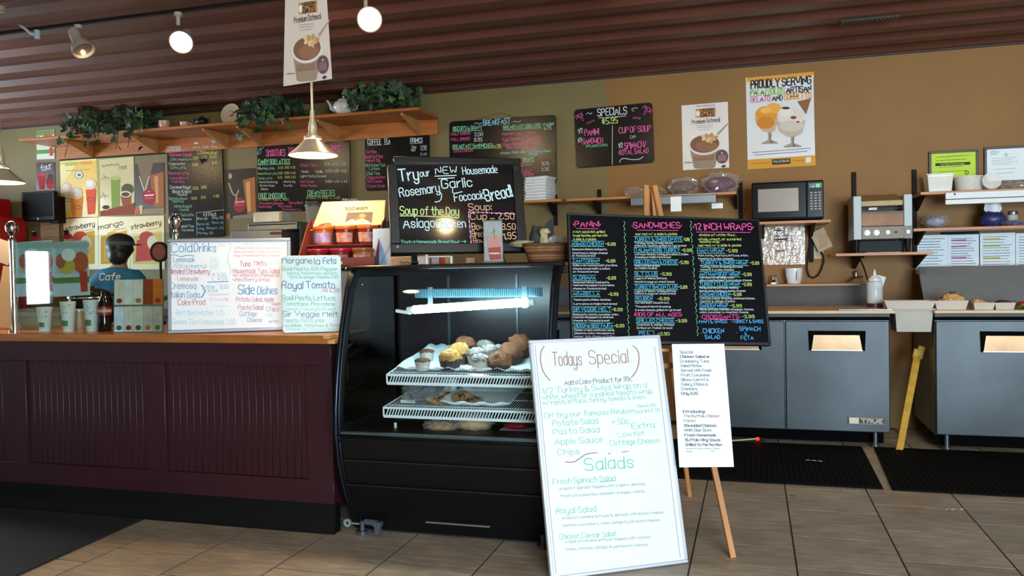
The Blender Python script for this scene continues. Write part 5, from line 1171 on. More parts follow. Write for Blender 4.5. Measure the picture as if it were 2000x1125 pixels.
K = Crop(700, 220, 3.75)
F, o = wall_board(*K.pts(((42, 182), (518, 160), (520, 552), (48, 576))), 'small coffee and tea menu board under the end of the high shelf')
F.ink(o, K.rows([(ew, 'COFFEE', 68, 232, 166, 36), (ew, 'TEA', 186, 226, 232, 34), (ew, 'DRINKS', 380, 218, 468, 32), (ew, 'Reg', 392, 258, 422, 16), (ew, 'Large', 455, 252, 500, 16), (ew, '1.60', 384, 282, 415, 18), (ew, '2.00', 455, 276, 500, 18), (ew, '2.45', 455, 312, 500, 16), (ep, 'Coffee', 60, 298, 132, 22), (ep, 'Iced Coffee', 50, 334, 178, 24), (ep, 'Velvet Dip', 50, 362, 160, 22), (eg, 'Hot & Iced Tea', 50, 396, 196, 22), (eg, 'Loose', 78, 420, 156, 20), (eg, 'Chai Tea', 60, 456, 155, 22), (ep, 'Cappuccino', 56, 484, 196, 20), (ep, 'Hot Cocoa', 66, 512, 172, 20), (ep, 'Cream Soda', 66, 548, 194, 20)], -.02), .13, 'chalk_lettering')
F.lines(o, K.lines([(ew, 3, [(68, 240), (168, 236)]), (ew, 3, [(186, 234), (232, 231)]), (ew, 3, [(378, 228), (470, 222)])]), 'chalk_rule')
F, o = wall_board(*K.pts(((662, 62), (1446, 18), (1446, 520), (668, 560))), 'wide breakfast menu board with biscuits and gravy prices')
F.ink(o, K.rows([('9ac4e0', 'BREAKFAST', 915, 96, 1112, 80, 40), (MINT, 'BISCUITS & GRAVY', 692, 132, 906, 122, 28), (ep, 'HALF ORDER', 680, 168, 820, 160, 20), (ew, '2.00', 850, 174, 912, 168, 26), (ep, 'FULL ORDER', 680, 208, 816, 200, 20), (ew, '3.95', 848, 214, 908, 208, 26), (MINT, 'BREAKFAST SANDWICHES', 690, 262, 980, 252, 26), (ey, '(4.29)', 985, 262, 1046, 258, 26), (ep, 'EGG & CHEESE', 700, 292, 842, 284, 20), (MINT, 'BREAKFAST GRILLERS', 1062, 122, 1336, 104, 26), (MINT, 'PANINI', 1355, 100, 1430, 92, 22), (ew, '4.75', 1356, 126, 1412, 122, 24), (ep, '*Western egg & cheese', 1050, 166, 1296, 152, 20), (ep, '*Egg, tomato & provolone', 1055, 206, 1322, 192, 20), (ep, '*Egg, cheese & choice of', 1060, 242, 1326, 228, 20), (ep, 'ham, bacon or sausage', 1085, 264, 1310, 252, 18), ('8ac8d0', 'choose from: wheat or honeywheat', 1040, 304, 1412, 288, 18), ('8ac8d0', 'bagel', 1252, 314, 1312, 310, 18), (MINT, 'WRAPS', 1206, 360, 1282, 354, 28), (ep, 'Cheese', 1196, 392, 1268, 386, 20), (ew, '2.75', 1345, 388, 1396, 382, 22), (ep, 'Egg', 1190, 440, 1260, 434, 20), (ew, '2.25', 1340, 428, 1396, 422, 22), (ep, 'Bagel', 1210, 464, 1285, 458, 20)]), .13, 'chalk_lettering')
F.lines(o, K.lines([(MINT, 3, [(692, 140), (906, 130)]), (MINT, 3, [(690, 268), (980, 260)]), (MINT, 3, [(1062, 130), (1340, 112)]), (MINT, 3, [(1206, 366), (1282, 360)]), ('9ac4e0', 4, [(850, 82), (870, 74), (885, 86), (905, 76)]), ('9ac4e0', 4, [(1130, 68), (1150, 62), (1170, 70), (1190, 58)])]), 'chalk_flourish')
F.lines(o, K.lines([('3a3428', 3, [(880, 45), (1040, 0)]), ('3a3428', 3, [(1040, 0), (1160, 32)])]), 'hanging_string')
K = Crop(1090, 180, 3.774)
F, o = wall_board(*K.pts(((125, 126), (706, 74), (706, 516), (136, 562))), 'black specials board with pink lettering, half panini and soup')
sp = 'e058a0'
F.ink(o, K.rows([(ew, 'SPECIALS', 292, 178, 506, 160, 54), (YEL, '$5.95', 326, 238, 440, 226, 42), (ew, '1/2', 150, 302, 180, 298, 34), (sp, 'PANINI', 196, 320, 300, 314, 44), (ew, '1/2', 148, 372, 174, 368, 32), (sp, 'SANDWICH', 180, 384, 330, 376, 40), (MINT, '(INCLUDES CHIPS)', 205, 406, 364, 398, 16), (sp, 'CUP OF SOUP', 450, 304, 682, 286, 42), (ew, 'OR', 532, 342, 572, 338, 20), (ew, '1/2', 448, 412, 476, 408, 36), (sp, 'SPINACH/', 490, 418, 650, 404, 44), (sp, 'ROYAL SALAD', 450, 462, 666, 448, 36), (sp, 'PICK', 140, 200, 188, 170, 26), (sp, '2', 174, 214, 190, 204, 24), (sp, 'more', 212, 236, 268, 214, 16), (sp, 'PICK', 622, 118, 684, 158, 26), (sp, '2', 622, 158, 640, 168, 22), (sp, 'one', 552, 196, 606, 200, 20)]), .12, 'chalk_lettering')
F.lines(o, K.lines([(ew, 4, [(300, 192), (502, 176)]), (ew, 4, [(400, 246), (399, 534)]), (ew, 5, [(455, 518), (462, 492), (500, 488), (540, 498), (600, 496), (626, 476)]), (ew, 4, [(210, 160), (225, 150), (238, 166), (250, 150)]), (ew, 4, [(585, 118), (555, 116), (540, 130), (560, 140)])]), 'chalk_rule')

# ================================================================== POSTERS
def poster(tl, tr, br, bl, col, label, Y=6.496, name='wall_poster', group='posters on the back wall', gloss=.35):
    P = [ony(*q, Y) for q in (tl, tr, br, bl)]
    x0, x1 = (P[0].x+P[3].x)/2, (P[1].x+P[2].x)/2; z0, z1 = (P[2].z+P[3].z)/2, (P[0].z+P[1].z)/2
    roll = -((P[1].z-P[0].z)+(P[2].z-P[3].z))/2/(x1-x0)
    F = Face(((x0+x1)/2, Y, z0), 0, 0, roll, front=.001); W, H = x1-x0, z1-z0
    o = thing(name, label, 'poster', M=F.M, group=group)
    B().box((-W/2, -.001, 0), (W/2, .001, H)).obj('sheet', mat('sheet_'+col, col, gloss, var=.05, scale=4), o)
    return F, o
def oat_art(F, o, k):
    """porridge cup artwork, measured on the wall poster and carried by any map k(x, y)"""
    P = lambda *pts: [k(*p) for p in pts]
    def E(col, cx, cy, rx, ry, rot=0, a0=0, a1=360):
        pts = []
        for i in range(22):
            a = math.radians(a0+(a1-a0)*i/22); x, y = rx*math.cos(a), ry*math.sin(a); c, q = math.cos(rot), math.sin(rot); pts.append(k(cx+x*c-y*q, cy+x*q+y*c))
        F.poly(o, col, pts)
    F.poly(o, 'b5824a', P((1015, 125), (1160, 113), (1160, 180), (1015, 189)))
    E('e8dcc8', 1030, 158, 14, 22)
    F.poly(o, '97816f', P((968, 400), (1190, 400), (1158, 550), (1140, 562), (1020, 566), (1000, 556)))
    E('d9cfc6', 1081, 390, 118, 74, -.08); E('7d5340', 1081, 382, 108, 66, -.08); E('8f6248', 1095, 400, 80, 40)
    F.poly(o, 'a58f80', P((1168, 305), (1256, 222), (1260, 230), (1180, 320)))
    for i in range(14):
        a = i*2.4; E(('d8bb8a', 'b78e58', 'c9a070')[i % 3], 1112+math.cos(a)*(14+i*3), 338+math.sin(a)*(8+i*1.6), 17, 12, a)
    F.poly(o, '8a6a50', P((1000, 472), (1150, 462), (1145, 500), (1008, 508)))
    E('65474a', 1209, 475, 46, 52); E('d0b8b4', 1207, 450, 6, 7)
    F.poly(o, '3a2c28', P((1200, 548), (1225, 535), (1240, 545), (1220, 558)))
    def ink(col, t, x0, y0, x1, y1, h, st): F.ink(o, [(col, t, *k(x0, y0), *k(x1, y1), abs(k(x0, y0)[1]-k(x0, y0-h)[1]))], st, 'printed_lettering', 0)
    ink('8a8078', 'NOW SERVING', 1020, 110, 1155, 102, 11, .16); ink('4a3020', 'MODERN', 1052, 146, 1148, 138, 20, .2); ink('5a3820', 'OATS', 1055, 184, 1148, 176, 30, .22)
    ink('5a3c34', 'Premium Oatmeal', 985, 238, 1192, 218, 32, .09); ink('a08060', 'MODERN OATS', 1012, 490, 1128, 482, 18, .16)
    rows = []
    for i, (y, a, b) in enumerate(((250, 1022, 1140), (264, 1024, 1138), (280, 1034, 1120))): rows.append(('a89c98', .9, [k(a, y), k(b, y-6)]))
    for i in range(5): rows.append(('c0a8a8', .7, [k(1180, 470+i*9), k(1236, 466+i*9)]))
    for x in (935, 955, 975): rows.append(('6a605c', 2, [k(x, 520), k(x+9, 519)]))
    F.lines(o, rows, 'fine_print')
K = Crop(1090, 180, 3.774)
F, o = poster(*K.pts(((917, 98), (1260, 70), (1257, 556), (917, 576))), 'd6cfcc', 'oatmeal poster with a cup and spoon on the mustard wall')
oat_art(F, o, K.p)
F, o = poster((1458, 152), (1590, 140), (1593, 323), (1461, 331), 'd7d9dc', 'gelato poster with two sundae glasses and yellow borders on the mustard wall', gloss=.2)
F.poly(o, 'd89a30', [(1458.5, 152), (1590, 140), (1590, 147), (1458.8, 160)]); F.poly(o, 'e6c890', [(1458.8, 160), (1590, 147), (1590, 151), (1458.8, 165)])
F.poly(o, 'd1962c', [(1460.5, 312), (1592.6, 303), (1593, 323), (1461, 331)])
Q = Crop(880, 0, 1.786)
F.ink(o, Q.rows([('33282a', 'PROUDLY', 1048, 309, 1147, 301, 27), ('33282a', 'SERVING', 1157, 300, 1257, 291, 26), ('8cb85a', "PALAZZOLO'S", 1047, 334, 1165, 327, 22), ('33282a', 'ARTISAN', 1172, 325, 1257, 318, 20), ('d07a9a', 'GELATO', 1047, 358, 1115, 353, 20), ('33282a', 'AND', 1123, 352, 1158, 349, 18), ('e09a4a', 'SORBETTO', 1165, 349, 1257, 342, 20)]), .18, 'printed_lettering', 0)
F.poly(o, '8a5a38', K.pts(((1762, 68), (1866, 45), (1828, 165))))
F.poly(o, 'c3a98c', K.pts(((1445, 190), (1620, 190), (1600, 285), (1560, 300), (1510, 290), (1470, 250))))
F.ell(o, 'd9922e', *K.ell(1535, 165, 82, 62)); F.ell(o, 'e5a640', *K.ell(1590, 118, 56, 38)); F.ell(o, 'c97f22', *K.ell(1530, 225, 66, 45)); F.ell(o, 'eab65a', *K.ell(1530, 135, 40, 22))
F.poly(o, 'bfae98', K.pts(((1605, 215), (1825, 205), (1800, 300), (1750, 330), (1690, 330), (1630, 290))))
F.ell(o, 'd8cfc4', *K.ell(1715, 185, 98, 66)); F.ell(o, 'e2dbd2', *K.ell(1680, 150, 55, 34)); F.ell(o, 'c9bfb6', *K.ell(1720, 250, 90, 40)); F.ell(o, '8a3a34', *K.ell(1735, 188, 22, 12)); F.ell(o, '4a2c24', *K.ell(1678, 118, 30, 10)); F.ell(o, '7a3430', *K.ell(1768, 220, 12, 7))
for cx, y0, y1, w_ in ((1560, 295, 380, 60), (1728, 325, 405, 66)):
    F.poly(o, '9c9284', K.pts(((cx-14, y0), (cx+14, y0), (cx+10, y1-30), (cx+w_, y1-8), (cx+w_, y1), (cx-w_, y1+4), (cx-w_, y1-4), (cx-10, y1-30))))
    F.poly(o, '5f574e', K.pts(((cx+2, y0+10), (cx+10, y0+10), (cx+7, y1-20), (cx+30, y1-6), (cx+2, y1-6))))
F.lines(o, [('5a6484', 1.1, [K.p(1430, 446), K.p(1860, 414)]), ('5a6484', 1.1, [K.p(1450, 464), K.p(1835, 436)]), ('7a5a20', .9, [K.p(1425, 528), K.p(1560, 520)]), ('7a5a20', .9, [K.p(1735, 506), K.p(1815, 502)])], 'fine_print')
F.poly(o, '20283c', K.pts(((1578, 496), (1712, 488), (1712, 528), (1578, 536)))); F.ink(o, K.rows([('c9b98a', "PALAZZOLO'S", 1588, 520, 1702, 513, 15)]), .2, 'printed_lettering', 0)
F.poly(o, 'd8d8d4', K.pts(((1824, 482), (1864, 479), (1864, 518), (1824, 521))))

# ================================================================== HIGH WOODEN SHELF WITH CROCKERY AND IVY
M_HSH = mat('high_shelf_wood', 'a4602c', .4, var=.25, scale=4, stretch=(1, 7, 7))
M_HSL = mat('bracket_wood', 'c08850', .45, var=.2, scale=6)
hs = thing('high_shelf', 'long high wooden shelf with triangular brackets on the olive wall', 'shelf', (0, 6.5, 2.36))
HX0, HX1, HZ = -6.55, -2.53, .14
B().box((HX0, -.44, HZ-.012), (HX1, -.002, HZ+.012)).obj('board', M_HSH, hs, bevel=.003)
B().box((HX0+.02, -.022, 0), (HX1-.005, -.002, HZ-.012)).obj('apron', M_HSH, hs, bevel=.002)
for bx in (-6.10, -5.35, -4.58, -4.235, -3.46, -2.70):
    B().prism([(-.025, HZ-.013), (-.38, HZ-.013), (-.38, HZ-.03), (-.04, .004), (-.025, .004)], 'x', bx-.01, bx+.01).obj('bracket', M_HSL, hs, bevel=.002)
SZ = 2.36+HZ+.0125
def on_shelf(px, Y=6.25): return ony(px, 230, Y).x
M_LEAF = mat('ivy_leaf', '2b3f24', .6, var=.5, scale=9); M_LEAF2 = mat('ivy_leaf_light', '49682c', .55, var=.4, scale=9); M_VINE = mat('vine', '3a2f1c', .8)
LOBE = [(0, 0), (.32, -.12), (.5, .12), (.30, .30), (.42, .55), (.18, .58), (0, 1), (-.18, .58), (-.42, .55), (-.30, .30), (-.5, .12), (-.32, -.12)]
def ivy(px0, px1, spread, n, label, seed, drop=.16, top=.20, hump=.5):
    rnd = random.Random(seed); a, b = on_shelf(px0), on_shelf(px1); cx = (a+b)/2; W = b-a
    r = thing('ivy_plant', label, 'plant', (cx, 6.25, SZ), group='trailing ivy on the high shelf')
    m1, m2, mv = B(), B(), B()
    B().lathe([(0, 0), (.05, 0), (.06, .05), (.065, .07), (.055, .07), (.05, .06), (0, .06)], (0, .05, 0), 14).obj('pot', mat('ivy_pot', '3a2a20', .7), r, smooth=40)
    for k in range(9):
        x = rnd.uniform(-.48, .48)*W; pts = [Vector((0, .05, .06)), Vector((x*.4, -.02, rnd.uniform(.08, top))), Vector((x*.8, -.12, rnd.uniform(.02, top*.7))), Vector((x, -.2, rnd.uniform(-.02, .10)))]
        if rnd.random() < .45: pts.append(Vector((x*1.02, -.27, -rnd.uniform(.02, drop))))
        mv.tube(pts, .003, 5)
    for _ in range(n):
        u = rnd.uniform(-1, 1); x = u*W/2; e = 1-abs(u)**2*hump
        y = rnd.uniform(-.27, .1); z = rnd.uniform(0.02, 1)*top*e
        if y < -.21: z = rnd.uniform(-drop*(1 if rnd.random() < .4 else .3), top*.6*e)
        s = rnd.uniform(.045, .085); R = Euler((rnd.uniform(.3, 2.4), rnd.uniform(-.6, .6), rnd.uniform(-.9, .9))).to_matrix()
        mm = m2 if rnd.random() < .16 else m1
        vs = [R @ Vector((p[0]*s, p[1]*s, (abs(p[0])*.25)*s)) + Vector((x, y, z)) for p in LOBE]; vs.append(R @ Vector((0, .35*s, -.04*s)) + Vector((x, y, z)))
        mm.add(vs, [(i, (i+1) % 12, 12) for i in range(12)])
    for mm, mt in ((m1, M_LEAF), (m2, M_LEAF2)):
        o = mm.obj('foliage', mt, r, fix=False); o['kind'] = 'stuff'
    mv.obj('vines', M_VINE, r)
ivy(158, 312, 0, 300, 'largest ivy plant at the left end of the high shelf', 3, .22, .24)
ivy(486, 598, 0, 240, 'middle ivy plant trailing beside the decorated plate', 5, .16, .20)
ivy(690, 822, 0, 190, 'right ivy plant behind the white teapot', 8, .02, .22, .2)
M_CUPO = mat('teacup_peach', 'c99a78', .3, var=.08); M_TEAPOT = mat('teapot_white', 'c9c3b8', .25, var=.12, scale=14, coat=.3); M_PEW = mat('dark_pot', '2a2a24', .3, .4)
def shelf_cup(px, r, h, label, m=M_CUPO, rz=2.6, Y=6.12):
    return mug((on_shelf(px, Y), Y, SZ), r, h, m, label, 'teacup', rz, 'cup', 'crockery on the high shelf')
shelf_cup(321, .05, .065, 'peach teacup beside the largest ivy on the high shelf', rz=3.0)
shelf_cup(360, .04, .04, 'small low peach cup right of the peach teacup', rz=.4)
def teapot(px, s, m, label, Y=6.13, rz=math.pi):
    r = thing('teapot', label, 'teapot', (on_shelf(px, Y), Y, SZ), rz, 'crockery on the high shelf')
    B().lathe([(0, 0), (.05*s, 0), (.055*s, .005*s), (.085*s, .04*s), (.088*s, .06*s), (.07*s, .095*s), (.045*s, .108*s), (.035*s, .11*s), (0, .112*s)], n=24).obj('body', m, r, smooth=60)
    B().lathe([(.045*s, .108*s), (.046*s, .112*s), (.03*s, .124*s), (.008*s, .128*s), (.006*s, .134*s), (.012*s, .142*s), (0, .148*s)], n=18).obj('lid', m, r, smooth=60)
    B().tube([(.075*s, 0, .035*s), (.105*s, 0, .05*s), (.12*s, 0, .085*s), (.135*s, 0, .11*s), (.148*s, 0, .118*s)], [.017*s, .014*s, .011*s, .009*s, .008*s], 10).obj('spout', m, r, smooth=60)
    B().tube([(-.07*s, 0, .09*s), (-.11*s, 0, .098*s), (-.125*s, 0, .07*s), (-.11*s, 0, .035*s), (-.082*s, 0, .03*s)], .007*s, 8).obj('handle', m, r, smooth=60)
teapot(672, 1.05, M_TEAPOT, 'white porcelain teapot on the high shelf above the lamp')
teapot(394, .62, M_PEW, 'small dark pewter teapot left of the plate')
pl = thing('decorated_plate', 'round cream plate with brown decoration standing on the high shelf', 'plate', (on_shelf(452, 6.2), 6.2, SZ))
Rm = Matrix.Rotation(math.radians(78), 3, 'X')
B().lathe([(0, 0), (.05, .002), (.06, .008), (.092, .016), (.094, .02), (.058, .013), (0, .006)], (0, 0, .092), 28, Rm).obj('dish', mat('plate_cream', 'c0a98c', .3, var=.06), pl, smooth=40)
rp_ = random.Random(4)
for i, (x, z, s) in enumerate([(.02+rp_.gauss(0, .03), .075+rp_.gauss(0, .028), rp_.uniform(.006, .014)) for _ in range(16)]):
    if math.hypot(x, z-.092) > .075: continue
    B().ball((x, -.012-.02*(z-.09)+.0, z), s, 9, 5, (1.2, .12, .8)).obj('flower_motif', mat('plate_brown', '6b3b28', .5), pl, smooth=60)
shelf_cup(474, .034, .055, 'white and brown cup in front of the decorated plate', mat('cup_striped', 'b79a80', .35, var=.5, scale=22), .5, 6.1)
rc = thing('red_ornament', 'red conical ornament at the left end of the high shelf', 'ornament', (on_shelf(146, 6.15), 6.15, SZ))
B().lathe([(0, 0), (.062, 0), (.06, .01), (.04, .07), (.018, .12), (.006, .135), (0, .137)], n=18).obj('cone', mat('ornament_red', 'a01a1e', .45, var=.15), rc, smooth=50)
B().lathe([(0, 0), (.03, 0), (.032, .01), (.01, .02), (0, .02)], (.08, -.03, 0), 12).obj('pale_base', mat('ornament_pale', 'b7a890', .5), rc, smooth=50)
rb_ = thing('dark_bottle', 'dark bottle with pale label standing behind the red ornament', 'bottle', (on_shelf(158, 6.3), 6.32, SZ))
B().lathe([(0, 0), (.033, 0), (.035, .005), (.035, .11), (.014, .15), (.013, .19), (0, .19)], n=16).obj('bottle', mat('bottle_dark', '1c1216', .2), rb_, smooth=50); B().box((-.02, -.037, .08), (.03, -.033, .105)).obj('label', M_PAPER, rb_)
lf = thing('leaf_ornament', 'pale green leaf ornament fixed on the shelf apron', 'ornament', (ony(468, 257, 6.47).x, 6.474, ony(468, 257, 6.47).z))
b = B(); ps_ = [(x*.16, z*.13-.05) for x, z in LOBE]; b.prism(ps_, 'y', -.004, .002); b.obj('leaf', mat('leaf_pale', '8fae8c', .6, var=.15), lf).rotation_euler = (0, .9, 0)

# ================================================================== LEFT WALL POSTERS, SCREEN, SODA MACHINE
K = Crop(0, 220, 5.115)
F, o = poster(*K.pts(((360, 178), (538, 172), (545, 460), (368, 470))), 'cfd0c4', 'small orange fruit drink poster high at the far left', group='drink posters at the far left')
F.poly(o, '6b8a4a', K.pts(((362, 180), (538, 174), (538, 215), (362, 235)))); F.ell(o, 'c9542c', *K.ell(480, 255, 55, 45)); F.ell(o, 'd98c3a', *K.ell(425, 285, 58, 42)); F.ell(o, 'a83a24', *K.ell(385, 275, 22, 40)); F.ell(o, 'e8c860', *K.ell(412, 312, 36, 22)); F.poly(o, '5f8a3c', K.pts(((364, 375), (541, 365), (542, 405), (366, 414)))); F.poly(o, 'c23c22', K.pts(((494, 348), (528, 346), (530, 430), (498, 433))))
F, o = poster(*K.pts(((360, 500), (540, 495), (548, 770), (364, 776))), '2e1420', 'dark red drink poster with a red cup below the fruit poster', group='drink posters at the far left')
F.poly(o, 'a81c28', K.pts(((372, 625), (455, 615), (448, 766), (395, 768)))); F.ell(o, 'c83038', *K.ell(413, 622, 42, 14)); F.ell(o, '8a1420', *K.ell(500, 690, 40, 55)); F.ell(o, 'b02030', *K.ell(505, 735, 38, 30)); F.ell(o, '5a2030', *K.ell(505, 640, 30, 26))
F.ink(o, K.rows([('d8ccd0', 'four', 415, 590, 520, 555, 62)]), .14, 'printed_lettering', 0)
F, o = poster(*K.pts(((592, 462), (962, 435), (985, 1045), (625, 1062))), 'd9b03c', 'yellow smoothie poster with three iced drinks', group='tall drink posters')
F.poly(o, 'e6d79a', K.pts(((600, 520), (770, 505), (640, 700), (606, 720)))); F.poly(o, 'e3cf8c', K.pts(((596, 466), (960, 440), (962, 480), (600, 500))))
F.poly(o, 'b3b25a', K.pts(((650, 503), (775, 493), (775, 525), (650, 536)))); F.poly(o, 'd9953e', K.pts(((805, 490), (915, 482), (915, 514), (805, 522)))); F.lines(o, K.lines([('8a7a30', 5, [(660, 582), (780, 575)]), ('8a7a30', 5, [(800, 574), (900, 568)])]), 'fine_print')
F.ell(o, '8a8a84', *K.ell(790, 622, 42, 40)); F.ell(o, 'd9dad4', *K.ell(790, 622, 34, 32)); F.ell(o, '5a6068', *K.ell(792, 622, 20, 14))
for pts, c, top in ((((628, 800), (705, 795), (705, 990), (650, 1000)), 'cdb48c', (666, 760, 52, 62)), (((700, 850), (832, 838), (815, 1040), (728, 1050)), 'd9802c', (765, 805, 62, 62)), (((858, 770), (962, 760), (948, 1010), (880, 1020)), 'd8502e', (905, 715, 58, 55))):
    F.poly(o, c, K.pts(pts)); F.ell(o, 'dcc4a8', *K.ell(*top)); F.ell(o, 'e8dccb', *K.ell(top[0]-8, top[1]-8, top[2]*.6, top[3]*.6))
for x, y in ((775, 955), (912, 875), (662, 880)): F.lines(o, K.lines([('6a4a30', 7, [(x-38, y), (x-20, y-25), (x+20, y-25), (x+38, y)]), ('6a4a30', 6, [(x-30, y+10), (x+30, y+8)])]), 'printed_logo')
F, o = poster(*K.pts(((985, 440), (1345, 408), (1350, 1022), (1005, 1040))), 'cfc194', 'pale green tea poster with a tall green glass', group='tall drink posters', gloss=.15)
F.poly(o, '9a9a60', K.pts(((962, 440), (990, 438), (1005, 1040), (985, 1045)))); F.poly(o, '8e8a50', K.pts(((986, 440), (1345, 409), (1345, 440), (988, 470))))
F.ink(o, K.rows([('7a6448', 'Teas', 1178, 572, 1268, 560, 46)]), .1, 'printed_lettering', 0); F.lines(o, K.lines([('7a6448', 8, [(1020, 520), (1035, 548), (1060, 520), (1085, 535), (1110, 515), (1140, 530), (1180, 508)])]), 'script_print')
F.poly(o, '7c8f3e', K.pts(((1108, 660), (1200, 650), (1196, 960), (1118, 968)))); F.ell(o, 'a3b25c', *K.ell(1154, 656, 46, 20)); F.ell(o, '4a4e26', *K.ell(1275, 765, 62, 55)); F.poly(o, '8a4a24', K.pts(((1205, 830), (1312, 820), (1310, 900), (1275, 930), (1225, 925)))); F.ell(o, 'd8d0b8', *K.ell(1256, 815, 56, 32)); F.ell(o, '4c4018', *K.ell(1256, 817, 42, 22))
F.poly(o, '8a3a1c', K.pts(((1003, 985), (1345, 900), (1348, 1020), (1005, 1036)))); F.ell(o, 'c9b98c', *K.ell(1055, 950, 42, 26)); F.ell(o, '3a2c1c', *K.ell(1060, 945, 34, 20))
for x, y in ((1050, 640), (1040, 820)): F.lines(o, K.lines([('9a8a64', 6, [(x-40, y+30), (x, y), (x+40, y+20)]), ('9a8a64', 5, [(x-20, y-20), (x, y), (x+10, y+40)])]), 'bamboo_motif')
F, o = poster(*K.pts(((1340, 515), (1638, 500), (1640, 945), (1342, 960))), '3a2a20', 'dark brown iced coffee poster with a red round badge', group='tall drink posters')
F.poly(o, '7c6650', K.pts(((1375, 512), (1530, 505), (1470, 770), (1440, 770)))); F.poly(o, '9a5c34', K.pts(((1500, 625), (1635, 590), (1640, 940), (1535, 950)))); F.poly(o, 'c98e5c', K.pts(((1540, 640), (1580, 630), (1585, 900), (1560, 910)))); F.lines(o, K.lines([('d8c8b0', 10, [(1395, 640), (1440, 780)]), ('d8c8b0', 10, [(1490, 640), (1450, 780)])]), 'straw_print'); F.ell(o, 'a01c2c', *K.ell(1490, 838, 68, 78)); F.lines(o, K.lines([('e8d8d0', 12, [(1448, 828), (1536, 822)]), ('c89090', 6, [(1452, 858), (1530, 853)]), ('e8d8d0', 6, [(1482, 790), (1496, 789)])]), 'badge_print')
F.poly(o, '8a7c60', K.pts(((1430, 965), (1640, 950), (1640, 1010), (1430, 1015))))
F.poly(o, 'b5643a', K.pts(((1350, 945), (1390, 940), (1388, 1012), (1356, 1014)))); F.poly(o, 'c9b08c', K.pts(((1388, 928), (1430, 924), (1424, 1012), (1398, 1013))))
# strawberry / mango sheets
K = Crop(0, 400, 4.327)
for pts, word, wx, c1, c2, lab in ((((535, 110), (820, 103), (835, 545), (540, 548)), 'strawberry', (560, 222, 800, 178), 'd9a83a', 'c8442e', 'left strawberry drink sheet under the yellow poster'), (((822, 103), (1093, 98), (1098, 545), (836, 545)), 'mango', (835, 212, 1042, 168), 'd9a020', 'e0b040', 'mango drink sheet between the two strawberry sheets'), (((1096, 98), (1385, 90), (1390, 545), (1100, 548)), 'strawberry', (1110, 208, 1362, 165), 'd8b86a', 'c03a30', 'right strawberry drink sheet under the coffee poster')):
    F, o = poster(*K.pts(pts), 'd8c690', lab, group='fruit drink sheets')
    x0, x1 = pts[0][0], pts[1][0]; cx = (x0+x1)/2
    F.poly(o, c1, K.pts(((x0+30, 270), (x1-20, 215), (x1-20, 500), (x0+30, 500))))
    F.poly(o, c2, K.pts(((x0+60, 300), (x1-60, 270), (x1-80, 470), (x0+50, 480)))); F.ell(o, c2, *K.ell(cx, 275, 62, 52)); F.ell(o, 'e3d0b4' if word != 'mango' else 'e8b82c', *K.ell(cx+50, 320, 46, 60))
    F.ink(o, [('5a3c24', word, *K.p(wx[0], wx[1]), *K.p(wx[2], wx[3]), 40/4.327)], .15, 'printed_lettering', 0)
    F.lines(o, K.lines([('a89050', 5, [(cx, wx[3]+48), (x1-30, wx[3]+28)])]), 'fine_print')
# thin dark picture rail over the tall posters
a, b = ony(116, 313, 6.48), ony(322, 295, 6.48)
tag(B().box((a.x, 6.475, a.z-.006), (b.x, 6.499, a.z+.006)).obj('picture_rail', M_BRK), 'thin dark rail along the top of the tall drink posters', 'rail')
K = Crop(430, 390, 9.376)
F, o = poster((440, 332), (498, 328), (504, 425), (441, 428), '241c1a', 'dark poster of a raised glass of iced tea beside the espresso menu', group='tall drink posters')
F.poly(o, 'a8622c', [(474, 352), (498, 345), (500, 420), (484, 422)]); F.poly(o, 'd09a5c', [(480, 356), (488, 354), (490, 412), (484, 414)]); F.ell(o, '98202c', 468, 400, 12, 15); F.lines(o, [('d8b8b0', 2.4, [(460, 395), (477, 393.5)]), ('b88080', 1.2, [(461, 401), (475, 400)])], 'badge_print')
F.lines(o, [('b99a78', 3, [(447, 358), (455, 380), (462, 382), (466, 372)]), ('b99a78', 3, [(462, 382), (462, 398)])], 'figure_print'); F.ell(o, 'b99a80', 450, 344, 3.5, 5.5)
F.poly(o, '8a7c64', [(455, 422), (503, 416), (503, 425), (455, 428)]); F.poly(o, 'b5683c', [(442, 418), (450, 417), (450, 428), (443, 428)])
# wall screen with its bracket
x0, x1, z0, z1 = rect(42, 374, 106, 431, 6.36)
tv = thing('wall_screen', 'black flat screen mounted on the wall at the far left', 'screen', (x0, 6.36, z0)); W, H = x1-x0, z1-z0
B().box((0, 0, 0), (W, .05, H)).obj('housing', M_BLK, tv, bevel=.006); B().box((W*.06, -.002, H*.13), (W*.94, 0, H*.96)).obj('screen_glass', mat('screen_black', '060709', .6, spec=.1), tv)
B().cyl((W*.5, -.004, H*.06), (W*.5, 0, H*.06), .012, n=12).obj('logo_dot', mat('logo_silver', '9a9a98', .4), tv); B().box((W*.3, .05, H*.3), (W*.7, .138, H*.7)).obj('wall_bracket', M_BRK, tv)
x0, x1, z0, z1 = rect(104, 384, 121, 436, 6.45)
tag(B().box((x0, 6.40, z0), (x1, 6.498, z1)).obj('wall_speaker', M_BLK, bevel=.005), 'narrow dark box on the wall right of the black screen', 'speaker')
F, o, W, H = note(80, 435, 116, 474, 6.488, 'pale note sheet with yellow highlights below the black screen', mat('note_pinkish', 'b59c8c', .7, var=.05), 'wall_note')
F.lines(o, [('b8982c', 1.6, [(86, 440), (104, 439)]), ('b8982c', 1.6, [(86, 457), (104, 456)]), ('7a6258', 1, [(86, 447), (110, 446)]), ('7a6258', 1, [(86, 463), (108, 462)]), ('7a6258', 1, [(86, 468), (100, 467)])], 'typed_lines')
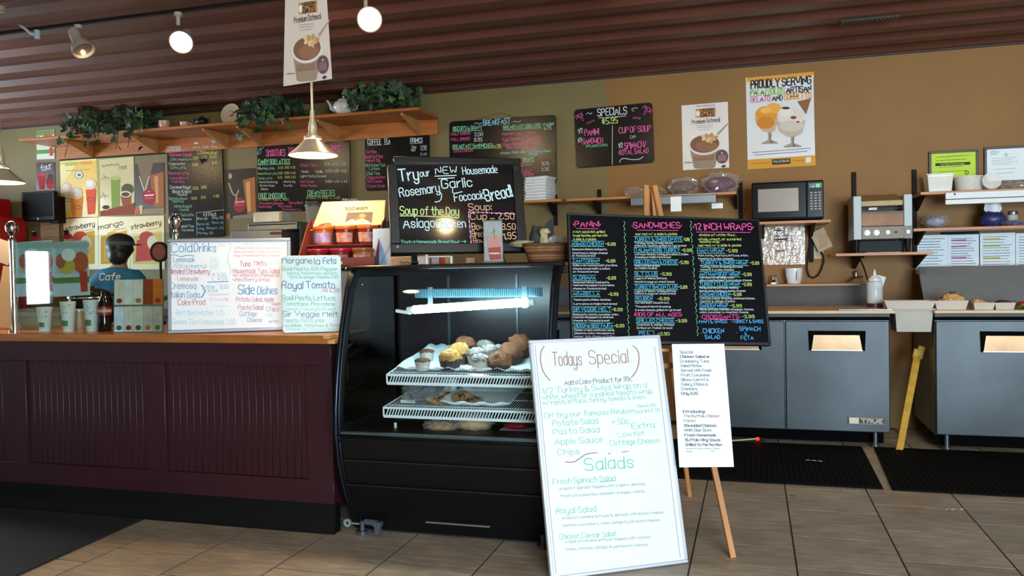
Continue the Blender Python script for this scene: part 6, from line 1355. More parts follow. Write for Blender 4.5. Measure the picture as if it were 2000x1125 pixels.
# back counter along the olive wall
bc = thing('back_counter', 'dark back counter along the olive wall behind the server', 'counter', (0, 0, 0))
B().box((-7.6, 5.92, 0), (-2.3, 6.49, .86)).obj('cabinet', mat('back_cabinet', '3a2c24', .5, var=.15), bc); B().box((-7.62, 5.88, .86), (-2.28, 6.49, .90)).obj('worktop', mat('back_worktop', '4a4038', .4, var=.15), bc, bevel=.004)
# red soda machine
x0, x1, z0, z1 = rect(-160, 428, 47, 500, 6.36); zt = ony(10, 389, 6.36).z; xr = ony(15, 400, 6.36).x; z1 = ony(30, 427, 6.36).z
sm = thing('soda_machine', 'bright red soda machine with white script at the left photo edge', 'soda machine', (x0, 5.98, .90))
M_RED = mat('soda_red', 'a80d14', .4, var=.1)
B().box((0, 0, 0), (x1-x0, .42, z1-.90)).obj('lower_body', M_RED, sm, bevel=.01); B().box((0, .03, z1-.90), (xr-x0, .42, zt-.90)).obj('upper_body', M_RED, sm, bevel=.015)
m = B(); zz = ony(5, 452, 5.98).z-.9; letter(m, 'Coca', (x1-x0-.50, zz-.03), (x1-x0-.12, zz-.03), .12, .022, -.003, 0); m.obj('script_lettering', paint('d8c8c0'), sm, fix=False)

# ================================================================== ESPRESSO MACHINE AND BLENDER ON THE BACK COUNTER
def sbox(px0, py0, px1, py1, Y, dep, nm, m, par, bv=.005):
    x0, x1, z0, z1 = rect(px0, py0, px1, py1, Y); L0 = par.location
    if py1 > 600: z0 = .901
    return B().box((x0-L0.x, Y-L0.y, z0-L0.z), (x1-L0.x, Y+dep-L0.y, z1-L0.z)).obj(nm, m, par, bevel=bv)
pt_ = thing('prep_table', 'dark work table that carries the espresso machine and blender', 'table', (0, 0, 0))
B().box((-3.98, 4.92, .86), (-2.36, 5.74, .90)).obj('table_top', mat('back_worktop2', '4a4038', .4, var=.15), pt_, bevel=.004)
for x in (-3.93, -2.41):
    for y in (4.97, 5.69): B().box((x-.025, y-.025, 0), (x+.025, y+.025, .86)).obj('leg', M_STEEL, pt_)
em = thing('espresso_machine', 'stainless espresso machine behind the counter whiteboard', 'espresso machine', (ony(520, 470, 5.0).x, 5.0, .901))
sbox(453, 449, 552, 640, 5.0, .25, 'lower_body', M_STEEL, em); sbox(484, 434, 580, 450, 5.06, .18, 'cup_tray', M_STEEL, em)
sbox(486, 437.5, 577, 439.5, 5.055, .01, 'tray_slot', M_BLK, em, 0); sbox(495, 413, 550, 434, 5.10, .13, 'top_tank', mat('tank_steel', 'b9bdb6', .35, .5, var=.15, scale=5), em)
sbox(545, 414, 549, 433, 5.097, .01, 'tank_edge', mat('tank_gold', 'a88c50', .4, .4), em, 0); sbox(527, 453, 551, 458, 4.998, .01, 'badge', mat('badge_red', '5a1418', .4), em, 0)
gm = thing('coffee_brewer', 'grey coffee brewer with black bands right of the espresso machine', 'coffee brewer', (ony(600, 470, 5.0).x, 5.54, .901))
sbox(571, 452, 640, 640, 5.54, .18, 'brewer_body', mat('brewer_grey', '8a8880', .4, .3), gm); sbox(568, 447, 640, 452, 5.53, .19, 'top_band', M_BLK, gm); sbox(575, 453, 630, 456, 5.53, .02, 'steel_lip', M_STEEL, gm, 0); sbox(587, 462, 612, 490, 5.53, .02, 'dark_panel', M_BLK, gm, .01)
pt = thing('blender_jug', 'tall ribbed clear blender jug behind the chocolate display', 'jug', (ony(607, 440, 5.3).x, 5.35, ony(607, 446, 5.3).z+.004))
B().lathe([(0, 0), (.045, 0), (.05, .01), (.062, .15), (.064, .155), (.057, .155), (.045, .012), (0, .012)], n=18).obj('jug', glass('jug_clear', 'dfe2de', 1.4, .06, .35, 'c8c8c0'), pt, smooth=40)
B().lathe([(0, .155), (.066, .155), (.066, .17), (.05, .185), (0, .187)], n=18).obj('jug_lid', mat('jug_lid', '5a554c', .5), pt, smooth=40)
sbox(596, 447, 622, 640, 5.27, .24, 'jug_base', M_BLK, pt)
for px, lab in ((676, 'left clear glass jar behind the chocolate display'), (692, 'right clear glass jar behind the chocolate display')):
    a = ony(px, 404, 4.6); o = thing('glass_jar', lab, 'jar', (a.x, 4.6, a.z-.10), group='glass jars behind the chocolate display'); B().lathe([(0, 0), (.028, 0), (.03, .01), (.03, .13), (.024, .145), (.026, .15), (.022, .15), (.02, .14), (.026, .13), (.026, .012), (0, .008)], n=18).obj('glass', glass('clear_jar', 'e6ecec', 1.5, .02, .12), o, smooth=50)
wr = thing('work_stand', 'dark equipment stand behind the pastry case', 'stand', (0, 0, 0)); a = ony(684, 404, 4.6); B().box((a.x-.3, 4.5, 0), (a.x+.3, 4.9, a.z-.102)).obj('cabinet', mat('stand_dark', '241c18', .6), wr, bevel=.005)

# ================================================================== CHOCOLATE DISPLAY ON ITS GREY CABINET
rg = thing('register_cabinet', 'grey cabinet with black top beside the pastry case', 'cabinet', (-2.03, 3.70, .92))
B().box((-.18, 0, 0), (.205, .30, .295)).obj('housing', mat('register_grey', '9a9a94', .4, var=.06), rg, bevel=.01); B().box((-.2, -.02, .295), (.215, .32, .314)).obj('black_top', M_BLK, rg, bevel=.004)
for x in (.09, .19): B().ball((x, -.022, .305), .006, 8, 6).obj('stud', M_CHROME, rg)
DC = Face((-2.005, 3.715, 1.236), .18, 0, 0, front=0)
cd = thing('chocolate_display', 'brown cardboard counter display of sweet tubs with a header card', 'display box', M=DC.M)
M_CARD = mat('card_brown', '6b2c1e', .55, var=.15, scale=10); W = .40
for s in (-1, 1):
    B().prism([(-.02, 0), (.20, 0), (.20, .26), (.13, .225), (-.02, .05)], 'x', s*W/2-(.004 if s > 0 else 0), s*W/2+(.004 if s < 0 else 0)).obj('side_wing', M_CARD, cd)
B().box((-W/2, -.02, 0), (W/2, -.016, .045)).obj('front_panel', M_CARD, cd); B().box((-W/2, -.02, 0), (W/2, .2, .006)).obj('base_panel', M_CARD, cd); B().box((-W/2, .10, .11), (W/2, .20, .114)).obj('step_panel', M_CARD, cd); B().box((-W/2, .196, 0), (W/2, .2, .25)).obj('back_panel', M_CARD, cd)
B().box((-.1, -.0212, .012), (-.0, -.02, .026)).box((.02, -.0212, .012), (.03, -.02, .026)).obj('front_print', paint('c9b4a0'), cd)
hd = B().hexa([(-W/2+.02, .155, .215), (W/2, .155, .215), (W/2, .158, .215), (-W/2+.02, .158, .215), (-W/2+.06, .195, .345), (W/2+.0, .195, .345), (W/2+.0, .198, .345), (-W/2+.06, .198, .345)]).obj('header_card', mat('card_cream', 'd8b48a', .5, var=.04), cd)
# header print lies on the slanted card: a face with the card's own lean
HL = math.atan2(.04, .13); hw = DC.M @ Vector((0, .154, .215)); FH = Face(hw, .18, HL, 0, front=.0012)
hh = thing('tmp', 'tmp', 'tmp', M=FH.M); 
K = Crop(560, 360, 6.25)
FH.ink(hh, K.rows([('3a2418', '3.50 each', 715, 318, 985, 302, 38)]), .17, 'printed_lettering', .1)
FH.poly(hh, '5a5048', K.pts(((740, 345), (1050, 338), (1030, 490), (705, 492)))); FH.poly(hh, 'c9b8a4', K.pts(((705, 470), (800, 425), (930, 415), (1030, 470), (1028, 490), (705, 492)))); FH.poly(hh, '9a5a34', K.pts(((810, 430), (880, 380), (960, 365), (970, 395), (880, 430), (830, 445)))); FH.ell(hh, 'd08a4a', *K.ell(925, 385, 40, 26))
FH.poly(hh, 'b85a28', K.pts(((340, 548), (400, 490), (480, 468), (545, 470), (555, 540)))); FH.poly(hh, '5a3424', K.pts(((345, 548), (400, 500), (450, 480), (470, 490), (430, 548))))
FH.lines(hh, K.lines([('b08a5a', 5, [(390, 340), (500, 335)]), ('b08a5a', 5, [(380, 375), (480, 370)]), ('b08a5a', 5, [(370, 410), (470, 406)]), ('c9642a', 14, [(300, 560), (560, 545), (1040, 528)])]), 'fine_print')
bpy.context.view_layer.update()
for ch in list(hh.children):
    mw_ = hh.matrix_world @ ch.matrix_basis; ch.parent = hd; ch.matrix_world = mw_
    ch.matrix_parent_inverse = Matrix(); ch.matrix_basis = (DC.M).inverted() @ mw_
bpy.data.objects.remove(hh)
M_TUBA = mat('tub_amber', 'a8622a', .25, var=.1); M_TUBR = mat('tub_maroon', '7a2018', .25, var=.1); M_LIDO = mat('lid_orange', 'c8641c', .35); M_LIDR = mat('lid_red', 'a0142a', .3)
for i, (x, row, mt, ml, lab) in enumerate(((-.118, 1, M_TUBA, M_LIDO, 'upper left amber sweet tub with a purple band'), (.0, 1, M_TUBR, M_LIDO, 'upper middle maroon sweet tub'), (.118, 1, M_TUBR, M_LIDO, 'upper right maroon sweet tub'), (-.118, 0, M_TUBR, M_LIDR, 'lower left sweet tub with a red lid'), (.0, 0, M_TUBR, M_LIDR, 'lower middle sweet tub with a red lid'), (.118, 0, M_TUBA, mat('lid_brown', '8a4a24', .35), 'lower right sweet tub with a brown lid'))):
    loc = DC.M @ (Vector((x, .14, .1145)) if row else Vector((x, .045, .0065)))
    r = thing('sweet_tub', lab, 'tub', loc, .18, 'sweet tubs in the cardboard display')
    hh_ = .082 if row else .07
    B().lathe([(0, 0), (.043, 0), (.045, .004), (.052, hh_), (0, hh_)], n=22).obj('tub', mt, r, smooth=40)
    B().lathe([(.054, hh_-.004), (.057, hh_), (.057, hh_+.012), (.052, hh_+.015), (0, hh_+.015)], n=22).obj('lid', ml, r, smooth=40)
    lb = B(); n = 10
    for z in (hh_*.15, hh_*.75): lb.v += [Vector((.0535*(.85+.13*z/hh_)*math.sin(math.radians(-60+k*12))*1.02, -.0535*(.85+.13*z/hh_)*math.cos(math.radians(-60+k*12))*1.02, z)) for k in range(n+1)]
    lb.f = [[k, k+1, n+2+k, n+1+k] for k in range(n)]
    lb.obj('label', mat('tub_label_a', '8a78a8', .5, var=.5, scale=30) if i == 0 else mat('tub_label', 'a8786a', .5, var=.5, scale=40), r)
# white paper cup beside it, blue-grey sheet behind
mug((ony(573, 500, 3.75).x-.02, 3.74, .922), .03, .36, M_PAPER, 'white paper cup stack between whiteboard and chocolate display', 'paper_cup', handle=False, cat='cup')
F, o, W, H = note(728, 446, 763, 519, 3.80, 'pale blue sheet standing between chocolate display and soup board', mat('blue_sheet', '9db4d2', .6, var=.05), 'blue_sheet', lean=.05)
F.lines(o, [('46506a', 1, [(744, 516), (762, 478)])], 'string')

# ================================================================== THINGS ON THE PASTRY CASE
CZ = 1.2365
x0, x1, z0, z1 = rect(762, 498, 838, 520, 3.80)
o = thing('cardboard_box', 'pale cardboard box under the soup board', 'box', ((x0+x1)/2, 3.80, CZ)); B().box((-(x1-x0)/2, 0, 0), ((x1-x0)/2, .12, .045)).obj('carton', mat('carton_pale', 'a98f78', .6, var=.1), o, bevel=.003); B().box((.02, -.002, .004), ((x1-x0)/2-.004, 0, .041)).obj('carton_label', mat('carton_label', 'c0b4b8', .5), o)
m = B()
for i in range(7): m.ball((-.05+i*.009, -.002, .014+.004*math.sin(i*2)), .0035, 6, 4)
m.obj('bean_print', paint('4a2c20'), o)
o = thing('card_rack', 'small white wire rack with colourful cards under the soup board', 'card rack', (ony(866, 515, 3.83).x, 3.83, CZ))
B().box((-.075, -.05, 0), (-.063, -.04, .07)).obj('rack_post', M_WHITEWIRE, o); B().box((-.065, -.05, .036), (.055, -.04, .042)).obj('rack_arm', M_WHITEWIRE, o); B().box((.055, -.05, 0), (.066, -.04, .04)).obj('rack_post', M_WHITEWIRE, o)
for i, (c, xx) in enumerate((('b0a098', -.05), ('a0382c', -.005), ('a8863c', .022))): B().box((xx, -.035, 0), (xx+.026+.014*(i == 0), -.005, .034)).obj('card', mat('card_'+c, c, .5, var=.3, scale=40), o)
a = ony(919, 514, 3.83); o = tag(B().box((-.022, 0, 0), (.022, .02, .026), (-.2, 0, 0)).obj('card_holder', mat('holder_beige', 'a48e78', .5)), 'tiny beige card holder left of the clear sign stand', 'card holder'); o.location = (a.x, 3.83, CZ+.003)
# clear acrylic stand with a drink picture
FS = Face((ony(967, 515, 3.66).x, 3.64, CZ), .35, .2, 0, front=.004)
st = thing('acrylic_sign', 'clear acrylic sign stand with an iced drink picture on the pastry case', 'sign holder', M=FS.M)
B().box((-.045, -.004, 0), (.045, -.002, .205)).obj('acrylic_sheet', glass('acrylic', 'eef2f2', 1.5, .03, .12), st); B().box((-.041, -.0015, .012), (.041, 0, .20)).obj('picture_card', mat('pic_card', 'b8aca4', .5, var=.08), st); B().box((-.05, -.02, -.0), (.05, .06, .004), (-.2, 0, 0), (0, 0, 0)).obj('foot_plate', MATS['acrylic'], st)
FS.front = .0045
FS.poly(st, 'a04a40', [(953, 482), (978, 480), (979, 506), (957, 508)]); FS.poly(st, 'c08a7c', [(951, 462), (977, 460), (978, 482), (953, 484)]); FS.ell(st, 'e0c8c0', 966, 495, 12, 1.5); FS.lines(st, [('7a8a5a', 2, [(964, 445), (966, 468)]), ('7a8a5a', 1.5, [(958, 455), (968, 450)]), ('a8a0b0', 1.5, [(952, 442), (975, 440)])], 'print_stroke')
# wicker basket with bags and tongs
a = ony(1060, 512, 3.76); bk = thing('wicker_basket', 'low woven wicker basket on the right of the pastry case', 'basket', (a.x+.02, 3.82, CZ), .2)
M_WICK = mat('wicker', '8a5830', .6, var=.35, scale=30); M_WICK2 = mat('wicker_dark', '5a3418', .7, var=.3)
def rr(w_, d_, n=28): return [(w_*math.copysign(abs(math.cos(2*math.pi*i/n))**.5, math.cos(2*math.pi*i/n)), d_*math.copysign(abs(math.sin(2*math.pi*i/n))**.5, math.sin(2*math.pi*i/n))) for i in range(n)]
for k in range(7):
    z = .006+k*.013; s = .78+.034*k
    ring = [Vector((x*s, y*s, z+.003*math.sin(i*math.pi+k*math.pi))) for i, (x, y) in enumerate(rr(.125, .085))]
    B().tube(ring+[ring[0]], .0072, 6).obj('woven_band', M_WICK if k % 3 else M_WICK2, bk, smooth=60)
m = B()
for i, (x, y) in enumerate(rr(.125, .085)): m.cyl((x*.78, y*.78, 0), (x*1.0, y*1.0, .088), .003, n=5)
o = m.obj('stakes', M_WICK2, bk); o['kind'] = 'stuff'; B().prism([(x*.78, y*.78) for x, y in rr(.125, .085)], 'z', 0, .005).obj('base', M_WICK2, bk)
def lump(nm, label, cat, loc, sc, m, rot=(0, 0, 0), jit=.35, group=None):
    o = tag(B().ball((0, 0, 0), 1, 16, 10, sc, jit).obj(nm, m, smooth=50), label, cat, group); o.location = loc; o.rotation_euler = rot; return o
kx = lambda px, py, Y=3.82: ony(px, py, Y)
lump('paper_bag', 'folded cream paper bag lying over the left basket rim', 'bag', kx(1017, 474), (.062, .04, .012), mat('bag_cream', 'b0a27c', .7, var=.25, scale=18), (0, -.05, .1))
lump('paper_bag', 'second cream paper bag under the folded one', 'bag', kx(1016, 480, 3.80), (.058, .04, .008), MATS['bag_cream'], (0, .05, .1))
bgk = thing('snack_bag', 'standing yellow and cream snack bag in the wicker basket', 'bag', kx(1063, 486, 3.82)); B().ball((0, 0, .028), 1, 16, 10, (.026, .018, .05), .4).obj('cream_part', mat('bag_print', 'c4b184', .5, var=.45, scale=30), bgk, smooth=50); B().ball((-.004, -.006, -.004), 1, 12, 8, (.03, .018, .032), .3).obj('yellow_part', mat('bag_yellow', 'c89c1c', .5, var=.25, scale=20), bgk, smooth=50); B().ball((.004, 0, .082), 1, 12, 8, (.028, .016, .016), .4).obj('twisted_top', MATS['bag_print'], bgk, smooth=50)
lump('dark_bag', 'dark grey bag behind the yellow snack bag', 'bag', kx(1052, 470, 3.87), (.045, .025, .07), mat('bag_dark', '3a3a3a', .5, var=.3), (0, -.2, 0))
lump('snack_packet', 'dark red packet at the right of the wicker basket', 'packet', kx(1090, 479, 3.84), (.04, .03, .014), mat('packet_red', '5a2420', .5, var=.4, scale=20))
tg = thing('serving_tongs', 'black and steel serving tongs sticking out of the basket', 'tongs', kx(1060, 440, 3.86)); B().box((-.055, -.004, -.03), (.06, .004, -.022), (0, -.55, 0), (0, 0, -.02)).obj('steel_arm', M_STEEL, tg); B().prism([(.04, .03), (.055, .035), (.05, -.05), (.03, -.06), (.0, -.01)], 'y', -.006, .006).obj('black_grip', MATS['bag_dark'], tg)
for px, lab, hh in ((1075, 'tall clear plastic cup of wooden stirrers behind the basket', .13), (1102, 'second clear plastic cup of wooden stirrers by the chalkboard edge', .125)):
    a = ony(px, 500, 3.93); o = thing('stirrer_cup', lab, 'cup', (a.x, 3.93, CZ), group='stirrer cups on the pastry case'); B().lathe([(0, 0), (.03, 0), (.038, hh), (.036, hh), (.028, .004), (0, .004)], n=18).obj('cup', glass('stir_cup', 'e8ecec', 1.4, .05, .25), o, smooth=40); m = B()
    for i in range(10): m.box((-.022+.0045*i, -.012+.006*(i % 4), .005), (-.019+.0045*i, -.010+.006*(i % 4), hh*.72), (0, .03*(i % 3-1), 0))
    m.obj('stirrers', mat('stir_wood', 'b98a54', .6), o)['kind'] = 'stuff'

# ================================================================== HANGING LAMPS
WARM = (1.0, .70, .38)
M_SHADE = mat('shade_brass', 'e0d2b8', .3, .55, var=.08); M_SHADEIN = mat('shade_inside', 'fff4e0', .5, emit=22, ecol='ffe2b4', var=0)
M_BULB = mat('lamp_bulb', 'ffffff', .4, emit=40, ecol='ffe3b0', var=0)
def pendant(x, y, zb, label):
    r = thing('pendant_lamp', label, 'lamp', (x, y, zb), group='conical pendant lamps')
    H = CEIL-.02-zb
    B().cyl((0, 0, .22), (0, 0, H), .0065, n=10).cyl((0, 0, .36), (0, 0, .375), .011, n=12).cyl((0, 0, .46), (0, 0, .47), .010, n=12).obj('rod', M_SHADE, r, smooth=40)
    B().lathe([(.045, H-.025), (.05, H-.02), (.05, H), (0, H)], n=18).obj('ceiling_cap', M_SHADE, r, smooth=40)
    B().lathe([(.040, .078), (.044, .081), (.044, .092), (.028, .098), (.021, .115), (.023, .135), (.018, .160), (.012, .18), (.010, .222), (.0, .222)], n=20).obj('socket', M_SHADE, r, smooth=40)
    B().lathe([(.118, 0), (.121, .004), (.115, .009), (.088, .032), (.062, .056), (.042, .078)], n=32).obj('shade', M_SHADE, r, smooth=60)
    B().lathe([(.115, .002), (.111, .009), (.085, .030), (.059, .054), (.038, .075), (0, .076)], n=32).obj('shade_lining', M_SHADEIN, r, smooth=60)
    B().ball((0, 0, .036), .03, 14, 10).obj('bulb', M_BULB, r, smooth=60)
    l = bpy.data.lights.new('pendant_light', 'POINT'); l.energy = 24; l.color = WARM; l.shadow_soft_size = .05
    o = bpy.data.objects.new('pendant_light', l); COL.objects.link(o); o.parent = r; o.location = (0, 0, .008)
a = ony(612, 308, 3.6); pendant(a.x, 3.6, a.z+.01, 'conical brass pendant lamp on a long rod above the chocolate display')
a = ony(2, 362, 3.6); pendant(a.x, 3.6, a.z+.015, 'conical brass pendant lamp cut by the left edge of the photo')
# unseen pendants of the same kind, added behind the camera for general warm light
for x, y, lab in ((-2.6, -.9, 'unseen pendant lamp added for warm light on the left behind the viewer'), (2.6, -.9, 'unseen pendant lamp added for warm light on the right behind the viewer')): pendant(x, y, 1.85, lab)

# ================================================================== TRACK LIGHTS
M_TRK = mat('track_black', '140e0c', .5); M_HEAD = mat('track_head_white', 'a89884', .45, var=.06)
RY = 3.97
tr = thing('track_rail', 'thin dark track lighting rail along the ceiling', 'track rail', (0, RY, 2.70))
B().box((-7.2, -.012, 0), (3.2, .012, .018)).obj('rail', M_TRK, tr)
B().cyl((ony(72, 45, RY).x, 0, -.05), (ony(72, 45, RY).x, 0, 0), .017, n=12).obj('feed_box', mat('feed_grey', '9fb0ba', .5), tr, smooth=40)
pts = [ony(-30, 20, 3.92), ony(0, 27, 3.92), ony(25, 38, 3.94), ony(48, 55, 3.95), ony(60, 65, 3.96), ony(70, 67, 3.97), Vector((ony(72, 60, RY).x, RY, 2.655))]
tag(B().tube(pts, .008, 8).obj('ceiling_cable', mat('cable_white', 'b5a596', .5), smooth=60), 'loose white cable hanging to the rail at the upper left', 'cable')
def track_head(px, py, aim, on, label, power, dist=None):
    """bulb face centre seen at px, py; the can points along aim"""
    c = ony(px, py, RY-.02); aim = Vector(aim).normalized(); r = thing('track_light', label, 'track light', (c.x, RY, 2.70), group='track lights on the ceiling rail')
    c = c-Vector((c.x, RY, 2.70)); Q = aim.to_track_quat('Z', 'Y').to_matrix(); back = c-aim*.15
    B().cyl((back.x*.6, 0, -.002), (back.x*.6, 0, back.z+.02), .011, n=10).cyl((back.x*.6, 0, -.02), (back.x*.6, 0, 0), .022, n=12).obj('stem', M_HEAD, r, smooth=40)
    B().lathe([(0, -.16), (.028, -.155), (.034, -.12), (.036, -.07), (.060, -.03), (.066, 0.006), (.060, .006), (.052, -.02)], c, 22, Q).obj('can', M_HEAD, r, smooth=50)
    if on:
        B().lathe([(.058, -.004), (.05, .004), (.03, .012), (0, .015)], c, 22, Q).obj('lamp_face', mat('spot_glow', 'ffffff', .4, emit=60, ecol='ffdca0', var=0), r, smooth=60)
    else:
        B().lathe([(.056, -.012), (.03, -.008), (0, -.006)], c, 22, Q).obj('lamp_face', mat('spot_off', '7a6a58', .25), r, smooth=60)
        B().ball(c+Q @ Vector((.012, -.022, .0)), .012, 8, 6).obj('filament_glint', mat('spot_dim', 'ffffff', .4, emit=20, ecol='ffe0b0', var=0), r)
    l = bpy.data.lights.new('track_spot', 'SPOT'); l.energy = power; l.color = WARM; l.spot_size = math.radians(110); l.spot_blend = .8; l.shadow_soft_size = .05
    o = bpy.data.objects.new('track_spot', l); COL.objects.link(o); o.parent = r; o.location = c+aim*.03; o.rotation_euler = aim.to_track_quat('-Z', 'Y').to_euler()
track_head(163, 98, (.55, -.1, -.8), False, 'leftmost white track light, nearly dark', 6)
track_head(354, 82, (.35, -.75, -.55), True, 'second track light glowing bright warm white', 40)
track_head(722, 38, (.35, -.9, -.35), True, 'third track light glowing as a bright warm disc', 40)
# unseen heads, some read from board glare, others added for warm light: the rest of this rail, and a second rail over the floor in front of the counter
tr2 = thing('track_rail', 'second dark track rail over the floor in front of the counter', 'track rail', (0, 1.75, 2.70)); B().box((-5.2, -.012, 0), (3.4, .012, .018)).obj('rail', M_TRK, tr2)
for x, yy, aim, pw, lab in ((-.6, RY, (.1, .75, -.6), 40, 'unseen track light added to warm the mustard wall'), (1.1, RY, (.1, .8, -.55), 40, 'unseen right track light added to warm the posters'), (-4.75, RY, (.0, .8, -.6), 30, 'track light beside the frame aimed at the drink posters'), (-6.6, RY, (.3, .7, -.6), 24, 'farthest left track light aimed at the espresso menu'), (-2.36, RY, (.0, .8, -.6), 26, 'added track light hidden by the hanging poster aimed at the high shelf'),
    (.33, 1.75, (-.55, .65, -.5), 12, 'middle light of the second rail aimed at the soup board'), (-2.4, 1.75, (.0, .8, -.6), 9, 'unseen left light added on the second rail to warm the counter'), (2.4, 1.75, (-.1, .8, -.6), 10, 'unseen right light added on the second rail to warm the fridges')):
    r = thing('track_light', lab, 'track light', (x, yy, 2.70), group='track lights on the ceiling rail'); aim = Vector(aim).normalized(); Q = aim.to_track_quat('Z', 'Y').to_matrix(); c = Vector((0, 0, -.02))+aim*.12
    B().cyl((0, 0, -.05), (0, 0, 0), .011, n=10).obj('stem', M_HEAD, r); B().lathe([(0, -.16), (.028, -.155), (.034, -.12), (.036, -.07), (.060, -.03), (.066, .006), (.060, .006), (.052, -.02)], c, 22, Q).obj('can', M_HEAD, r, smooth=50); B().lathe([(.058, -.004), (.03, .012), (0, .015)], c, 22, Q).obj('lamp_face', MATS['spot_glow'], r)
    l = bpy.data.lights.new('track_spot', 'SPOT'); l.energy = pw; l.color = WARM; l.spot_size = math.radians(115); l.spot_blend = .9; l.shadow_soft_size = .05
    o = bpy.data.objects.new('track_spot', l); COL.objects.link(o); o.parent = r; o.location = c+aim*.03; o.rotation_euler = aim.to_track_quat('-Z', 'Y').to_euler()

# ================================================================== HANGING OATMEAL POSTER
HB = Face(ony(600, 161, 3.3), 0, 0, -.06, front=.001)
hp = thing('hanging_poster', 'oatmeal poster hanging from the ceiling in front of the lamp rod', 'poster', M=HB.M)
cs = [HB.loc(*p) for p in ((557, -6), (637, -20), (648.5, 154), (553.5, 168.5))]
B().prism([(p.x, p.y) for p in cs], 'y', -.001, .001).obj('sheet', mat('sheet_hang', 'cfc0b2', .5, var=.04), hp)
oat_art(HB, hp, lambda x, y: (600+(x-1081)*.25, 98+(y-390)*.349-.035*((x-1081)*.25)))
for p in (cs[0]+Vector((.03, -.01)), cs[1]-Vector((.03, .01))):
    B().cyl((p.x, 0, p.y), (p.x, 0, p.y+(2.70-HB.o.z-p.y)), .0012, n=5).obj('string', mat('string_white', 'b8aea0', .6), hp)

# ================================================================== ON THE COUNTER BEHIND THE GUARD
CT = .9205
def art_juice(F, o, x0, x1, y0, y1):
    k = lambda u, v: (x0+(x1-x0)*u, y0+(y1-y0)*v)
    F.poly(o, '93a89a', [k(0, 0), k(1, 0), k(1, .1), k(0, .12)]); F.poly(o, '9fb4b8', [k(.05, .12), k(.95, .1), k(.95, .6), k(.05, .6)])
    sx, sy = abs(x1-x0), abs(y1-y0)
    F.ell(o, 'b8542c', *k(.75, .38), sx*.22, sy*.2); F.ell(o, 'c9a23c', *k(.36, .45), sx*.24, sy*.16); F.ell(o, 'a85a3c', *k(.2, .36), sx*.14, sy*.14); F.ell(o, 'd8dcd8', *k(.42, .24), sx*.2, sy*.12)
    F.poly(o, '5a7a38', [k(0, .68), k(1, .65), k(1, .76), k(0, .79)]); F.poly(o, 'b0381e', [k(.72, .56), k(.94, .55), k(.96, .93), k(.77, .95)])
for a, b, c, d, lab, s in ((32, 471, 107, 578, 'left fruit juice sheet clipped behind the counter glass', 1), (104, 471, 176, 578, 'right fruit juice sheet clipped behind the counter glass', 2)):
    F, o, W, H = note(a, b, c, d, 3.442+.002*s, lab, mat('juice_sheet', 'bcc6c8', .5, var=.05), 'juice_sheet', 'juice sheets on the counter glass', roll=-.03)
    art_juice(F, o, a+1, c-1, b+2, d-2)
    q = ony((a+c)/2 if s == 1 else (a+c)/2-8, 468, 3.431)
    cl = thing('binder_clip', 'red and black binder clip holding the %s juice sheet' % ('left' if s == 1 else 'right'), 'clip', (q.x, 3.431, 1.405), group='binder clips on the counter glass')
    B().prism([(-.012, 0), (.016, 0), (.007, .026), (-.003, .026)], 'x', -.02, .02).obj('clip_body', mat('clip_red', '8a1024', .4), cl)
    for sg_ in (-1, 1): B().tube([(sg_*.014, -.004, .022), (sg_*.012, -.008, .045), (sg_*.004, -.008, .045), (sg_*.004, -.004, .022)], .003, 6).obj('clip_handle', M_BLK, cl, smooth=60)
M_CUPP = mat('paper_cup_white', 'd9d8d2', .55, var=.04); M_CUPSPK = mat('cup_speck', '5a5a58', .6); M_CUPGRN = mat('cup_green', '5c7a50', .6)
for px, lab, h, Y in ((88, 'left paper coffee cup with speckles in front of the glass bowl', .13, 3.50), (134, 'middle paper coffee cup with a green leaf print', .158, 3.50), (179, 'right paper coffee cup beside the cola bottle', .165, 3.52)):
    a = ony(px, 640, Y); r = thing('coffee_cup', lab, 'cup', (a.x, Y, CT), group='paper coffee cups behind the guard'); R0, R1 = .026, .038
    B().lathe([(0, .003), (R0, 0), (R1, h-.003), (R1+.002, h), (R1-.002, h), (R0-.002, .006), (0, .006)], n=24).obj('cup_wall', M_CUPP, r, smooth=50)
    m = B(); rnd = random.Random(px)
    for i in range(16):
        an = rnd.uniform(-2.6, -.4); z = rnd.uniform(.55, .92)*h; rr_ = R0+(R1-R0)*z/h+.0008; d = Vector((math.cos(an), math.sin(an), 0)); t_ = Vector((-d.y, d.x, 0)); q = d*rr_+Vector((0, 0, z)); m.add([q-t_*.003, q+Vector((0, 0, .003)), q+t_*.003, q-Vector((0, 0, .003))], [(0, 1, 2, 3)])
    m.obj('speckles', M_CUPSPK, r, fix=False)['kind'] = 'stuff'
    m = B(); vs = []
    for z in (.18, .38):
        for i in range(9): an = math.radians(-130+i*10); rr_ = R0+(R1-R0)*z+.0008; vs.append(Vector((math.cos(an)*rr_, math.sin(an)*rr_, z*h*(1 if z < .3 else 1-.01*abs(i-4)))))
    m.add(vs, [(i, i+1, 9+i+1, 9+i) for i in range(8)]); m.obj('leaf_print', M_CUPGRN, r, fix=False)
a = ony(75, 640, 3.66); r = thing('glass_bowl', 'wide clear glass bowl behind the left paper cups', 'bowl', (a.x, 3.68, CT)); B().lathe([(0, .003), (.09, 0), (.12, .03), (.135, .10), (.14, .115), (.134, .115), (.115, .032), (.088, .006), (0, .008)], n=30).obj('bowl', glass('bowl_glass', 'e6efea', 1.5, .03, .18, 'b5ada0'), r, smooth=50)
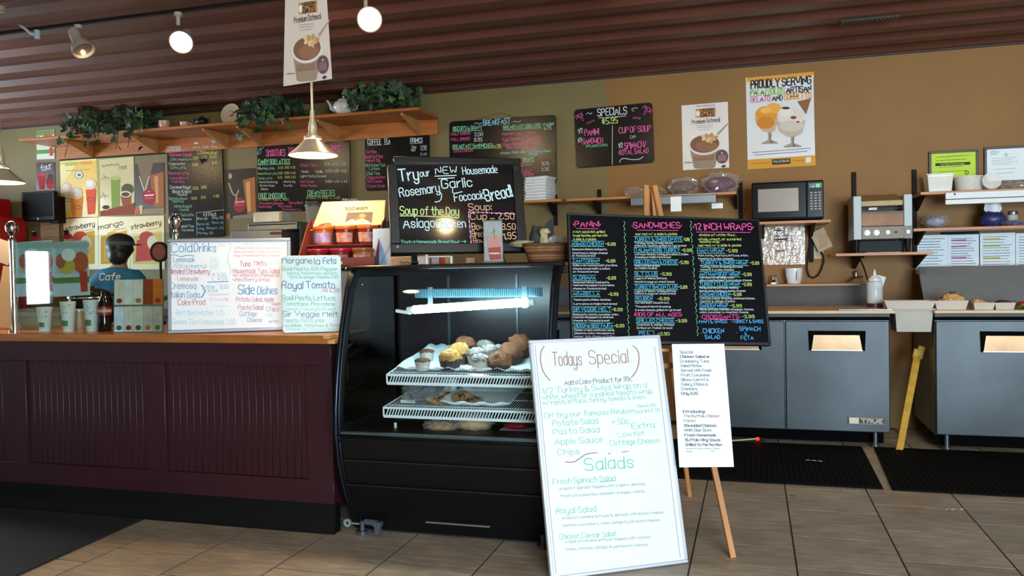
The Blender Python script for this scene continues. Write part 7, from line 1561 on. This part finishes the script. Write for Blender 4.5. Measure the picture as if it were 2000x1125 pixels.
a = ony(150, 640, 3.64); r = thing('amber_tub', 'amber plastic tub between the paper cups', 'tub', (a.x, 3.66, CT)); B().lathe([(0, 0), (.07, 0), (.075, .10), (.07, .10), (.066, .004), (0, .004)], n=24).obj('tub', mat('amber_tub', '8f6f4a', .35, var=.2), r, smooth=40); B().lathe([(.07, .1), (.079, .1), (.079, .11), (0, .112)], n=24).obj('lid', glass('tub_lid', 'e0d8c8', 1.4, .1, .3), r, smooth=40)
a = ony(205, 648, 3.52); r = thing('cola_bottle', 'dark cola bottle with red and cream label behind the guard', 'bottle', (a.x, 3.52, CT))
B().lathe([(0, 0), (.030, 0), (.034, .006), (.034, .05), (.031, .075), (.034, .10), (.034, .135), (.022, .17), (.013, .19), (.013, .205), (0, .205)], n=22).obj('bottle', mat('cola_dark', '1c0a08', .12, var=.1), r, smooth=50); B().lathe([(.0355, .085), (.0355, .13)], n=22).obj('label', mat('cola_label', '8a1a18', .4, var=.3, scale=25), r, smooth=50); B().lathe([(.0358, .10), (.0358, .116)], n=22).obj('label_band', mat('cola_cream', 'b59a84', .5), r, smooth=50); B().lathe([(.014, .198), (.014, .212), (0, .213)], n=14).obj('cap', M_BLK, r)
# folding display of drink photos
FP = Face(ony(270, 649, 3.47)+Vector((0, 0, .0)), .15, .06, 0, front=.004); FP = Face((FP.o.x, 3.47, CT), .15, .06, 0, front=.004)
fp = thing('photo_card_display', 'standing display of drink photo cards in two rows behind the guard', 'card display', M=FP.M)
B().box((-.135, 0, 0), (.135, .006, .27)).obj('backing', mat('backing_grey', '6a6258', .6), fp)
tone = [['d9cdb8', 'd4d0c8', 'd5cab6', '8c3a20', 'c8641c'], ['d4dae6', 'd0c6b6', 'cac2b0', 'b8aa98', 'b0a08c']]
for j in range(2):
    for i in range(5):
        x0 = -.132+i*.053; z0 = .138*(1-j)+.003
        cdx = B().box((x0, -.003, z0), (x0+.051, 0, z0+.128)).obj('photo_card', mat('photo_'+tone[j][i], tone[j][i], .35, var=.18, scale=25), fp)
        if (i+j) % 2 == 0 or j: B().ball((x0+.028, -.003, z0+.02), 1, 10, 6, (.016, .001, .013)).obj('fruit_print', mat('fruit_'+str((i*3+j) % 4), ('8a2a34', '4a6a3a', 'b06a2c', '5a4a30')[(i*3+j) % 4], .5), cdx)
for s in (-1, 1): B().box((s*.1-.008, .006, 0), (s*.1+.008, .06, .005)).obj('easel_foot', MATS['backing_grey'], fp)
# kettles and clutter behind
for px, py, rad, hh, Y, lab in ((178, 600, .115, .235, 3.86, 'left black soup kettle behind the guard'), (258, 600, .095, .25, 3.92, 'right black soup kettle behind the photo cards')):
    a = ony(px, py, Y); r = thing('soup_kettle', lab, 'kettle', (a.x, Y, CT), group='soup kettles on the counter')
    B().lathe([(0, 0), (rad*.85, 0), (rad, .03), (rad, hh*.72), (rad*1.05, hh*.74), (rad*1.05, hh*.77), (0, hh*.77)], n=30).obj('kettle_body', M_BLK, r, smooth=40)
    B().lathe([(rad*1.0, hh*.77), (rad*.9, hh*.86), (rad*.5, hh*.94), (.02, hh*.97), (.02, hh), (0, hh*1.01)], n=30).obj('kettle_lid', mat('kettle_lid', '2c2a28', .2, .5), r, smooth=50)
    B().lathe([(rad*1.06, hh*.70), (rad*1.075, hh*.72), (rad*1.06, hh*.74)], n=30).obj('steel_ring', M_CHROME, r, smooth=50)
a = ony(313, 492, 4.2); r = thing('round_sign', 'round dark-rimmed red disc on a stand beside the counter whiteboard', 'round sign', (a.x, 4.2, 0)); Q = Matrix.Rotation(math.pi/2, 3, 'X'); B().lathe([(0, .0), (.052, .0), (.052, .012), (0, .012)], (0, 0, a.z), 28, Q).obj('disc', mat('disc_red', '6a2420', .35, var=.2), r); B().lathe([(.05, -.004), (.062, -.004), (.062, .016), (.05, .016), (.05, -.004)], (0, 0, a.z), 28, Q).obj('rim', M_BRK, r, smooth=40); B().cyl((0, 0, .93), (0, 0, a.z-.06), .008, n=8).cyl((0, 0, .0), (0, 0, .93), .02, n=8).cyl((0, 0, 0), (0, 0, .02), .12, n=20).obj('stand', M_BRK, r)
F, o, W, H = note(-14, 520, 26, 640, 3.62, 'cream menu sheet leaning behind the left chrome post', mat('menu_cream', 'b99a72', .6, var=.06), 'menu_sheet', lean=.12, roll=.12)
F, o, W, H = note(-20, 468, 17, 512, 3.72, 'pale sheet propped above the menu at the left edge', mat('menu_pale', 'a8988c', .6, var=.06), 'menu_sheet', lean=.1, roll=.3)

# ================================================================== THE SERVER, SEEN FROM BEHIND
def skin(name, chains, m, parent, root=0, sub=2, smooth=True):
    """chains: lists of (x, y, z, r); points that repeat are shared"""
    vs, rad, es, idx = [], [], [], {}
    for ch in chains:
        prev = None
        for p in ch:
            k = tuple(round(c, 4) for c in p[:3])
            if k not in idx: idx[k] = len(vs); vs.append(k); rad.append(p[3:] if len(p) == 5 else (p[3], p[3]))
            if prev is not None and prev != idx[k]: es.append((prev, idx[k]))
            prev = idx[k]
    me = bpy.data.meshes.new(name); me.from_pydata(vs, es, []); o = bpy.data.objects.new(name, me); COL.objects.link(o); o.parent = parent
    md = o.modifiers.new('skin', 'SKIN'); md.use_smooth_shade = True
    for i, r_ in enumerate(rad):
        me.skin_vertices[0].data[i].radius = r_; me.skin_vertices[0].data[i].use_root = (i == root)
    o.modifiers.new('sub', 'SUBSURF').levels = sub; o.modifiers['sub'].render_levels = sub
    me.materials.append(m)
    return o
M_SKIN = mat('skin', 'b98a6e', .55, var=.08); M_SHIRT = mat('blue_shirt', '1d6c9c', .75, var=.12, scale=6, bump=.3, bscale=18); M_PANTS = mat('dark_trousers', '1c1c22', .8, var=.1); M_HAIR = mat('black_hair', '17120f', .5, var=.3, scale=40); M_CAP = mat('cap_black', '18181c', .7); M_BAND = mat('cap_band', '4c5254', .7, var=.2, scale=30)
pe_ = thing('person', 'person in a blue cafe shirt and black cap seen from behind at the back counter', 'person', (ony(224, 485, 5.25).x, 5.25, 0), .12)
z = 1.0
HN = (0, .06, 1.30, .048); arms = []
def hand(s, wx, wy, wz):
    ch = [[(s*wx, wy, wz, .024), (s*wx*.985, wy+.035, wz-.006, .03, .016), (s*wx*.97, wy+.075, wz-.012, .032, .014)]]
    for i, L_ in enumerate((.062, .07, .066, .05)):
        fx = s*wx*.97+(i-1.5)*.0165; ch.append([(s*wx*.97, wy+.075, wz-.012, .032, .014), (fx, wy+.088, wz-.012, .0088), (fx, wy+.088+L_*.5, wz-.02, .0082), (fx, wy+.088+L_*.85, wz-.036, .0072)])
    ch.append([(s*wx*.985, wy+.035, wz-.006, .03, .016), (s*(wx-.036), wy+.055, wz-.008, .0105), (s*(wx-.05), wy+.085, wz-.016, .009)])
    return ch
body_ch = [[(0, .02, .80, .13, .10), (0, .03, .95, .125, .09), (0, .03, 1.08, .13, .09), (0, .03, 1.19, .14, .085), (0, .04, 1.255, .09, .07), (0, .06, 1.31, .048), (0, .075, 1.365, .055), (0, .085, 1.41, .076), (0, .08, 1.46, .078), (0, .075, 1.505, .055)],
    [(0, .085, 1.41, .076), (0, .165, 1.40, .018), (0, .182, 1.392, .010)]]
for s in (-1, 1):
    body_ch.append([(0, .03, 1.19, .14, .085), (s*.145, .03, 1.20, .052), (s*.21, .0, 1.08, .045), (s*.24, .06, .97, .041), (s*.20, .24, 1.0, .033), (s*.17, .38, 1.03, .024)])
    body_ch += hand(s, .17, .38, 1.03)
    body_ch.append([(0, .02, .80, .13, .10), (s*.09, .02, .74, .085), (s*.10, .03, .44, .056), (s*.105, .0, .10, .038), (s*.11, .0, .045, .038), (s*.12, .12, .03, .034, .024), (s*.125, .19, .025, .024, .018)])
    body_ch.append([(0, .085, 1.41, .076), (s*.082, .07, 1.41, .016)])
skin('body', body_ch, M_SKIN, pe_, 0)
sh = [[(0, .02, .82, .15, .12), (0, .03, .95, .148, .108), (0, .03, 1.08, .155, .108), (0, .03, 1.18, .165, .102), (0, .04, 1.235, .125, .082), (0, .055, 1.272, .066)]]
for s in (-1, 1): sh.append([(0, .03, 1.18, .165, .102), (s*.155, .03, 1.215, .088), (s*.222, .0, 1.08, .076), (s*.245, .03, 1.01, .066)])
skin('shirt', sh, M_SHIRT, pe_, 0)
tp_ = [[(0, .02, .84, .145, .115), (0, .02, .78, .14, .11)]]
for s in (-1, 1): tp_.append([(0, .02, .78, .14, .11), (s*.09, .02, .70, .098), (s*.10, .03, .44, .072), (s*.105, .0, .10, .058)])
skin('trousers', tp_, M_PANTS, pe_, 0)
b = B(); b.ball((0, .062, 1.435), 1, 22, 16, (.096, .105, .098), .10); b.ball((.012, .012, 1.375), 1, 18, 12, (.078, .058, .075), .2); b.obj('hair', M_HAIR, pe_, smooth=70)
b = B(); b.ball((0, .068, 1.475), 1, 24, 14, (.1, .112, .075), .03)
for v in b.v: v.z = max(v.z, 1.468-.12*v.x*0)
cpz = b.obj('cap', M_CAP, pe_, smooth=70)
B().lathe([(.1, 1.452), (.1015, 1.455), (.1015, 1.48), (.1, 1.483)], (0, .068, 0), 26, sy=1.12).obj('cap_band', M_BAND, cpz, smooth=60)
B().prism([(-.07, .15), (-.05, .22), (.03, .245), (.10, .20), (.10, .12)], 'z', 1.458, 1.464).obj('cap_brim', M_CAP, cpz, bevel=.002)
FT = Face((pe_.location.x, 5.25, 0), .12, 0, 0, front=.0); 
q = [ony(px, 531, 5.13) for px in (190, 222)]
tx = B(); cx0 = (q[0]-pe_.location).x; cx1 = (q[1]-pe_.location).x
letter(tx, 'Cafe', (cx0-.02, 1.185), (cx1, 1.185), .05, .009, -.0, 0)
for v in tx.v: v.y = .03-.115+.20*v.x*v.x+.0+max(0, (v.z-1.18))*.25
tx.obj('shirt_lettering', paint('d8dcdc'), pe_, fix=False)
